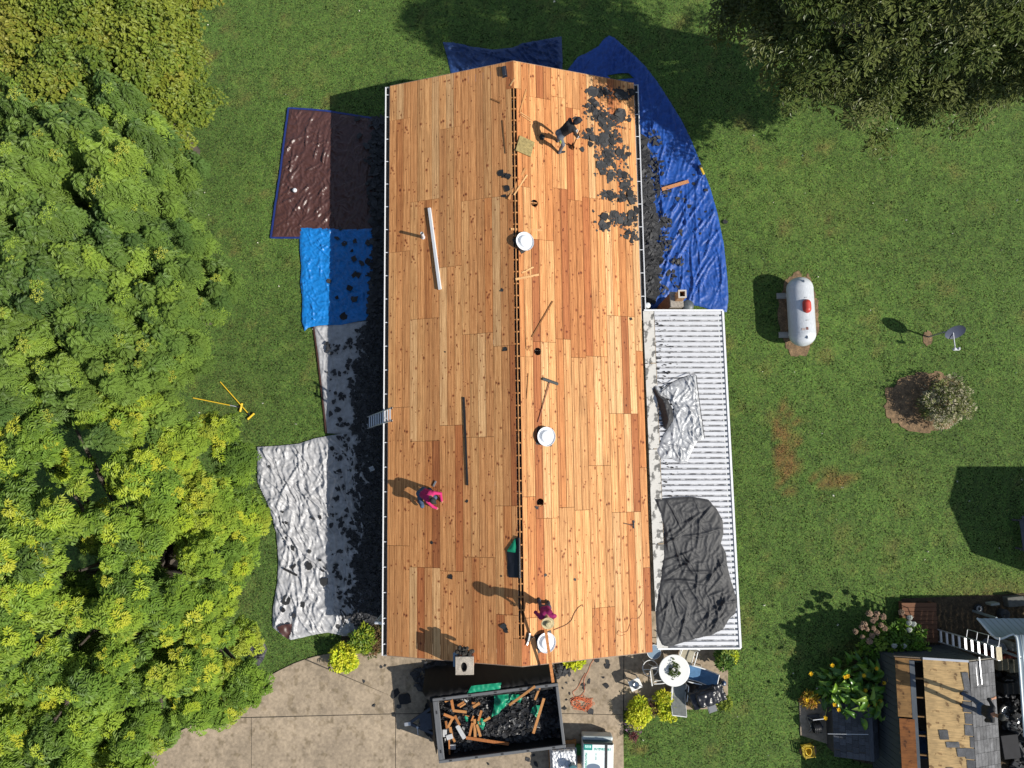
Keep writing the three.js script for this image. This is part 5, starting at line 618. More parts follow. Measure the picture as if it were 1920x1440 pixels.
// ================================================================ patio furniture
{
  const tw = mat({ color: rgb(0.76, 0.76, 0.74), roughness: 0.3 }); const p = at(1264, 1257, 0.74);
  const t = thing('round_table', 'round white patio table carrying a potted plant', 'table', V(p.x, 0.05, p.z)); part('table_top', lathe([[0, 0.68], [0.5, 0.68], [0.54, 0.69], [0.545, 0.705], [0.53, 0.715], [0.49, 0.71], [0.36, 0.707], [0, 0.705]], 60), tw, t); part('umbrella_collar', lathe([[0.045, 0.705], [0.045, 0.725], [0.03, 0.725], [0.03, 0.7]], 20), tw, t); part('pedestal', lathe([[0, 0], [0.26, 0], [0.24, 0.03], [0.06, 0.08], [0.05, 0.6], [0.16, 0.68]], 32), tw, t);
  const tube2 = (pts, r = 0.016) => tube(pts.map(q => V(...q)), r, pts.length * 8, 8), frame = mat({ color: rgb(0.78, 0.78, 0.76), roughness: 0.35 });
  function chair(label, u, v, yaw, m, high) { // sling chair: seat, back, two side frames with arms
    const q = at(u, v, 0.42), c = thing('patio_chair', label, 'chair', V(q.x, 0.05, q.z), yaw, 'patio sling chairs'); const h = high ? 0.66 : 0.5, an = high ? 0.85 : 0.34, bz = -0.21 - Math.sin(an) * h, by = 0.4 + Math.cos(an) * h;
    part('seat', box(0.46, 0.015, 0.46, 0, 0.4, 0.02), m, c); part('backrest', box(0.46, h, 0.015, 0, (0.4 + by) / 2, (bz - 0.21) / 2, -an), m, c);
    for (const s of [-1, 1]) { part('side_frame', [tube2([[s * 0.25, 0.01, 0.26], [s * 0.25, 0.4, 0.24], [s * 0.25, 0.4, -0.2], [s * 0.25, by, bz - 0.01]]), tube2([[s * 0.25, 0.4, -0.16], [s * 0.25, 0.01, -0.28]])], frame, c); part('armrest', tube2([[s * 0.27, 0.4, 0.24], [s * 0.28, 0.62, 0.22], [s * 0.28, 0.64, -0.02], [s * 0.27, 0.62, -0.27]], 0.02), frame, c); }
    part('top_rail', tube2([[-0.25, by, bz - 0.01], [0.25, by, bz - 0.01]], 0.018), frame, c); return c;
  }
  const sling = (r, g, b) => grainMat(r, g, b, { bumpMap: weave, bumpScale: 0.002 });
  chair('sling chair with taupe fabric, backrest toward the gable wall side of the round table', 1236, 1262, Math.PI / 2 + 0.12, sling(0.22, 0.2, 0.16), false);
  chair('sling chair with beige fabric partly under the porch roof edge', 1287, 1228, -0.35 + Math.PI * 0.0, sling(0.55, 0.5, 0.38), false);
  chair('blue sling chair with reclined backrest by the round table', 1302, 1262, -Math.PI / 2 - 0.25, sling(0.11, 0.26, 0.48), true);
  chair('sling chair with grey fabric facing the round table from the grass side', 1272, 1295, Math.PI - 0.12, sling(0.34, 0.36, 0.34), true);
  // small round side table and a steel ring stand
  const s1 = at(1226, 1222, 0.5), st = thing('side_table', 'small round glass-topped side table half under the porch roof', 'table', V(s1.x, 0.05, s1.z)); part('glass_top', cyl(0.24, 0.24, 0.012, 0, 0.47, 0, 36), mat({ color: rgb(0.22, 0.3, 0.38), roughness: 0.12 }), st); part('rim', new THREE.TorusGeometry(0.245, 0.012, 8, 40).rotateX(Math.PI / 2).translate(0, 0.476, 0), frame, st); for (let i = 0; i < 3; i++) { const a = i * 2.09; part('leg', rod(V(Math.cos(a) * 0.2, 0.47, Math.sin(a) * 0.2), V(Math.cos(a) * 0.22, 0, Math.sin(a) * 0.22), 0.012), frame, st); }
  const s2 = at(1219, 1252, 0.45), rt = thing('ring_stand', 'round white tube stand with a cross bar beside the taupe chair', 'stand', V(s2.x, 0.05, s2.z)); part('top_ring', new THREE.TorusGeometry(0.27, 0.016, 8, 40).rotateX(Math.PI / 2).translate(0, 0.44, 0), frame, rt); part('cross_bar', box(0.52, 0.02, 0.025, 0, 0.44, 0.05), frame, rt); for (let i = 0; i < 4; i++) { const a = i * 1.571 + 0.7; part('leg', rod(V(Math.cos(a) * 0.26, 0.44, Math.sin(a) * 0.26), V(Math.cos(a) * 0.27, 0, Math.sin(a) * 0.27), 0.012), frame, rt); }
  const s3 = at(1191, 1283, 0.5), ws = thing('white_stool', 'square white stool between patio chair and yellow shrub', 'stool', V(s3.x, 0.05, s3.z), -0.42 * -1); part('top', rbox(0.42, 0.04, 0.36, 0.01, 0, 0.46, 0), tw, ws); for (const x of [-0.17, 0.17]) for (const z of [-0.14, 0.14]) part('leg', box(0.04, 0.44, 0.04, x, 0.22, z), tw, ws);
  const pan = thing('steel_pot', 'shiny steel pot standing on the white stool', 'pot', V(s3.x, 0.532, s3.z)); part('bowl', lathe([[0, 0.01], [0.1, 0.01], [0.12, 0.1], [0.125, 0.1], [0.115, 0], [0, 0]], 30), mat({ color: rgb(0.6, 0.6, 0.6), metalness: 1, roughness: 0.18 }), pan); part('handle', tube([V(0.11, 0.09, 0), V(0.18, 0.1, 0.02), V(0.24, 0.1, 0.04)], 0.012), blackMatte, pan);
  // covered grill
  const g0 = at(1327, 1306, 0.85), gr = thing('covered_grill', 'barbecue grill under a glossy black cover at the patio edge', 'grill', V(g0.x, 0.05, g0.z), 0.32);
  { const g = surfaceNets((x, y, z) => { const qx = Math.abs(x) - 0.56 - (0.95 - y) * 0.08, qy = Math.abs(y - 0.42) - 0.42, qz = Math.abs(z) - 0.24 - (0.95 - y) * 0.1; const d1 = Math.hypot(Math.max(qx, 0), Math.max(qy, 0), Math.max(qz, 0)) + Math.min(0, Math.max(qx, qy, qz)) - 0.03; const d2 = Math.hypot(Math.max(Math.abs(x + 0.05) - 0.3, 0), Math.max(Math.abs(y - 0.92) - 0.1, 0), Math.max(Math.abs(z) - 0.17, 0)) - 0.06; return Math.min(d1, d2) + 0.03 * (1 - Math.abs(N3(x * 2.6, y * 2, z * 2.6))) ** 2 - 0.02 + 0.02 * N3(x * 6, y * 3, z * 6); }, V(-0.95, -0.12, -0.65), V(0.95, 1.25, 0.65), 0.03); part('cover', g, mat({ color: rgb(0.018, 0.019, 0.024), roughness: 0.32 }), gr); }
  part('tray', [box(0.3, 0.02, 0.26, 0.0, 0.86, 0.4, 0.1), box(0.24, 0.015, 0.2, 0, 0.878, 0.4, 0.1)], mat({ color: rgb(0.3, 0.3, 0.3), metalness: 0.8, roughness: 0.3 }), gr);
  for (const [u, v, lab, m, rr] of [[1356, 1280, 'blue plastic bottle-shaped pot standing by the patio edge', mat({ color: rgb(0.03, 0.07, 0.16), roughness: 0.3 }), 0.09]]) { const q = at(u, v, 0.3), c = thing('blue_canister', lab, 'canister', V(q.x, 0.05, q.z)); part('body', new THREE.CapsuleGeometry(rr, 0.22, 6, 20).translate(0, 0.2, 0), m, c); part('cap', cyl(0.035, 0.03, 0.06, 0, 0.38, 0), greyMetal, c); }
}
// ================================================================ propane tank
{
  const a = at(1504, 540, 0.95), b = at(1509, 624, 0.95), c = a.clone().add(b).multiplyScalar(0.5), yaw = Math.atan2(b.x - a.x, b.z - a.z); const t = thing('propane_tank', 'white horizontal propane tank with a red dome lid', 'propane tank', V(c.x, 0, c.z), yaw);
  const tm = mat({ color: rgb(0.86, 0.9, 0.95), roughness: 0.32, map: grainTex }), R = 0.475, L = 1.72, cy = 0.72;
  const pts = []; for (let i = 0; i <= 10; i++) { const q = i / 10 * Math.PI / 2; pts.push([R * Math.sin(q) + 1e-4, -L / 2 - R * 0.92 * Math.cos(q)]); } for (let i = 0; i <= 10; i++) { const q = i / 10 * Math.PI / 2; pts.push([R * Math.cos(q) + 1e-4, L / 2 + R * 0.92 * Math.sin(q)]); }
  part('shell', lathe(pts, 48).rotateX(Math.PI / 2).translate(0, cy, 0), tm, t); part('weld_seam', [new THREE.TorusGeometry(R + 0.001, 0.006, 6, 48).translate(0, cy, -L / 2), new THREE.TorusGeometry(R + 0.001, 0.006, 6, 48).translate(0, cy, L / 2)], tm, t);
  part('dome_lid', new THREE.CapsuleGeometry(0.155, 0.2, 8, 24).rotateX(Math.PI / 2).translate(0.03, cy + R - 0.0, -0.1), mat({ color: rgb(0.5, 0.05, 0.035), roughness: 0.45 }), t); part('dome_skirt', new THREE.CylinderGeometry(0.155, 0.155, 0.1, 28).scale(1, 1, 1.6).translate(0.03, cy + R - 0.02, -0.1), mat({ color: rgb(0.5, 0.05, 0.035), roughness: 0.45 }), t);
  for (const z of [-L / 2 - 0.18, L / 2 + 0.18]) part('lifting_lug', [box(0.012, 0.09, 0.1, 0, cy + R - 0.02, z)], tm, t);
  for (const z of [-0.42, 0.42]) part('valve', [rbox(0.1, 0.03, 0.03, 0.01, 0.02, cy + R + 0.005, z)], greyMetal, t); part('data_plate', box(0.085, 0.006, 0.1, 0.0, cy + R + 0.002, 0.72), mat({ color: rgb(0.16, 0.06, 0.05), roughness: 0.6 }), t); part('placard', box(0.13, 0.004, 0.08, -0.13, cy + R - 0.018, 0.74, 0, 0, 0.28), grainMat(0.68, 0.55, 0.5), t);
  for (const z of [-0.75, 0.75]) { part('saddle', [box(0.62, 0.1, 0.1, 0, 0.29, z), box(0.1, 0.26, 0.1, -0.24, 0.17, z), box(0.1, 0.26, 0.1, 0.24, 0.17, z)], tm, t); part('footing', rbox(1.1, 0.08, 0.22, 0.01, -0.08, 0.07, z), grainMat(0.5, 0.48, 0.45), t); }
}
{ // satellite dish on a leaning mast
  const b = at(1740, 632), t = thing('satellite_dish', 'dark blue oval satellite dish on a grey ground post', 'satellite dish', b); const m = mat({ color: rgb(0.42, 0.43, 0.45), metalness: 0.5, roughness: 0.45 });
  part('post', [rod(V(0, -0.1, 0), V(0, 1.0, 0), 0.03), rod(V(0, 0.98, 0), V(0.16, 1.25, 0.02), 0.03)], m, t);
  const d = part('reflector', new THREE.LatheGeometry([[0, 0], [0.12, 0.008], [0.25, 0.035], [0.34, 0.07], [0.36, 0.085], [0.365, 0.08], [0.25, 0.026], [0, -0.01]].map(q => new THREE.Vector2(q[0], q[1])), 48), mat({ color: rgb(0.06, 0.07, 0.11), roughness: 0.5 }), t); d.scale.set(1.0, 1, 0.92); d.position.set(0.22, 1.3, -0.0); d.quaternion.setFromUnitVectors(V(0, 1, 0), V(0.06, 0.6, 0.8).normalize());
  part('feed_arm', [rod(V(0.22, 1.22, 0.05), V(0.3, 1.15, 0.62), 0.018), rbox(0.24, 0.08, 0.09, 0.02, 0.3, 1.2, 0.66)], mat({ color: rgb(0.62, 0.63, 0.65), roughness: 0.4 }), t); part('receiver', [rbox(0.07, 0.06, 0.1, 0.02, 0.22, 1.26, 0.64), rbox(0.07, 0.06, 0.1, 0.02, 0.38, 1.26, 0.64)], m, t);
}
// ---------------------------------------------------------------- yellow long-handled tools on the lawn
for (const [a, b, lab, silver] of [[[362, 746], [447, 763], 'yellow long-handled tool with a silver ferrule lying under the other one', true], [[413, 716], [467, 777], 'all yellow long-handled tool lying across the head of the other', false]]) {
  const p = at(...a, 0.05), q = at(...b, silver ? 0.05 : 0.085), t = thing('tool_handle', lab, 'hand tool', undefined, 0, 'yellow tools on the lawn'), y = mat({ color: rgb(0.75, 0.5, 0.03), roughness: 0.45 }), d = q.clone().sub(p).normalize(), n = V(-d.z, 0, d.x);
  const k = q.clone().addScaledVector(d, -0.32); part('handle', rod(p, silver ? k : q.clone().addScaledVector(d, -0.05), 0.02), y, t); if (silver) part('ferrule', rod(k, q.clone().addScaledVector(d, -0.06), 0.018), alu, t); part('socket', rod(q.clone().addScaledVector(d, -0.07), q.clone().addScaledVector(d, 0.05), 0.026), blackMatte, t); const e = q.clone().addScaledVector(d, 0.1); part('head', [rod(e.clone().addScaledVector(n, -0.13), e.clone().addScaledVector(n, 0.13), 0.04), new THREE.SphereGeometry(0.045, 14, 10).translate(...e.clone().addScaledVector(n, 0.13).toArray()), new THREE.SphereGeometry(0.045, 14, 10).translate(...e.clone().addScaledVector(n, -0.13).toArray())], y, t);
}
// items on the royal blue tarp and elsewhere on the ground
{ const a = at(1241, 355, 0.2), b = at(1291, 340, 0.2); obj('board', bar(a, b, 0.13, 0.04), mat({ map: woodTex, color: rgb(0.72, 0.44, 0.27), roughness: 0.8 }), 'pinkish board lying on the royal blue tarp', 'board'); }
{ const p = at(1316, 322, 0.18), t = thing('cordless_tool', 'small yellow and black power tool on the edge of the blue tarp', 'power tool', p, 0.4); part('body', [rbox(0.09, 0.09, 0.3, 0.03, 0, 0.05, 0)], mat({ color: rgb(0.65, 0.42, 0.04), roughness: 0.4 }), t); part('head', [rbox(0.13, 0.1, 0.12, 0.03, 0, 0.05, -0.2)], blackMatte, t); part('cord', tube([V(0, 0.04, 0.15), V(0.03, 0.02, 0.25), V(-0.02, 0.02, 0.34)], 0.01), blackMatte, t); }
{ const p = at(553, 357, 0.16); obj('white_cup', lathe([[0, 0], [0.06, 0], [0.085, 0.07], [0.07, 0.13], [0, 0.14]], 20).translate(p.x, p.y - 0.06, p.z), whitePaint, 'white foam cup lying on the brown tarp', 'cup'); }
{ const p = at(697, 879, 0.35), t = thing('paper_packet', 'crumpled white paper packet on the black felt under the west eave', 'packet', p, 0.3); part('sheet', sheet([V(-0.1, 0, -0.08), V(0.08, 0, -0.09), V(0.11, 0, 0.07), V(-0.07, 0, 0.09)], 0.02, (x, z, d) => 0.03 + 0.03 * N2(x * 16, z * 16), 0.5), grainMat(0.8, 0.82, 0.86), t); }
{ const a = at(531, 1066, 0.2), b = at(557, 1079, 0.2); obj('black_strip', bar(a, b, 0.075, 0.02), blackMatte, 'short straight black strip lying on the large silver tarp', 'strip'); }
{ const p = at(1196, 206, 2.46); }
// ================================================================ shed with half-stripped roof, lower right
const SH = { he: 2.2, hr: 2.8, ee: 2.45 };
{
  const nw = at(1676, 1226, SH.he), ne = at(1862, 1236, SH.ee), pk = at(1816, 1243, SH.hr); const zN = (nw.z + ne.z + pk.z) / 3, zS = zN + 6.5, cx = pk.x, rw = pk.x - nw.x, re = ne.x - pk.x;
  const t = thing('shed', 'dark shed with roof half stripped to bare plywood', 'shed', V(cx, 0, zN)); const L = zS - zN;
  const siding = grainMat(0.085, 0.1, 0.105), sideTrim = grainMat(0.3, 0.27, 0.22), anW = Math.atan2(SH.hr - SH.he, rw), anE = Math.atan2(SH.hr - SH.ee, re), sl = Math.hypot(rw, SH.hr - SH.he), slE = Math.hypot(re, SH.hr - SH.ee);
  const W = (s, d, up = 0, sg = -1) => { const an = sg < 0 ? anW : anE; return V(sg * (s * Math.cos(an) + up * Math.sin(an)), SH.hr - s * Math.sin(an) + up * Math.cos(an), d); }; // west sg -1
  // walls of upright boards
  for (let k = 0; k < 16; k++) { const w = (rw + re - 0.24) / 16; const x = -rw + 0.12 + (k + 0.5) * w, top = SH.hr - Math.abs(x) * Math.tan(x < 0 ? anW : anE) - 0.18; part('wall_board', box(w - 0.012, top, 0.03, x, top / 2, 0.14), siding, t); }
  for (let k = 0; k < 28; k++) { const w = (L - 0.3) / 28; part('wall_board', box(0.03, SH.he - 0.1, w - 0.012, -rw + 0.14, (SH.he - 0.1) / 2, 0.16 + (k + 0.5) * w), siding, t); } part('wall', box(0.04, SH.ee - 0.1, L - 0.3, re - 0.14, (SH.ee - 0.1) / 2, L / 2), siding, t); part('wall', box(rw + re - 0.24, SH.he - 0.1, 0.03, (re - rw) / 2, (SH.he - 0.1) / 2, 0.2), siding, t);
  part('floor', box(rw + re - 0.3, 0.06, L - 0.3, (re - rw) / 2, 0.06, L / 2), grainMat(0.26, 0.2, 0.15), t);
  const plyTex = texture(512, 512, (u, v, i, j) => { const n = fbm(u, v, 5, 601, 5), st = sst(0.6, 0.78, fbm(u, v, 9, 603, 4)), gr = pn(u * 6, v * 60, 6, 60, 602), m = 0.9 + 0.3 * (n - 0.5) + 0.16 * (gr - 0.5) - 0.3 * st; return [232 * m, 196 * m * (1 - 0.06 * st), 138 * m * (1 - 0.12 * st)]; });
  const ply = mat({ map: plyTex, roughness: 0.85, color: rgb(0.82, 0.8, 0.78) }), old = mat({ map: plyTex, roughness: 0.9, color: rgb(0.38, 0.3, 0.22) });
  function panel(name, s0, s1, d0, d1, m, sg = -1, up = 0.01, th = 0.018, uvs = 1.3) { const g = norm(new THREE.BoxGeometry(s1 - s0, th, d1 - d0)), p = g.attributes.position, U = g.attributes.uv; for (let i = 0; i < p.count; i++) U.setXY(i, (p.getX(i) + s0) / uvs, (p.getZ(i) + d0) / uvs); const o = part(name, g, m, t); o.position.copy(W((s0 + s1) / 2, (d0 + d1) / 2, up, sg)); o.rotation.z = sg < 0 ? anW : -anE; return o; }
  const sPly = sl * 0.61; panel('plywood', 0.02, sPly, 0.03, 2.42, ply); panel('plywood', 0.02, sPly, 2.425, 4.85, ply); panel('plywood', 0.02, sPly, 4.855, L, ply);
  // rafters bare between plywood and the old eave boards
  for (let k = 0; k < 12; k++) { const d = 0.06 + k * 0.6; if (d > L) break; for (const sg of [-1, 1]) part('rafter', bar(W(0.02, d, -0.06, sg), W((sg < 0 ? sl : slE) - 0.03, d, -0.06, sg), 0.04, 0.1), old, t); }
  panel('eave_board', sl * 0.8, sl * 0.99, 0.03, 1.9, old, -1, 0.012, 0.02); panel('eave_board', sl * 0.77, sl * 0.98, 1.95, 3.6, mat({ map: plyTex, roughness: 0.9, color: rgb(0.32, 0.17, 0.09) }), -1, 0.03, 0.02); panel('eave_board', sl * 0.8, sl * 0.99, 3.65, L, old, -1, 0.012, 0.02); panel('felt_strip', sl * 0.725, sl * 0.795, 0.1, L - 0.1, grainMat(0.13, 0.15, 0.17), -1, 0.006, 0.008);
  // east slope: grey shingles in courses, ragged remains over the ridge
  const shm = [0.2, 0.17, 0.225, 0.15].map(q => grainMat(q, q, q * 1.03, { map: speckTex, bumpScale: 0.006 })), r = mulberry(611);
  panel('underlay', 0.02, slE - 0.01, 0.03, L, grainMat(0.05, 0.05, 0.055), 1, 0.0, 0.012);
  for (let c = 0; c < 8; c++) for (let k = 0; k < 16; k++) { const w = L / 16, s0 = c * slE / 8; const o = panel('shingle', s0, s0 + slE / 8 - 0.004, k * w + 0.03 + 0, (k + 1) * w + 0.022, shm[r() * 4 | 0], 1, 0.018 + 0.002 * ((c + k) & 1), 0.008); o.rotation.z -= 0.025; }
  for (let k = 0; k < 16; k++) { const d = 0.9 + k * 0.36, w = 0.1 + r() * 0.16; if (d > L - 0.4) break; const o = panel('ridge_shingle', 0.0, w, d, d + 0.33, shm[r() * 4 | 0], -1, 0.024 + 0.003 * (k & 1), 0.008); }
  for (const [s0, s1, d0, d1] of [[0.25, 0.5, 2.72, 2.98], [0.72, 0.98, 2.2, 2.5], [0.42, 0.8, 2.55, 2.72], [0.16, 0.42, 3.4, 3.95], [0.62, 0.82, 3.35, 3.6], [0.02, 0.2, 0.35, 0.9]]) panel('loose_shingle', s0, s1, d0, d1, shm[r() * 4 | 0], -1, 0.03, 0.008).rotation.y = 0.1;
  part('drip_edge', bar(W(0.0, -0.0, 0.02), W(sPly, -0.0, 0.02), 0.07, 0.012), alu, t); part('rake_board', bar(W(0, 0.0, -0.07, 1), W(slE, 0.0, -0.07, 1), 0.03, 0.12), sideTrim, t); part('rake_board', bar(W(0, 0.0, -0.07, -1), W(sl, 0.0, -0.07, -1), 0.03, 0.12), grainMat(0.26, 0.2, 0.15), t);
  for (const [u, v, w, lab] of [[1838, 1262, 0.5, 'bright metal flashing strip lying on the shed shingles'], [1830, 1268, 0.4, 'second metal flashing strip lying on the shed shingles']]) { const p = at(u, v, 2.72); const o = obj('metal_strip', bar(V(p.x, p.y, p.z - w), V(p.x + 0.03, p.y - 0.0, p.z + w * 0.7), 0.03, 0.02), alu, lab, 'metal strip'); }
  // blue bin visible through the open rafters
  const bp = at(1727, 1400, 0.9), bin = thing('blue_bin', 'blue plastic bin seen between the bare shed rafters', 'bin', V(bp.x, 0.09, bp.z)); part('tub', [rbox(0.55, 0.6, 0.9, 0.06, 0, 0.3, 0)], mat({ color: rgb(0.05, 0.09, 0.2), roughness: 0.4 }), bin); part('lid', [rbox(0.6, 0.05, 0.95, 0.02, 0, 0.62, 0)], mat({ color: rgb(0.07, 0.12, 0.24), roughness: 0.35 }), bin);
  // worker standing on the ridge
  const wp = at(1804, 1311, SH.hr - 0.02);
  person('person in black shirt and jeans standing on the shed ridge', wp, Math.PI / 2 - 0.1, {
    hipL: [0.1, 0.93, 0.0], hipR: [-0.1, 0.93, 0.0], knL: [0.15, 0.5, 0.05], knR: [-0.14, 0.5, 0.06], anL: [0.19, 0.08, -0.03], anR: [-0.17, 0.08, -0.02], toeL: [0.22, 0.02, 0.14], toeR: [-0.2, 0.02, 0.15], waist: [0, 1.1, 0.03], shL: [0.2, 1.42, 0.08], shR: [-0.2, 1.42, 0.06], neck: [0, 1.5, 0.1], head: [0, 1.64, 0.17], headFwd: [0, -0.5, 0.85], headUp: [0, 0.86, 0.5], elL: [0.36, 1.2, 0.08], elR: [-0.28, 1.14, 0.06], wrL: [0.4, 1.1, 0.3], wrR: [-0.22, 0.93, 0.22], palmL: [0, -1, 0.2], palmR: [1, 0, 0]
  }, { skin: SKIN, shirt: rgb(0.02, 0.021, 0.023), pants: rgb(0.035, 0.075, 0.16), boot: rgb(0.02, 0.02, 0.022), hair: rgb(0.02, 0.02, 0.018), sleeve: 0.25, headExtra: P => [[P(-0.01, 0, 0.04), P(-0.03, 0, 0.045), 0.096, 0.095, rgb(0.025, 0.026, 0.022)]] });
  // ladder flat against the north wall side
  const lad = thing('ladder', 'aluminium ladder leaning on the north side of the shed', 'ladder'); { const a0 = at(1762, 1186, 0.75), a1 = at(1764, 1205, 0.75), b0 = at(1872, 1217, 2.9), b1 = at(1873, 1228, 2.9); const sp = V(0, 0, 0.42); const A0 = at(1757, 1180, 0.3), B0 = at(1872, 1213, 2.7), A1 = A0.clone().add(sp), B1 = B0.clone().add(sp); for (const [p, q] of [[A0, B0], [A1, B1]]) part('rail', bar(p, q, 0.03, 0.07), alu, lad); for (let k = 0; k < 9; k++) { const f = 0.06 + k * 0.105; part('rung', bar(A0.clone().lerp(B0, f), A1.clone().lerp(B1, f), 0.075, 0.03), alu, lad); } part('top_plate', bar(A0.clone().lerp(B0, 1.0), A1.clone().lerp(B1, 1.0), 0.18, 0.03), grainMat(0.8, 0.68, 0.45), lad); const rr = V(0.0, 0.1, -0.3); part('brace_frame', [bar(A0.clone().lerp(B0, 0.5).add(rr), B0.clone().add(rr), 0.02), ...[0.5, 0.66, 0.83, 1].map(f => bar(A0.clone().lerp(B0, f), A0.clone().lerp(B0, f).add(rr), 0.018))], alu, lad); }
}
{ // wooden step landing north of the shed
  const P = A([[1690, 1131], [1752, 1130], [1757, 1195], [1760, 1205], [1705, 1205]], 0.35); const t = thing('wood_landing', 'weathered brown board landing in front of the shed', 'landing'); const b = bounds(P), n = 9, w = (b[3] - b[2]) / n, wd = mat({ map: woodTex, color: rgb(0.24, 0.15, 0.11), roughness: 0.9 });
  for (let k = 0; k < n; k++) part('board', rbox(b[1] - b[0] - 0.02 * (k % 3), 0.035, w - 0.012, 0.006, (b[0] + b[1]) / 2, 0.35, b[2] + (k + 0.5) * w), wd, t); for (const x of [b[0] + 0.1, b[1] - 0.1]) part('joist', box(0.06, 0.32, b[3] - b[2], x, 0.17, (b[2] + b[3]) / 2), wd, t);
}
{ // small shingled dog house
  const he = 0.75, hr = 1.15, c = A([[1562, 1325], [1640, 1315], [1655, 1420], [1570, 1425]], 0.9); const x0 = (c[0].x + c[3].x) / 2, x1 = (c[1].x + c[2].x) / 2, z0 = (c[0].z + c[1].z) / 2, z1 = (c[2].z + c[3].z) / 2, xr = lerp(x0, x1, 0.74); const t = thing('dog_house', 'small hut with dark slate shingle roof beside the hose reel', 'hut'); const wl = grainMat(0.1, 0.09, 0.08), sm = [0.1, 0.115, 0.135, 0.085].map(q => grainMat(q, q * 1.06, q * 1.2, { map: speckTex, bumpScale: 0.005 })), r = mulberry(621);
  part('wall', box(x1 - x0 - 0.16, he, 0.05, (x0 + x1) / 2, he / 2, z0 + 0.08), wl, t); part('wall', box(x1 - x0 - 0.16, he, 0.05, (x0 + x1) / 2, he / 2, z1 - 0.08), wl, t); part('wall', box(0.05, he, z1 - z0 - 0.2, x0 + 0.08, he / 2, (z0 + z1) / 2), wl, t); part('wall', box(0.05, he, z1 - z0 - 0.2, x1 - 0.08, he / 2, (z0 + z1) / 2), wl, t);
  const slope = (xa, ya, xb, yb, rows, cols) => { const L = Math.hypot(xb - xa, yb - ya), a = Math.atan2(yb - ya, xb - xa); part('deck', box(L, 0.02, z1 - z0, (xa + xb) / 2, (ya + yb) / 2 - 0.02, (z0 + z1) / 2, 0, 0, a), wl, t); for (let i = 0; i < rows; i++) for (let k = 0; k < cols; k++) { const f = (i + 0.5) / rows, o = part('shingle', new THREE.BoxGeometry(L / rows - 0.014, 0.01, (z1 - z0) / cols - 0.014), sm[r() * 4 | 0], t); o.position.set(lerp(xa, xb, f), lerp(ya, yb, f) + 0.0, z0 + (k + 0.5 + ((i & 1) ? 0.2 : -0.2) * (k > 0 && k < cols - 1 ? 1 : 0)) * (z1 - z0) / cols); o.rotation.z = a + (yb > ya ? 0.05 : -0.05); } };
  slope(x0, he - 0.02, xr, hr, 6, 8); slope(xr, hr, x1, he + 0.1, 2, 8); part('ridge_cap', rbox(0.14, 0.02, z1 - z0, 0.006, xr, hr + 0.012, (z0 + z1) / 2), sm[2], t);
  obj('metal_rod', rod(at(1552, 1376, 1.0), at(1628, 1377, 1.2), 0.01), alu, 'thin metal rod lying across the slate roofed hut', 'rod');
}
{ // hose reel on paving
  const P = A([[1498, 1310], [1515, 1305], [1560, 1315], [1563, 1398], [1500, 1378]]); hardPolys.push(P); struct('hose_paving', uvXZ(norm(slab(P, 0.08, 0.04)), 2.2), concMat);
  const p = at(1533, 1362, 0.4), t = thing('hose_reel', 'black hose reel cart with coiled hose on small paving', 'hose reel', V(p.x, 0.04, p.z), 0.1); const bk = mat({ color: rgb(0.025, 0.025, 0.027), roughness: 0.35 }); for (let k = 0; k < 7; k++) part('hose_turn', new THREE.TorusGeometry(0.17 + 0.012 * (k % 2), 0.02, 8, 28).rotateY(Math.PI / 2).translate(-0.13 + k * 0.042, 0.3, 0.05), bk, t); for (const s of [-1, 1]) part('frame', tube([V(s * 0.2, 0, 0.28), V(s * 0.2, 0.3, 0.05), V(s * 0.2, 0.02, -0.22), V(s * 0.2, 0.55, -0.3)], 0.016, 30), mat({ color: rgb(0.4, 0.4, 0.4), roughness: 0.3, metalness: 0.6 }), t); part('axle', rod(V(-0.22, 0.3, 0.05), V(0.22, 0.3, 0.05), 0.03), bk, t); part('handle', rod(V(-0.2, 0.55, -0.3), V(0.2, 0.55, -0.3), 0.016), alu, t); part('tray', box(0.42, 0.02, 0.2, 0, 0.1, -0.22), bk, t);
}
{ // yellow basket
  const p = at(1515, 1408, 0.2), t = thing('yellow_basket', 'yellow open basket standing on the grass corner', 'basket', V(p.x, 0.03, p.z), 0.15); const y = mat({ color: rgb(0.72, 0.52, 0.03), roughness: 0.5 }); for (let k = 0; k < 4; k++) part('band', [box(0.34 + k * 0.01, 0.025, 0.01, 0, 0.06 + k * 0.07, 0.19), box(0.34 + k * 0.01, 0.025, 0.01, 0, 0.06 + k * 0.07, -0.19), box(0.01, 0.025, 0.37, 0.17 + k * 0.005, 0.06 + k * 0.07, 0), box(0.01, 0.025, 0.37, -0.17 - k * 0.005, 0.06 + k * 0.07, 0)], y, t); part('bottom', box(0.33, 0.02, 0.37, 0, 0.03, 0), y, t); for (const [x, z] of [[-1, -1], [1, -1], [1, 1], [-1, 1]]) part('post', box(0.02, 0.32, 0.02, x * 0.17, 0.17, z * 0.185), y, t); part('rope', tube(Array.from({ length: 40 }, (_, i) => V(Math.cos(i * 0.9) * 0.11 * (1 + 0.2 * Math.sin(i)), 0.08 + i * 0.005, Math.sin(i * 0.9) * 0.13)), 0.012, 240, 6), y, t);
}
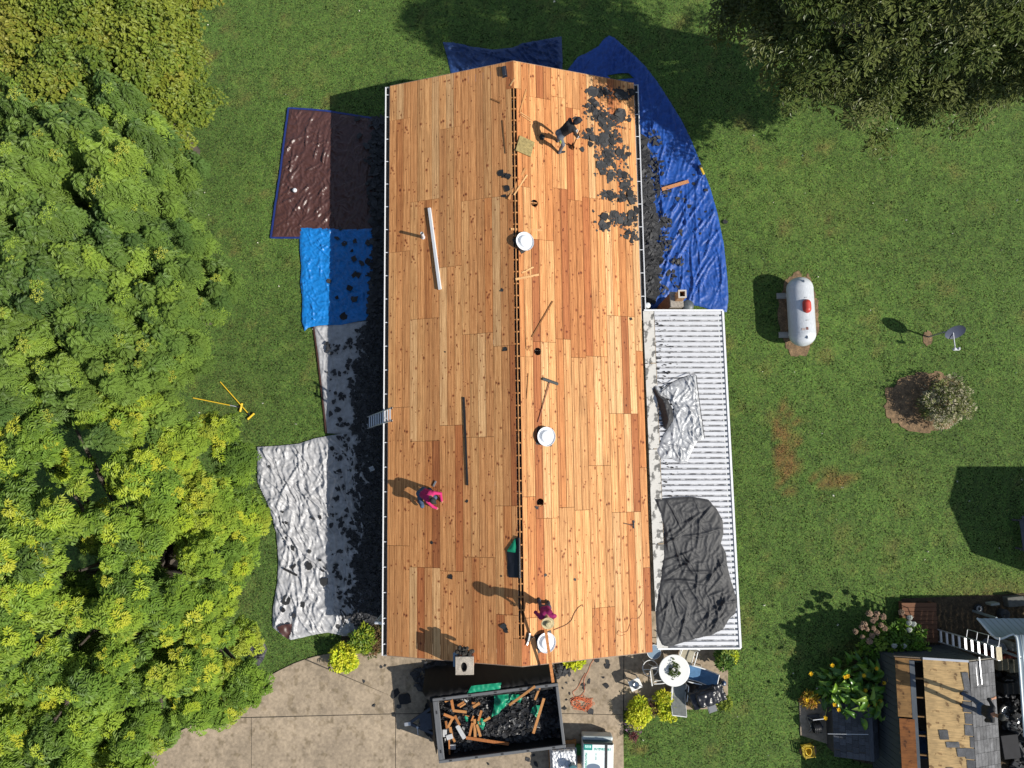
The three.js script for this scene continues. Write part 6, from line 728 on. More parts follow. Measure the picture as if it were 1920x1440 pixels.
{ // carport of ribbed metal at the right edge, bent front corner
  const t = thing('carport', 'grey ribbed metal carport roof over stored clutter', 'carport'); const m = mat({ color: rgb(0.34, 0.4, 0.43), roughness: 0.4, metalness: 0.35 }); const zA = at(1840, 1161, 1.5).z, zM = at(1915, 1190, 2.3).z, zB = zM + 3.2, xL0 = at(1832, 1159, 1.35).x, xL = at(1902, 1185, 2.3).x;
  const prof = [[zA, 1.35], [zA + 0.55, 1.95], [zM, 2.3], [zM + 0.7, 2.42], [zB, 2.42]]; const N = 22;
  for (let k = 0; k < N; k++) { const x = i => lerp(0, 4.5, (k + i) / N); const pos = [], idx = []; prof.forEach(([z, y], j) => { const sh0 = j === 0 ? 0 : j === 1 ? 0.4 : 1; for (const [i, up] of [[0, 0], [0.45, 0], [0.6, 0.035], [0.8, 0.035], [0.97, 0]]) pos.push(lerp(xL0, xL, sh0) + x(i) - (j === 0 ? 0 : 0), y + up, z); if (j) for (let q = 0; q < 4; q++) { const a = (j - 1) * 5 + q; idx.push(a, a + 5, a + 1, a + 1, a + 5, a + 6); } }); const g = new THREE.BufferGeometry(); g.setAttribute('position', new THREE.Float32BufferAttribute(pos, 3)); g.setIndex(idx); g.computeVertexNormals(); part('roof_pan', norm(g), m, t); }
  part('edge_trim', tube(prof.map(([z, y], j) => V(lerp(xL0, xL, j === 0 ? 0 : j === 1 ? 0.4 : 1), y, z)), 0.035, 40, 8), mat({ color: rgb(0.62, 0.68, 0.7), roughness: 0.4 }), t); for (const [z, y] of [prof[0], prof[3]]) for (const x of [0.05, 4.3]) part('post', box(0.07, y, 0.07, xL + x, y / 2, z), m, t);
}
{ // clutter beside the shed: wheels, drums, boxes, buckets
  const wheelM = mat({ color: rgb(0.36, 0.37, 0.38), metalness: 0.7, roughness: 0.4 }), rub = grainMat(0.02, 0.02, 0.02);
  for (const [u, v, r, h, lab] of [[1888, 1335, 0.3, 0.3, 'wheel with spoked grey rim lying on the clutter by the shed'], [1912, 1355, 0.28, 0.25, 'paler grey wheel lying beside the spoked one'], [1835, 1141, 0.16, 0.12, 'small dark round wheel at the yard edge above the ladder']]) { const p = at(u, v, h), t = thing('wheel', lab, 'wheel', V(p.x, 0.02, p.z)); part('tyre', new THREE.TorusGeometry(r * 0.8, r * 0.26, 12, 32).rotateX(Math.PI / 2).translate(0, h - 0.04, 0), rub, t); part('rim', lathe([[0.03, h + 0.04], [r * 0.25, h], [r * 0.6, h - 0.02], [r * 0.66, h + 0.04], [r * 0.7, h + 0.03]], 30), wheelM, t); for (let i = 0; i < 6; i++) part('spoke', box(r * 1.2, 0.02, 0.04, 0, h + 0.015, 0, 0, i * Math.PI / 6, 0), wheelM, t); part('stand', cyl(r * 0.6, r * 0.6, Math.max(0.05, h - 0.1), 0, 0, 0), rub, t); }
  for (const [u, v, w, d, h, col, lab] of [[1885, 1245, 0.55, 0.4, 0.9, [0.36, 0.3, 0.2], 'tan carton beside the ladder top'], [1905, 1248, 0.5, 0.45, 0.9, [0.4, 0.36, 0.26], 'second tan carton under the carport edge'], [1892, 1232, 0.8, 0.1, 0.95, [0.3, 0.05, 0.02], 'red orange plank edge behind the cartons'], [1900, 1290, 0.7, 0.4, 0.5, [0.03, 0.03, 0.03], 'black crate in the clutter behind the shed'], [1895, 1400, 0.6, 0.8, 0.5, [0.025, 0.025, 0.03], 'large dark box in the clutter behind the shed'], [1866, 1133, 0.32, 0.09, 0.35, [0.4, 0.43, 0.38], 'pale grey slat at the yard edge'], [1905, 1128, 0.6, 0.35, 0.3, [0.16, 0.16, 0.14], 'mottled grey concrete block at the yard edge']]) { const p = at(u, v, h); obj('stored_box', [rbox(w, h, d, 0.02, p.x, h / 2 + 0.02, p.z, 0.1)], grainMat(...col), lab, 'box'); }
  for (const [u, v, r, h, col, lab] of [[1879, 1217, 0.2, 0.9, [0.35, 0.38, 0.45], 'pale blue grey jug behind the ladder top plate'], [1902, 1214, 0.16, 0.9, [0.4, 0.4, 0.36], 'off white jug behind the ladder top plate'], [1885, 1152, 0.18, 0.3, [0.05, 0.055, 0.06], 'dark flower pot at the yard edge'], [1898, 1360, 0.22, 0.3, [0.05, 0.06, 0.07], 'dark oval pan under the grey wheels']]) { const p = at(u, v, h), t = thing('container', lab, 'container', V(p.x, 0.02, p.z)); part('body', lathe([[0, 0], [r * 0.85, 0], [r, h * 0.3], [r, h * 0.9], [r * 0.8, h], [0, h]], 24), grainMat(...col), t); part('handle', new THREE.TorusGeometry(r * 0.4, 0.018, 6, 16, Math.PI).translate(0, h, 0), grainMat(...col), t); }
  // loose black clutter behind the shed
  const r = mulberry(641), ms = [], cols = [], P = A([[1872, 1262], [1930, 1255], [1960, 1460], [1895, 1460]]), b = bounds(P); while (ms.length < 420) { const x = lerp(b[0], b[1], r()), z = lerp(b[2], b[3], r()); if (!inside(P, x, z)) continue; const s = 0.35 + r() * 0.8; ms.push(new THREE.Matrix4().compose(V(x, 0.05 + r() * 0.4, z), euler(r() * 3, r() * 6, r() * 3), V(s, s, s * 2))); const k = 0.4 + r() * 1.2; cols.push(rgb(k, k, k)); } tag(instanced('yard_clutter', new RoundedBoxGeometry(0.16, 0.1, 0.22, 1, 0.02), feltMats[1], ms, cols), 'loose dark clutter heaped behind the shed', 'clutter');
}
{ // building outside the frame whose gable shadow lies on the lawn, with a bench in front
  const ap = at(1782, 960), e1 = at(1799, 891), e2 = at(1825, 1052), sx = SUN.x / SUN.y, sz = SUN.z / SUN.y; const H1 = 4.3, P = V(ap.x + sx * H1, H1, ap.z + sz * H1); const hN = (P.x - e1.x) / sx - 0.0, hS = (P.x - e2.x) / sx; const N = V(P.x, hN, e1.z + sz * hN), S = V(P.x, hS, e2.z + sz * hS); const t = thing('outbuilding', 'gabled outbuilding standing past the lawn whose shadow falls on the grass', 'outbuilding');
  const s = new THREE.Shape([new THREE.Vector2(-S.z, 0), new THREE.Vector2(-S.z, S.y), new THREE.Vector2(-P.z, P.y), new THREE.Vector2(-N.z, N.y), new THREE.Vector2(-N.z, 0)]); part('walls', new THREE.ExtrudeGeometry(s, { depth: 6, bevelEnabled: false }).rotateY(Math.PI / 2).translate(P.x + 0.02, 0, 0), grainMat(0.4, 0.36, 0.3), t); for (const [a, b] of [[P, N], [P, S]]) { const g = new THREE.BufferGeometry(); } part('roof', [bar(V(P.x + 3, P.y + 0.03, P.z), V(P.x + 3, N.y + 0.03, N.z), 6.0, 0.05), bar(V(P.x + 3, P.y + 0.03, P.z), V(P.x + 3, S.y + 0.03, S.z), 6.0, 0.05)], grainMat(0.12, 0.12, 0.13), t);
  const bp = at(1914, 998, 0.45), bn = thing('bench', 'dark grey bench standing in the outbuilding shadow', 'bench', V(bp.x + 0.15, 0, bp.z), 0.05); const gm = grainMat(0.12, 0.12, 0.14); part('seat', rbox(0.5, 0.06, 1.15, 0.02, 0.1, 0.45, 0.1), gm, bn); part('armrest', rbox(0.5, 0.05, 0.1, 0.015, 0.08, 0.62, -0.55), gm, bn); for (const z of [-0.42, 0.6]) for (const x of [-0.1, 0.3]) part('leg', box(0.06, 0.42, 0.06, x, 0.21, z), gm, bn); part('backrest', rbox(0.06, 0.5, 1.2, 0.02, 0.38, 0.7, 0.08), gm, bn);
}
// ================================================================ foliage
function leafBuf() { return { p: [], n: [] }; }
function rhomb(B, base, dir, up, L, W, fold = 0.25) { // folded leaf blade: two triangles each side of the midrib
  const d = dir.clone().normalize(), s = d.clone().cross(up).normalize(), u = s.clone().cross(d).normalize(), tip = base.clone().addScaledVector(d, L).addScaledVector(u, -L * 0.12), m = base.clone().addScaledVector(d, L * 0.45), a = m.clone().addScaledVector(s, W / 2).addScaledVector(u, W * fold), b = m.clone().addScaledVector(s, -W / 2).addScaledVector(u, W * fold);
  for (const t of [[base, a, tip], [base, tip, b]]) { const n = t[1].clone().sub(t[0]).cross(t[2].clone().sub(t[0])).normalize(); if (n.y < 0) n.negate(); for (const q of t) { B.p.push(q.x, q.y, q.z); B.n.push(n.x, n.y, n.z); } }
}
function leafGeo(B) { const g = new THREE.BufferGeometry(); g.setAttribute('position', new THREE.Float32BufferAttribute(B.p, 3)); g.setAttribute('normal', new THREE.Float32BufferAttribute(B.n, 3)); g.setAttribute('uv', new THREE.Float32BufferAttribute(new Float32Array(B.p.length / 3 * 2), 2)); return g; }
function pinnate(B, base, dir, L, pairs, ll, lw, droop, r) { // compound leaf along a drooping stalk
  const flat = V(dir.x, 0, dir.z).normalize(); let p = base.clone(), d = dir.clone().normalize(); const step = L / pairs;
  for (let k = 0; k < pairs; k++) { d.y -= droop / pairs; d.normalize(); p = p.clone().addScaledVector(d, step); const side = d.clone().cross(V(0, 1, 0)).normalize(), f = 0.65 + 0.5 * Math.sin((k + 1) / (pairs + 1) * Math.PI); for (const s of [-1, 1]) rhomb(B, p, side.clone().multiplyScalar(s).addScaledVector(d, 0.75).add(V(0, -0.15 + (r() - 0.5) * 0.3, 0)), V(0, 1, 0), ll * f, lw * f); }
  rhomb(B, p, d, V(0, 1, 0), ll, lw);
}
const leafMat = (o = {}) => phys({ color: rgb(1, 1, 1), roughness: 0.55, transmission: 0.22, thickness: 0, specularIntensity: 0.5, ...o });
const plumeG = (() => { const B = leafBuf(), r = mulberry(701); for (let w = 0; w < 7; w++) { const y = 0.05 + w * 0.15 + r() * 0.06, R = (0.48 - w * 0.045) * (0.8 + r() * 0.4); for (let k = 0; k < 5; k++) { const a = k * 1.2566 + w * 0.8 + r() * 1.1; pinnate(B, V(0, y, 0), V(Math.cos(a), 0.6 + r() * 0.6, Math.sin(a)), R * (0.7 + r() * 0.5), 5, 0.16, 0.05, 1.5 + r() * 0.5, r); } } return leafGeo(B); })();
const plumeTipG = (() => { const B = leafBuf(), r = mulberry(703); for (let k = 0; k < 5; k++) { const a = k * 1.2566 + r() * 0.4; pinnate(B, V(0, 0.98, 0), V(Math.cos(a), 1.5, Math.sin(a)), 0.18, 3, 0.085, 0.032, 1.2, r); } return leafGeo(B); })();
const rosetteG = (() => { const B = leafBuf(), r = mulberry(705); for (let k = 0; k < 13; k++) { const a = r() * 6.28; pinnate(B, V((r() - 0.5) * 0.16, (r() - 0.7) * 0.3, (r() - 0.5) * 0.16), V(Math.cos(a), 0.1 + r() * 0.9, Math.sin(a)), 0.26 + r() * 0.22, 3 + (r() * 2 | 0), 0.2, 0.078, 0.8 + r() * 0.6, r); } return leafGeo(B); })();
const rosetteTipG = (() => { const B = leafBuf(), r = mulberry(706); for (let k = 0; k < 4; k++) { const a = r() * 6.28; pinnate(B, V((r() - 0.5) * 0.14, 0.08, (r() - 0.5) * 0.14), V(Math.cos(a), 0.6 + r() * 0.7, Math.sin(a)), 0.2 + r() * 0.08, 3, 0.17, 0.066, 0.8, r); } return leafGeo(B); })();
function tuftLeaves(n, R, L, W, seed, flat = 0.6) { const B = leafBuf(), r = mulberry(seed); for (let k = 0; k < n; k++) { const a = r() * 6.283, q = Math.sqrt(r()) * R, d = V(Math.cos(a) + (r() - 0.5), -0.25 + (r() - 0.4) * 0.9, Math.sin(a) + (r() - 0.5)); rhomb(B, V(Math.cos(a) * q, (r() - 0.5) * R * flat * 2 * (1 - q / R * 0.4), Math.sin(a) * q), d, V((r() - 0.5) * 0.8, 1, (r() - 0.5) * 0.8), L * (0.7 + r() * 0.6), W * (0.7 + r() * 0.6)); } return leafGeo(B); }
const mapleG = tuftLeaves(26, 0.2, 0.1, 0.08, 711), oakG = tuftLeaves(24, 0.26, 0.15, 0.06, 713), smallG = tuftLeaves(20, 0.12, 0.08, 0.045, 717, 0.8), broadG = tuftLeaves(14, 0.11, 0.11, 0.085, 719, 0.8);
const barkMat = mat({ map: speckTex, color: rgb(0.16, 0.13, 0.1), roughness: 1, bumpMap: bumpTex, bumpScale: 0.03 });
function crownPoints(clumps, per, seed, inner = 0.35) { // points through a small crown: mostly on the skins of the clumps, thinner inside
  const r = mulberry(seed), out = []; for (const [c, R] of clumps) { const n = Math.round(per * R * R); for (let i = 0; i < n; i++) { const z = 1 - 1.45 * r(), a = r() * 6.283, s = Math.sqrt(Math.max(0, 1 - z * z)), d = V(s * Math.cos(a), z, s * Math.sin(a)), wob = 1 + 0.32 * N3(d.x * 2.1 + c.x, d.y * 2.1, d.z * 2.1 + c.z) + 0.2 * N3(d.x * 5 + c.z, d.y * 5, d.z * 5); const k = (r() < inner ? 0.45 + 0.4 * r() : 0.86 + 0.14 * r()) * R * wob; const p = V(c.x + d.x * k, c.y + d.y * k * 0.8, c.z + d.z * k); if (clumps.some(([q, Q]) => q !== c && p.distanceTo(q) < Q * 0.55)) continue; out.push([p, d]); } } return out;
}
function sprayPoints(clumps, { sprays, perSpray, sprayR }, seed) { // limbs end in sprays; leaves sit on each spray, gaps stay between the sprays
  const r = mulberry(seed), out = []; for (const [c, R] of clumps) { const n = Math.round(sprays * R * R); for (let i = 0; i < n; i++) { const z = 1 - 1.35 * r(), a = r() * 6.283, s = Math.sqrt(Math.max(0, 1 - z * z)), d = V(s * Math.cos(a), z, s * Math.sin(a)), k = (0.62 + 0.5 * r()) * R * (1 + 0.3 * N3(d.x * 2 + c.x, d.y * 2, d.z * 2 + c.z)); const q = V(c.x + d.x * k, c.y + d.y * k * 0.85, c.z + d.z * k); if (clumps.some(([o, Q]) => o !== c && q.distanceTo(o) < Q * 0.5)) continue; const sr = lerp(sprayR[0], sprayR[1], r()), tone = r(), m = Math.round(perSpray * sr * sr / (sprayR[1] * sprayR[1]) * (0.7 + 0.6 * r())) + 2; for (let j = 0; j < m; j++) { const b = r() * 6.283, f = Math.sqrt(r()), h = 1 - f * f * 0.9; const e = V(Math.cos(b) * f, h * 0.75 + (r() - 0.5) * 0.3, Math.sin(b) * f); out.push([V(q.x + e.x * sr, q.y + (e.y - 0.4) * sr, q.z + e.z * sr), e.clone().add(d.clone().multiplyScalar(0.4)).normalize(), tone]); } } } return out;
}
function tree(label, name, base, clumps, { trunkR = 0.28, per = 60, seed = 1, geo, tipGeo, mats, palette, tips, lean = 0.35, scale = [0.8, 1.25], tipShare = 0.5, bark = barkMat, spray }) {
  const t = thing(name, label, 'tree', base), L = clumps.map(([p, R]) => [p.clone().sub(base), R]); const top = L.reduce((a, [p]) => a.add(p), V(0, 0, 0)).multiplyScalar(1 / L.length), tp = V(top.x * 0.5, Math.max(1.6, top.y * 0.5), top.z * 0.5);
  const trunk = (pts, r0, r1) => { const g = new THREE.TubeGeometry(new THREE.CatmullRomCurve3(pts), 14, 1, 10), p = g.attributes.position, n = pts.length; const cv = new THREE.CatmullRomCurve3(pts); for (let i = 0; i <= 14; i++) { const c = cv.getPointAt(i / 14), R = lerp(r0, r1, i / 14) * (i === 0 ? 1.3 : 1); for (let j = 0; j <= 10; j++) { const k = i * 11 + j, v = V(p.getX(k), p.getY(k), p.getZ(k)).sub(c).multiplyScalar(R).add(c); p.setXYZ(k, v.x, v.y, v.z); } } return norm(g); };
  part('trunk', trunk([V(0, -0.1, 0), V(tp.x * 0.3 + 0.1, tp.y * 0.5, tp.z * 0.3), tp], trunkR, trunkR * 0.7), bark, t);
  const r = mulberry(seed + 5); for (const [p, R] of L) { const m = tp.clone().lerp(p, 0.55).add(V((r() - 0.5) * 0.5, 0.3, (r() - 0.5) * 0.5)); part('limb', trunk([tp.clone(), m, p.clone()], trunkR * 0.42, 0.03), bark, t); }
  const pts = sprayPoints(L, spray, seed), ms = [], cs = [], tm = [], tc = []; const r2 = mulberry(seed + 9);
  for (const [p, d, tone] of pts) { const ax = V(d.x * lean, 1 - lean * 0.3 + Math.max(0, d.y) * 0.3, d.z * lean).normalize(), q = new THREE.Quaternion().setFromUnitVectors(V(0, 1, 0), ax).multiply(euler(0, r2() * 6.28, 0)), s = lerp(scale[0], scale[1], r2()), m = new THREE.Matrix4().compose(p, q, V(s, s, s)); ms.push(m); const patch = clamp(tone * 0.6 + 0.4 * (0.5 + 0.6 * N3(p.x * 0.35, p.y * 0.35, p.z * 0.35)) + (r2() - 0.5) * 0.25, 0, 0.999), c = palette[patch * palette.length | 0], k = 0.82 + r2() * 0.36; cs.push(rgb(c[0] * k, c[1] * k, c[2] * k)); if (tipGeo && d.y > 0.35 && r2() < tipShare * patch) { const f = tips[r2() * tips.length | 0]; tm.push(m); tc.push(rgb(...f)); } }
  const crown = instanced('crown', geo, mats, ms, cs, t); if (tm.length) instanced('new_growth', tipGeo, mats, tm, tc, t); return t;
}
const CL = l => l.map(([u, v, h, R]) => [at(u, v, h), R]);
const lm = leafMat();
{ // maple, upper left
  const c = CL([[30, 40, 8.5, 1.7], [120, 30, 9, 1.7], [210, 50, 8.6, 1.6], [290, 60, 7, 1.3], [90, 130, 9, 1.7], [190, 140, 8.6, 1.6], [270, 140, 7.6, 1.4], [315, 150, 6, 1], [150, 220, 8, 1.4], [240, 215, 7.2, 1.3], [300, 215, 6, 1.05], [20, -60, 8, 1.8], [140, -60, 8.5, 1.8], [260, -40, 7.2, 1.5], [330, 30, 6, 0.9], [330, 100, 5.5, 0.8]]);
  const b = at(130, 60, 8); tree('round maple with small olive yellow leaves', 'maple_tree', V(b.x, 0, b.z), c, { spray: { sprays: 13, perSpray: 24, sprayR: [0.3, 0.62] }, seed: 11, geo: mapleG, mats: lm, palette: [[0.11, 0.165, 0.022], [0.145, 0.205, 0.026], [0.18, 0.23, 0.028], [0.21, 0.245, 0.03], [0.25, 0.25, 0.035]], scale: [0.75, 1.25], lean: 0.5 });
}
{ // tree with feathery upright shoots, middle left
  const c = CL([[20, 240, 8.4, 1.6], [110, 280, 9, 1.6], [200, 300, 8.6, 1.5], [270, 320, 7.4, 1.3], [325, 345, 6, 1], [30, 390, 9.2, 1.8], [140, 400, 9.5, 1.8], [240, 410, 8.6, 1.5], [310, 430, 7, 1.25], [360, 440, 5.6, 0.9], [20, 540, 9, 1.8], [130, 540, 9.5, 1.8], [240, 540, 8.6, 1.6], [320, 545, 7, 1.3], [375, 560, 5.6, 1], [40, 670, 8.8, 1.7], [150, 670, 9, 1.7], [250, 670, 8, 1.5], [310, 660, 6.6, 1.2], [340, 620, 6, 1], [-60, 330, 8.5, 1.8], [-60, 500, 8.5, 1.8], [-60, 650, 8.5, 1.8]]);
  const b = at(160, 480, 8); tree('big green tree with feathery upright shoots', 'feathery_tree', V(b.x, 0, b.z), c, { trunkR: 0.34, spray: { sprays: 7.2, perSpray: 13, sprayR: [0.24, 0.58] }, seed: 21, geo: plumeG, tipGeo: plumeTipG, mats: lm, palette: [[0.085, 0.155, 0.034], [0.12, 0.2, 0.038], [0.16, 0.25, 0.042], [0.22, 0.32, 0.046]], tips: [[0.36, 0.45, 0.05], [0.3, 0.42, 0.05], [0.42, 0.45, 0.06]], scale: [0.45, 0.8], tipShare: 0.5, lean: 0.3 });
}
{ // broad yellow-green tree, lower left
  const c = CL([[30, 800, 8.4, 1.7], [140, 800, 8.8, 1.7], [240, 830, 8, 1.5], [310, 850, 6.8, 1.25], [370, 850, 5.4, 0.9], [410, 900, 5, 0.75], [30, 930, 8.8, 1.8], [140, 930, 9, 1.8], [240, 950, 8.2, 1.6], [330, 960, 6.8, 1.3], [400, 960, 5.6, 1], [447, 990, 4.6, 0.7], [30, 1070, 9, 1.8], [150, 1070, 9, 1.8], [260, 1080, 8, 1.6], [340, 1090, 6.8, 1.3], [410, 1090, 5.4, 0.9], [30, 1210, 8.6, 1.8], [150, 1210, 8.6, 1.8], [260, 1220, 7.6, 1.5], [350, 1210, 6.4, 1.2], [420, 1230, 5.2, 0.9], [465, 1262, 4.4, 0.5], [20, 1350, 8, 1.7], [120, 1350, 8, 1.6], [210, 1340, 7, 1.3], [280, 1320, 6, 1.1], [350, 1300, 5.6, 0.9], [420, 1290, 4.8, 0.7], [30, 1460, 7.5, 1.5], [130, 1450, 7, 1.2], [205, 1405, 6, 0.8], [300, 1375, 5, 0.55], [-60, 900, 8.5, 1.8], [-60, 1080, 8.5, 1.9], [-60, 1260, 8.5, 1.8], [240, 740, 6.8, 1.0], [205, 960, 7.6, 1.3]]);
  const b = at(130, 1090, 7.5); tree('broad yellow green tree spreading over the driveway edge', 'ash_tree', V(b.x, 0, b.z), c, { trunkR: 0.36, spray: { sprays: 5.6, perSpray: 17, sprayR: [0.22, 0.6] }, seed: 31, geo: rosetteG, tipGeo: rosetteTipG, mats: lm, palette: [[0.085, 0.15, 0.026], [0.13, 0.22, 0.03], [0.185, 0.29, 0.034], [0.24, 0.34, 0.038], [0.31, 0.37, 0.042]], tips: [[0.4, 0.48, 0.04], [0.35, 0.45, 0.035], [0.46, 0.48, 0.045]], scale: [0.42, 0.8], tipShare: 0.4, lean: 0.6 });
}
{ // dark tree, upper right
  const c = CL([[1420, 40, 6.2, 1.1], [1500, 90, 6.4, 1.2], [1580, 40, 7.4, 1.4], [1590, 130, 6.2, 1.1], [1660, 195, 5.2, 1.0], [1700, 215, 5, 0.8], [1670, 110, 6.8, 1.3], [1760, 60, 7.4, 1.5], [1770, 150, 6, 1.2], [1840, 120, 6.4, 1.3], [1880, 50, 7.2, 1.5], [1900, 130, 6, 1.1], [1660, 10, 8, 1.5], [1500, -10, 7.4, 1.4], [1500, -140, 9, 1.6], [1600, -160, 9.5, 2], [1720, -120, 9.5, 2], [1840, -60, 9, 2], [1960, 30, 8, 1.8], [1970, 150, 6.5, 1.2], [1900, -150, 9.5, 2.2], [1560, -60, 8.6, 1.6], [1420, 30, 4.6, 0.8], [1740, 185, 4.4, 0.8], [1800, 165, 4.6, 0.8], [1870, 150, 4.8, 0.9], [1610, 175, 4.6, 0.8], [1540, 140, 5, 0.8]]);
  const b = at(1735, 70, 0); tree('dark olive tree with thin crown shading the upper lawn', 'oak_tree', V(b.x, 0, b.z), c, { trunkR: 0.34, spray: { sprays: 9, perSpray: 15, sprayR: [0.3, 0.65] }, seed: 41, geo: oakG, mats: leafMat({ transmission: 0.15, roughness: 0.4 }), palette: [[0.07, 0.1, 0.022], [0.1, 0.13, 0.03], [0.125, 0.15, 0.04], [0.15, 0.17, 0.055]], scale: [0.75, 1.2], lean: 0.6, bark: mat({ map: speckTex, color: rgb(0.32, 0.28, 0.24), roughness: 1 }) });
}
// ---------------------------------------------------------------- shrubs and pots
function shrub(label, base, clumps, geo, per, palette, seed, name = 'shrub', mats = lm, sc = [0.7, 1.3], stems = 7) {
  const t = thing(name, label, 'shrub', base), r = mulberry(seed), pts = crownPoints(clumps.map(([x, y, z, R]) => [V(x, y, z), R]), per, seed, 0.3), ms = [], cs = []; const gs = []; for (let i = 0; i < stems; i++) { const [x, y, z, R] = clumps[i % clumps.length]; gs.push(rod(V((r() - 0.5) * 0.06, -0.03, (r() - 0.5) * 0.06), V(x + (r() - 0.5) * R, y, z + (r() - 0.5) * R), 0.011, 0.005, 5)); } part('stem', gs, barkMat, t);
  for (const [p, d] of pts) { if (p.y < 0.05) p.y = 0.05; const s = lerp(sc[0], sc[1], r()); ms.push(new THREE.Matrix4().compose(p, euler((r() - 0.5) * 0.8 + d.z * 0.5, r() * 6.28, (r() - 0.5) * 0.8 - d.x * 0.5), V(s, s, s))); const c = palette[r() * palette.length | 0], k = 0.8 + r() * 0.4; cs.push(rgb(c[0] * k, c[1] * k, c[2] * k)); } instanced('foliage', geo, mats, ms, cs, t); return t;
}
const lime = [[0.6, 0.62, 0.03], [0.52, 0.58, 0.03], [0.68, 0.66, 0.05], [0.42, 0.52, 0.03]], mid = [[0.08, 0.17, 0.02], [0.12, 0.22, 0.03], [0.06, 0.13, 0.02], [0.2, 0.27, 0.04]];
shrub('lime yellow potted plant on the driveway corner by the silver tarp', at(650, 1228, 0.05), [[0, 0.42, 0, 0.36], [0.1, 0.32, 0.22, 0.24], [-0.14, 0.3, -0.1, 0.24]], broadG, 620, lime, 51, 'potted_plant');
shrub('green shrub growing in the front bed under the gutter', at(676, 1195, 0.03), [[0, 0.35, 0, 0.3], [0.25, 0.32, -0.12, 0.28], [0.12, 0.28, 0.22, 0.22]], broadG, 380, [[0.2, 0.28, 0.03], [0.3, 0.36, 0.03], [0.1, 0.18, 0.02]], 53);
shrub('russet low ground plants in the front bed', at(702, 1210, 0.03), [[0, 0.1, 0, 0.3], [0.15, 0.1, -0.3, 0.25], [-0.2, 0.1, 0.05, 0.22]], smallG, 240, [[0.16, 0.09, 0.04], [0.1, 0.12, 0.03], [0.22, 0.14, 0.06]], 54);
shrub('rounded lime yellow plant at the end of the patio planter', at(1193, 1330, 0.05), [[0.0, 0.38, 0, 0.31], [-0.02, 0.28, 0.16, 0.27], [0.06, 0.3, -0.16, 0.22]], broadG, 640, lime, 55, 'potted_plant');
shrub('taller lime yellow plant between planter and grey chair', at(1246, 1318, 0.05), [[0, 0.4, 0.04, 0.23], [0.06, 0.3, 0.24, 0.2], [-0.05, 0.42, -0.2, 0.18], [-0.16, 0.36, -0.32, 0.14]], broadG, 640, lime, 57, 'potted_plant');
shrub('small lime plant tucked under the gable edge', at(1074, 1236, 0.05), [[0, 0.22, 0, 0.2], [0.16, 0.2, -0.05, 0.16]], broadG, 500, lime, 58, 'potted_plant');
shrub('purple flowering plant on the grass beside the pallets', at(1186, 1354, 0.02), [[0, 0.18, 0, 0.22], [0.14, 0.16, -0.08, 0.16]], smallG, 420, [[0.3, 0.14, 0.26], [0.2, 0.1, 0.16], [0.12, 0.16, 0.06], [0.4, 0.26, 0.36]], 59, 'flower_clump');
shrub('round shrub with pale whitish twigs on a bare soil ring', at(1740, 752, 0.03), [[0.15, 0.75, 0.1, 0.6], [0.55, 0.65, 0.25, 0.5], [0.45, 0.65, -0.25, 0.45], [-0.15, 0.55, 0.2, 0.45], [0.15, 0.55, 0.5, 0.45], [0.75, 0.5, 0.0, 0.4]], tuftLeaves(18, 0.13, 0.1, 0.03, 731, 1), 330, [[0.42, 0.4, 0.24], [0.2, 0.22, 0.07], [0.1, 0.13, 0.03], [0.5, 0.46, 0.32], [0.14, 0.16, 0.04]], 61, 'shrub', lm, [0.8, 1.5], 26);
function pot(label, u, v, r, h, m, plant, name = 'plant_pot') { const p = at(u, v, h), t = thing(name, label, 'plant pot', V(p.x, u > 1370 || v > 1370 ? 0.02 : 0.05, p.z)); part('pot', lathe([[0, 0], [r * 0.75, 0], [r, h], [r * 0.88, h], [r * 0.84, h - 0.04], [0, h - 0.05]], 28), m, t); part('potting_soil', new THREE.CircleGeometry(r * 0.86, 24).rotateX(-Math.PI / 2).translate(0, h - 0.04, 0), soilDark, t); if (plant) { const r_ = mulberry(u), ms = [], cs = []; for (let i = 0; i < plant.n; i++) { const a = r_() * 6.28, q = Math.sqrt(r_()) * plant.R; ms.push(new THREE.Matrix4().compose(V(Math.cos(a) * q + (plant.dx || 0), h + 0.04 + r_() * plant.H, Math.sin(a) * q + (plant.dz || 0)), euler((r_() - 0.5), r_() * 6, (r_() - 0.5)), V(1, 1, 1).multiplyScalar(0.7 + r_() * 0.6))); const c = plant.c[r_() * plant.c.length | 0]; cs.push(rgb(...c)); } instanced('foliage', plant.geo || smallG, lm, ms, cs, t); } return t; }
pot('white pot with a bushy green plant at the patio corner', 1355, 1240, 0.14, 0.28, grainMat(0.72, 0.7, 0.68), { n: 46, R: 0.24, H: 0.35, c: mid, geo: broadG, dz: -0.12 });
pot('lime plant in a dark pot at the grass edge beside the porch', 1366, 1228, 0.1, 0.22, blackMatte, { n: 26, R: 0.15, H: 0.2, c: lime, geo: broadG });
pot('terracotta pot with trailing greens beside the covered grill', 1353, 1316, 0.17, 0.25, grainMat(0.4, 0.2, 0.1), { n: 40, R: 0.18, H: 0.18, c: [[0.16, 0.22, 0.03], [0.3, 0.36, 0.04], [0.1, 0.16, 0.03]] });
pot('small lilac pot of dark soil on the grass', 1187, 1379, 0.12, 0.2, grainMat(0.4, 0.34, 0.38), { n: 5, R: 0.06, H: 0.04, c: [[0.16, 0.05, 0.05]] });
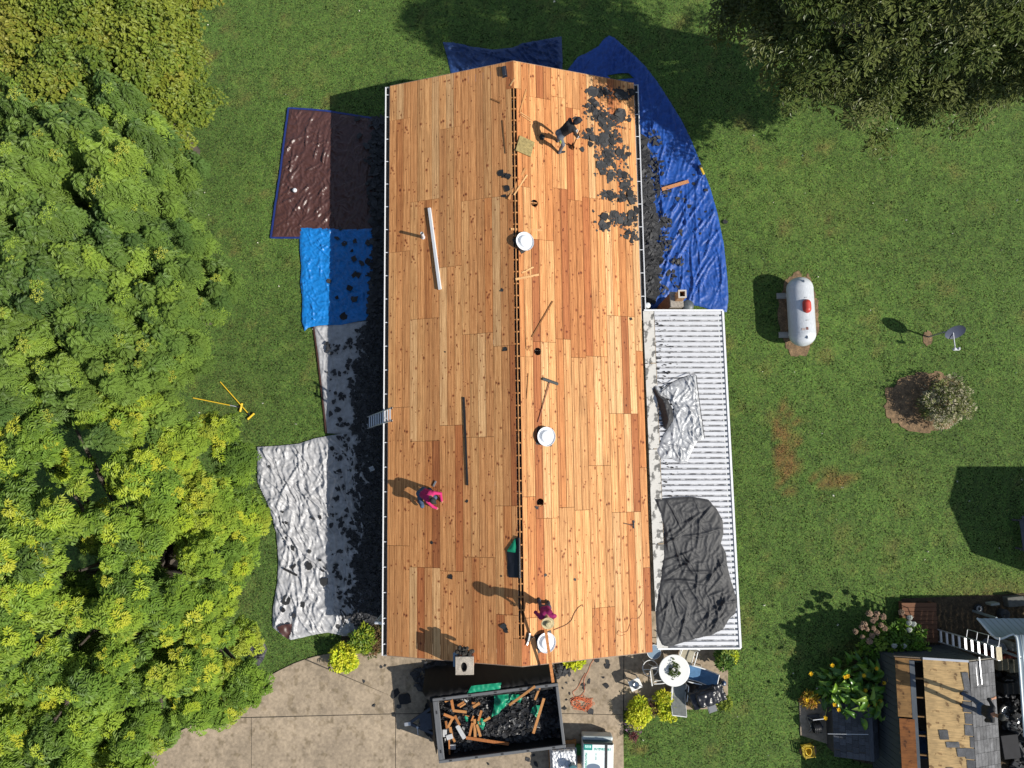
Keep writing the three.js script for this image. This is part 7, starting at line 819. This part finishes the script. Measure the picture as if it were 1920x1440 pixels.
{ const p = at(1264, 1256, 0.8), t = thing('table_plant', 'dark green leafy plant in a pot on the round white table', 'plant', V(p.x, 0.765, p.z)); part('pot', lathe([[0, 0], [0.08, 0], [0.11, 0.14], [0.095, 0.14], [0.09, 0.11], [0, 0.1]], 24), grainMat(0.7, 0.69, 0.66), t); const r = mulberry(741), B = leafBuf(); for (let i = 0; i < 44; i++) { const a = r() * 6.28, far = Math.abs(Math.sin(a)) ** 2; pinnate(B, V(0, 0.1, 0), V(Math.cos(a), 0.5 + r() * 0.9, Math.sin(a)), 0.1 + r() * (0.08 + 0.22 * far), 3, 0.07, 0.03, 0.9 + r(), r); } part('foliage', leafGeo(B), leafMat({ color: rgb(0.07, 0.11, 0.018) }), t); }
{ const p = at(1226, 1325, 0.3), t = thing('planter_box', 'low white planter box with reddish plants between two lime plants', 'planter', V(p.x, 0.05, p.z)); part('box', [box(0.62, 0.28, 0.03, 0, 0.14, -0.2), box(0.62, 0.28, 0.03, 0, 0.14, 0.2), box(0.03, 0.28, 0.37, -0.295, 0.14, 0), box(0.03, 0.28, 0.37, 0.295, 0.14, 0)], grainMat(0.7, 0.68, 0.66), t); part('potting_soil', box(0.55, 0.02, 0.36, 0, 0.22, 0), soilDark, t); const r = mulberry(743), ms = [], cs = []; for (let i = 0; i < 40; i++) { ms.push(new THREE.Matrix4().compose(V((r() - 0.5) * 0.5, 0.26 + r() * 0.1, (r() - 0.5) * 0.3), euler(r() - 0.5, r() * 6, r() - 0.5), V(1, 1, 1).multiplyScalar(0.6 + r() * 0.6))); cs.push(r() < 0.7 ? rgb(0.12, 0.06, 0.04) : rgb(0.34, 0.3, 0.05)); } instanced('foliage', smallG, lm, ms, cs, t); }
{ // hydrangea: dry tan heads and white heads over leaves
  const b = at(1650, 1185), t = shrub('hydrangea bush with dried tan and a few white flower heads', b, [[0.2, 0.8, 0, 0.55], [-0.35, 0.75, 0.2, 0.5], [-0.65, 0.65, 0.45, 0.42], [0.6, 0.8, 0, 0.5], [0.75, 0.7, 0.35, 0.4], [0.1, 0.7, 0.5, 0.45]], broadG, 190, [[0.1, 0.2, 0.02], [0.14, 0.28, 0.025], [0.07, 0.14, 0.02], [0.24, 0.36, 0.04]], 63, 'hydrangea_bush', lm, [0.8, 1.4], 14);
  const head = (r, s) => { const gs = [], q = mulberry(s); for (let i = 0; i < 34; i++) { const z = 1 - 1.7 * (i + 0.5) / 34, a = i * 2.4, k = Math.sqrt(1 - z * z); const w = 0.55 + q() * 0.4; gs.push(new THREE.OctahedronGeometry(r * (0.26 + q() * 0.16), 0).translate(Math.cos(a) * k * r * w, z * r * w, Math.sin(a) * k * r * w)); } return merge(gs); }, hg = head(0.1, 3), dry = grainMat(0.42, 0.28, 0.18), wh = grainMat(0.75, 0.78, 0.7);
  for (const [u, v] of [[1630, 1150], [1644, 1151], [1656, 1156], [1637, 1163], [1643, 1159], [1616, 1176], [1625, 1179], [1604, 1184], [1617, 1194], [1635, 1192], [1638, 1178], [1644, 1186], [1630, 1202], [1659, 1178], [1690, 1148], [1620, 1170], [1652, 1172]]) { const o = part('dry_flower_head', hg, dry, t); o.position.copy(at(u, v, 1.25).sub(b)); o.scale.setScalar(0.72 + 0.4 * hash(u, v, 5)); o.rotation.set(u, v, u); }
  for (const [u, v] of [[1705, 1168], [1706, 1158], [1677, 1211], [1695, 1211], [1705, 1181], [1713, 1170]]) { const o = part('white_flower_head', hg, wh, t); o.position.copy(at(u, v, 1.22).sub(b)); o.scale.setScalar(0.85); }
}
{ // canna lilies: big single leaves and yellow blooms
  const b = at(1590, 1280), t = thing('canna_clump', 'large canna lily clump with broad leaves and yellow blooms beside the hut', 'plant', b); const r = mulberry(751);
  const leafG = [0, 1, 2].map(k => { const g = new THREE.PlaneGeometry(0.2, 0.55, 4, 8), p = g.attributes.position; for (let i = 0; i < p.count; i++) { const y = p.getY(i) / 0.55 + 0.5, w = Math.max(0, Math.sin(Math.PI * Math.pow(clamp(y, 0, 1), 0.75))) ** 0.8 + 0.03, x = p.getX(i) * w; p.setXYZ(i, x, 0.12 * Math.sin(y * 2.2 + k * 0.3) - 0.25 * y * y + Math.abs(x) * 0.5 + 0.01 * Math.sin(y * 20 + k), y * 0.55); } g.computeVertexNormals(); return norm(g); });
  const lmats = [[0.08, 0.19, 0.025], [0.13, 0.27, 0.03], [0.2, 0.35, 0.035], [0.09, 0.19, 0.045], [0.26, 0.39, 0.06]].map(c => leafMat({ color: rgb(...c), roughness: 0.3 }));
  for (let i = 0; i < 280; i++) { const a = r() * 6.28, q = Math.sqrt(r()), h = 0.35 + r() * 1.05, x = Math.cos(a) * q * 1.25 + 0.05, z = Math.sin(a) * q * 0.95, o = part('leaf', leafG[i % 3], lmats[r() * 5 | 0], t); o.position.set(x, h * (1.1 - 0.3 * q), z); o.rotation.set(-0.5 + r() * 0.6, r() * 6.28, (r() - 0.5) * 0.6, 'YXZ'); const s = 0.45 + r() * 0.45; o.scale.set(s, s, s); }
  const gs = []; for (let i = 0; i < 40; i++) { const a = r() * 6.28, q = Math.sqrt(r()); gs.push(rod(V(Math.cos(a) * q * 1.0, 0, Math.sin(a) * q * 0.75), V(Math.cos(a) * q * 1.2, 1.1 + r() * 0.4, Math.sin(a) * q * 0.95), 0.012, 0.008, 5)); } part('stem', gs, mat({ color: rgb(0.08, 0.14, 0.03) }), t);
  const B = leafBuf(); for (let i = 0; i < 9; i++) { const a = i * 0.7; rhomb(B, V(0, 0, 0), V(Math.cos(a), 0.5 + 0.4 * (i % 2), Math.sin(a)), V(0, 1, 0), 0.09, 0.06); } const fg = leafGeo(B), fm = leafMat({ color: rgb(0.78, 0.52, 0.02), transmission: 0.1 }); const st = [];
  for (const [u, v, h] of [[1560, 1247, 1.5], [1643, 1253, 1.5], [1520, 1263, 1.3], [1584, 1269, 1.5], [1589, 1267, 1.5], [1619, 1266, 1.4], [1666, 1275, 1.4], [1657, 1280, 1.4], [1622, 1294, 1.3], [1564, 1321, 1.2], [1547, 1346, 1.1], [1626, 1322, 1.2], [1640, 1321, 1.2], [1677, 1323, 1.2], [1572, 1330, 1.1], [1664, 1266, 1.3], [1513, 1312, 0.9], [1650, 1314, 1.2]]) { const p = at(u, v, h).sub(b), o = part('bloom', fg, fm, t); o.position.copy(p); o.rotation.y = r() * 6; st.push(rod(V(p.x * 0.75, 0.5, p.z * 0.75), p, 0.008, 0.005, 5)); } part('flower_stalk', st, mat({ color: rgb(0.14, 0.2, 0.04) }), t);
  shrub('orange yellow leafed plant at the paving corner by the cannas', at(1511, 1305, 0.04), [[0, 0.3, 0, 0.16], [0.05, 0.2, 0.1, 0.13]], smallG, 900, [[0.6, 0.42, 0.02], [0.45, 0.22, 0.03], [0.3, 0.24, 0.03]], 65, 'potted_plant');
}
{ // half hidden gear under the lower left tree
  const bl = mat({ color: rgb(0.01, 0.12, 0.55), roughness: 0.4 }), y = mat({ color: rgb(0.75, 0.5, 0.03), roughness: 0.45 });
  const p = at(402, 1206, 0.3), c = thing('blue_chair', 'blue folding camp chair half hidden under the tree', 'chair', V(p.x, 0, p.z), 0.4); part('seat', box(0.5, 0.03, 0.45, 0, 0.4, 0), bl, c); part('backrest', box(0.5, 0.5, 0.03, 0, 0.65, -0.24, -0.2), bl, c); for (const x of [-0.24, 0.24]) for (const z of [-0.2, 0.2]) part('leg', rod(V(x, 0, z), V(x, 0.4, -z * 0.2), 0.014), greyMetal, c);
  const q = at(383, 1318, 0.0), s = thing('sawhorse', 'yellow legged sawhorse under the tree at the driveway edge', 'sawhorse', V(q.x, 0.02, q.z), 0.5); part('beam', box(0.9, 0.07, 0.06, 0, 0.7, 0), alu, s); for (const x of [-0.4, 0.4]) for (const z of [-1, 1]) part('leg', rod(V(x, 0.7, 0), V(x, 0, z * 0.3), 0.02), y, s);
}
// ================================================================ grass blades and fallen petals
{
  const B = leafBuf(), r0 = mulberry(801); for (let k = 0; k < 7; k++) { const a = r0() * 6.28, q = r0() * 0.03, L = 0.03 + r0() * 0.03, d = V(Math.cos(a) * 1.1, 0.2 + r0() * 0.4, Math.sin(a) * 1.1).normalize(), b = V(Math.cos(a * 3) * q, 0, Math.sin(a * 3) * q), s = V(-Math.sin(a), 0, Math.cos(a)).multiplyScalar(0.0045), t = b.clone().addScaledVector(d, L); const n = V(0, 1, 0); for (const p of [b.clone().add(s), b.clone().sub(s), t]) { B.p.push(p.x, p.y, p.z); B.n.push(n.x, n.y, n.z); } }
  const g = leafGeo(B), r = mulberry(803), ms = [], cs = [], block = [...hardPolys, ...tarpPolys, ...soils.map(q => q[1]), yard], boxes = block.map(bounds), firstSoil = hardPolys.length + tarpPolys.length, N = 260000; const hx0 = -4.2, hx1 = 4.3; const M = new THREE.Matrix4(), Q = new THREE.Quaternion(), E = new THREE.Euler();
  let guard = 0; while (ms.length < N && guard++ < N * 3) { const u = r() * 1960 - 20, v = r() * 1480 - 20, p = at(u, v); if (p.x > hx0 && p.x < hx1 && p.z > -13.4 && p.z < 6) continue; if (u < 330 && r() < 0.75) continue; let bad = false; for (let i = 0; i < block.length && !bad; i++) { const b = boxes[i]; if (p.x > b[0] && p.x < b[1] && p.z > b[2] && p.z < b[3] && inside(block[i], p.x, p.z) && !(i >= firstSoil && nearRim(block[i], p.x, p.z)[0] < r() * r() * 0.5)) bad = true; } if (bad) continue; E.set((r() - 0.5) * 0.5, r() * 6.28, (r() - 0.5) * 0.5); Q.setFromEuler(E); const s = 0.42 + r() * 0.4; ms.push(new THREE.Matrix4().compose(V(p.x, 0.012 * N2(p.x * 0.8, p.z * 0.8) - 0.002, p.z), Q, V(s, s, s))); const t = lawnTone(p.x, p.z), k = 0.8 + r() * 0.5, dr = r() < 0.06 ? 1.6 : 1; cs.push(rgb(0.132 * t[0] * k * dr, 0.182 * t[1] * k, 0.06 * t[2] * k)); }
  const o = instanced('grass', g, mat({ color: rgb(1, 1, 1), roughness: 0.7 }), ms, cs); tag(o, 'short mown green grass of the lawn', 'grass');
  const pm = [], r2 = mulberry(807); while (pm.length < 110) { const p = at(r2() * 1920, r2() * 1440); if ((p.x > -7.5 && p.x < 9 && p.z < 8 && p.z > -17) || block.some(b => inside(b, p.x, p.z))) continue; const s = 0.5 + r2() * 0.9; pm.push(new THREE.Matrix4().compose(V(p.x, 0.05, p.z), euler(r2(), r2() * 6, r2()), V(s, s, s))); } tag(instanced('fallen_petals', tuftLeaves(3, 0.02, 0.05, 0.035, 809), mat({ color: rgb(0.75, 0.73, 0.6) }), pm, null), 'pale dropped petals and bits scattered over the lawn', 'petals');
}
renderer.render(scene, camera);
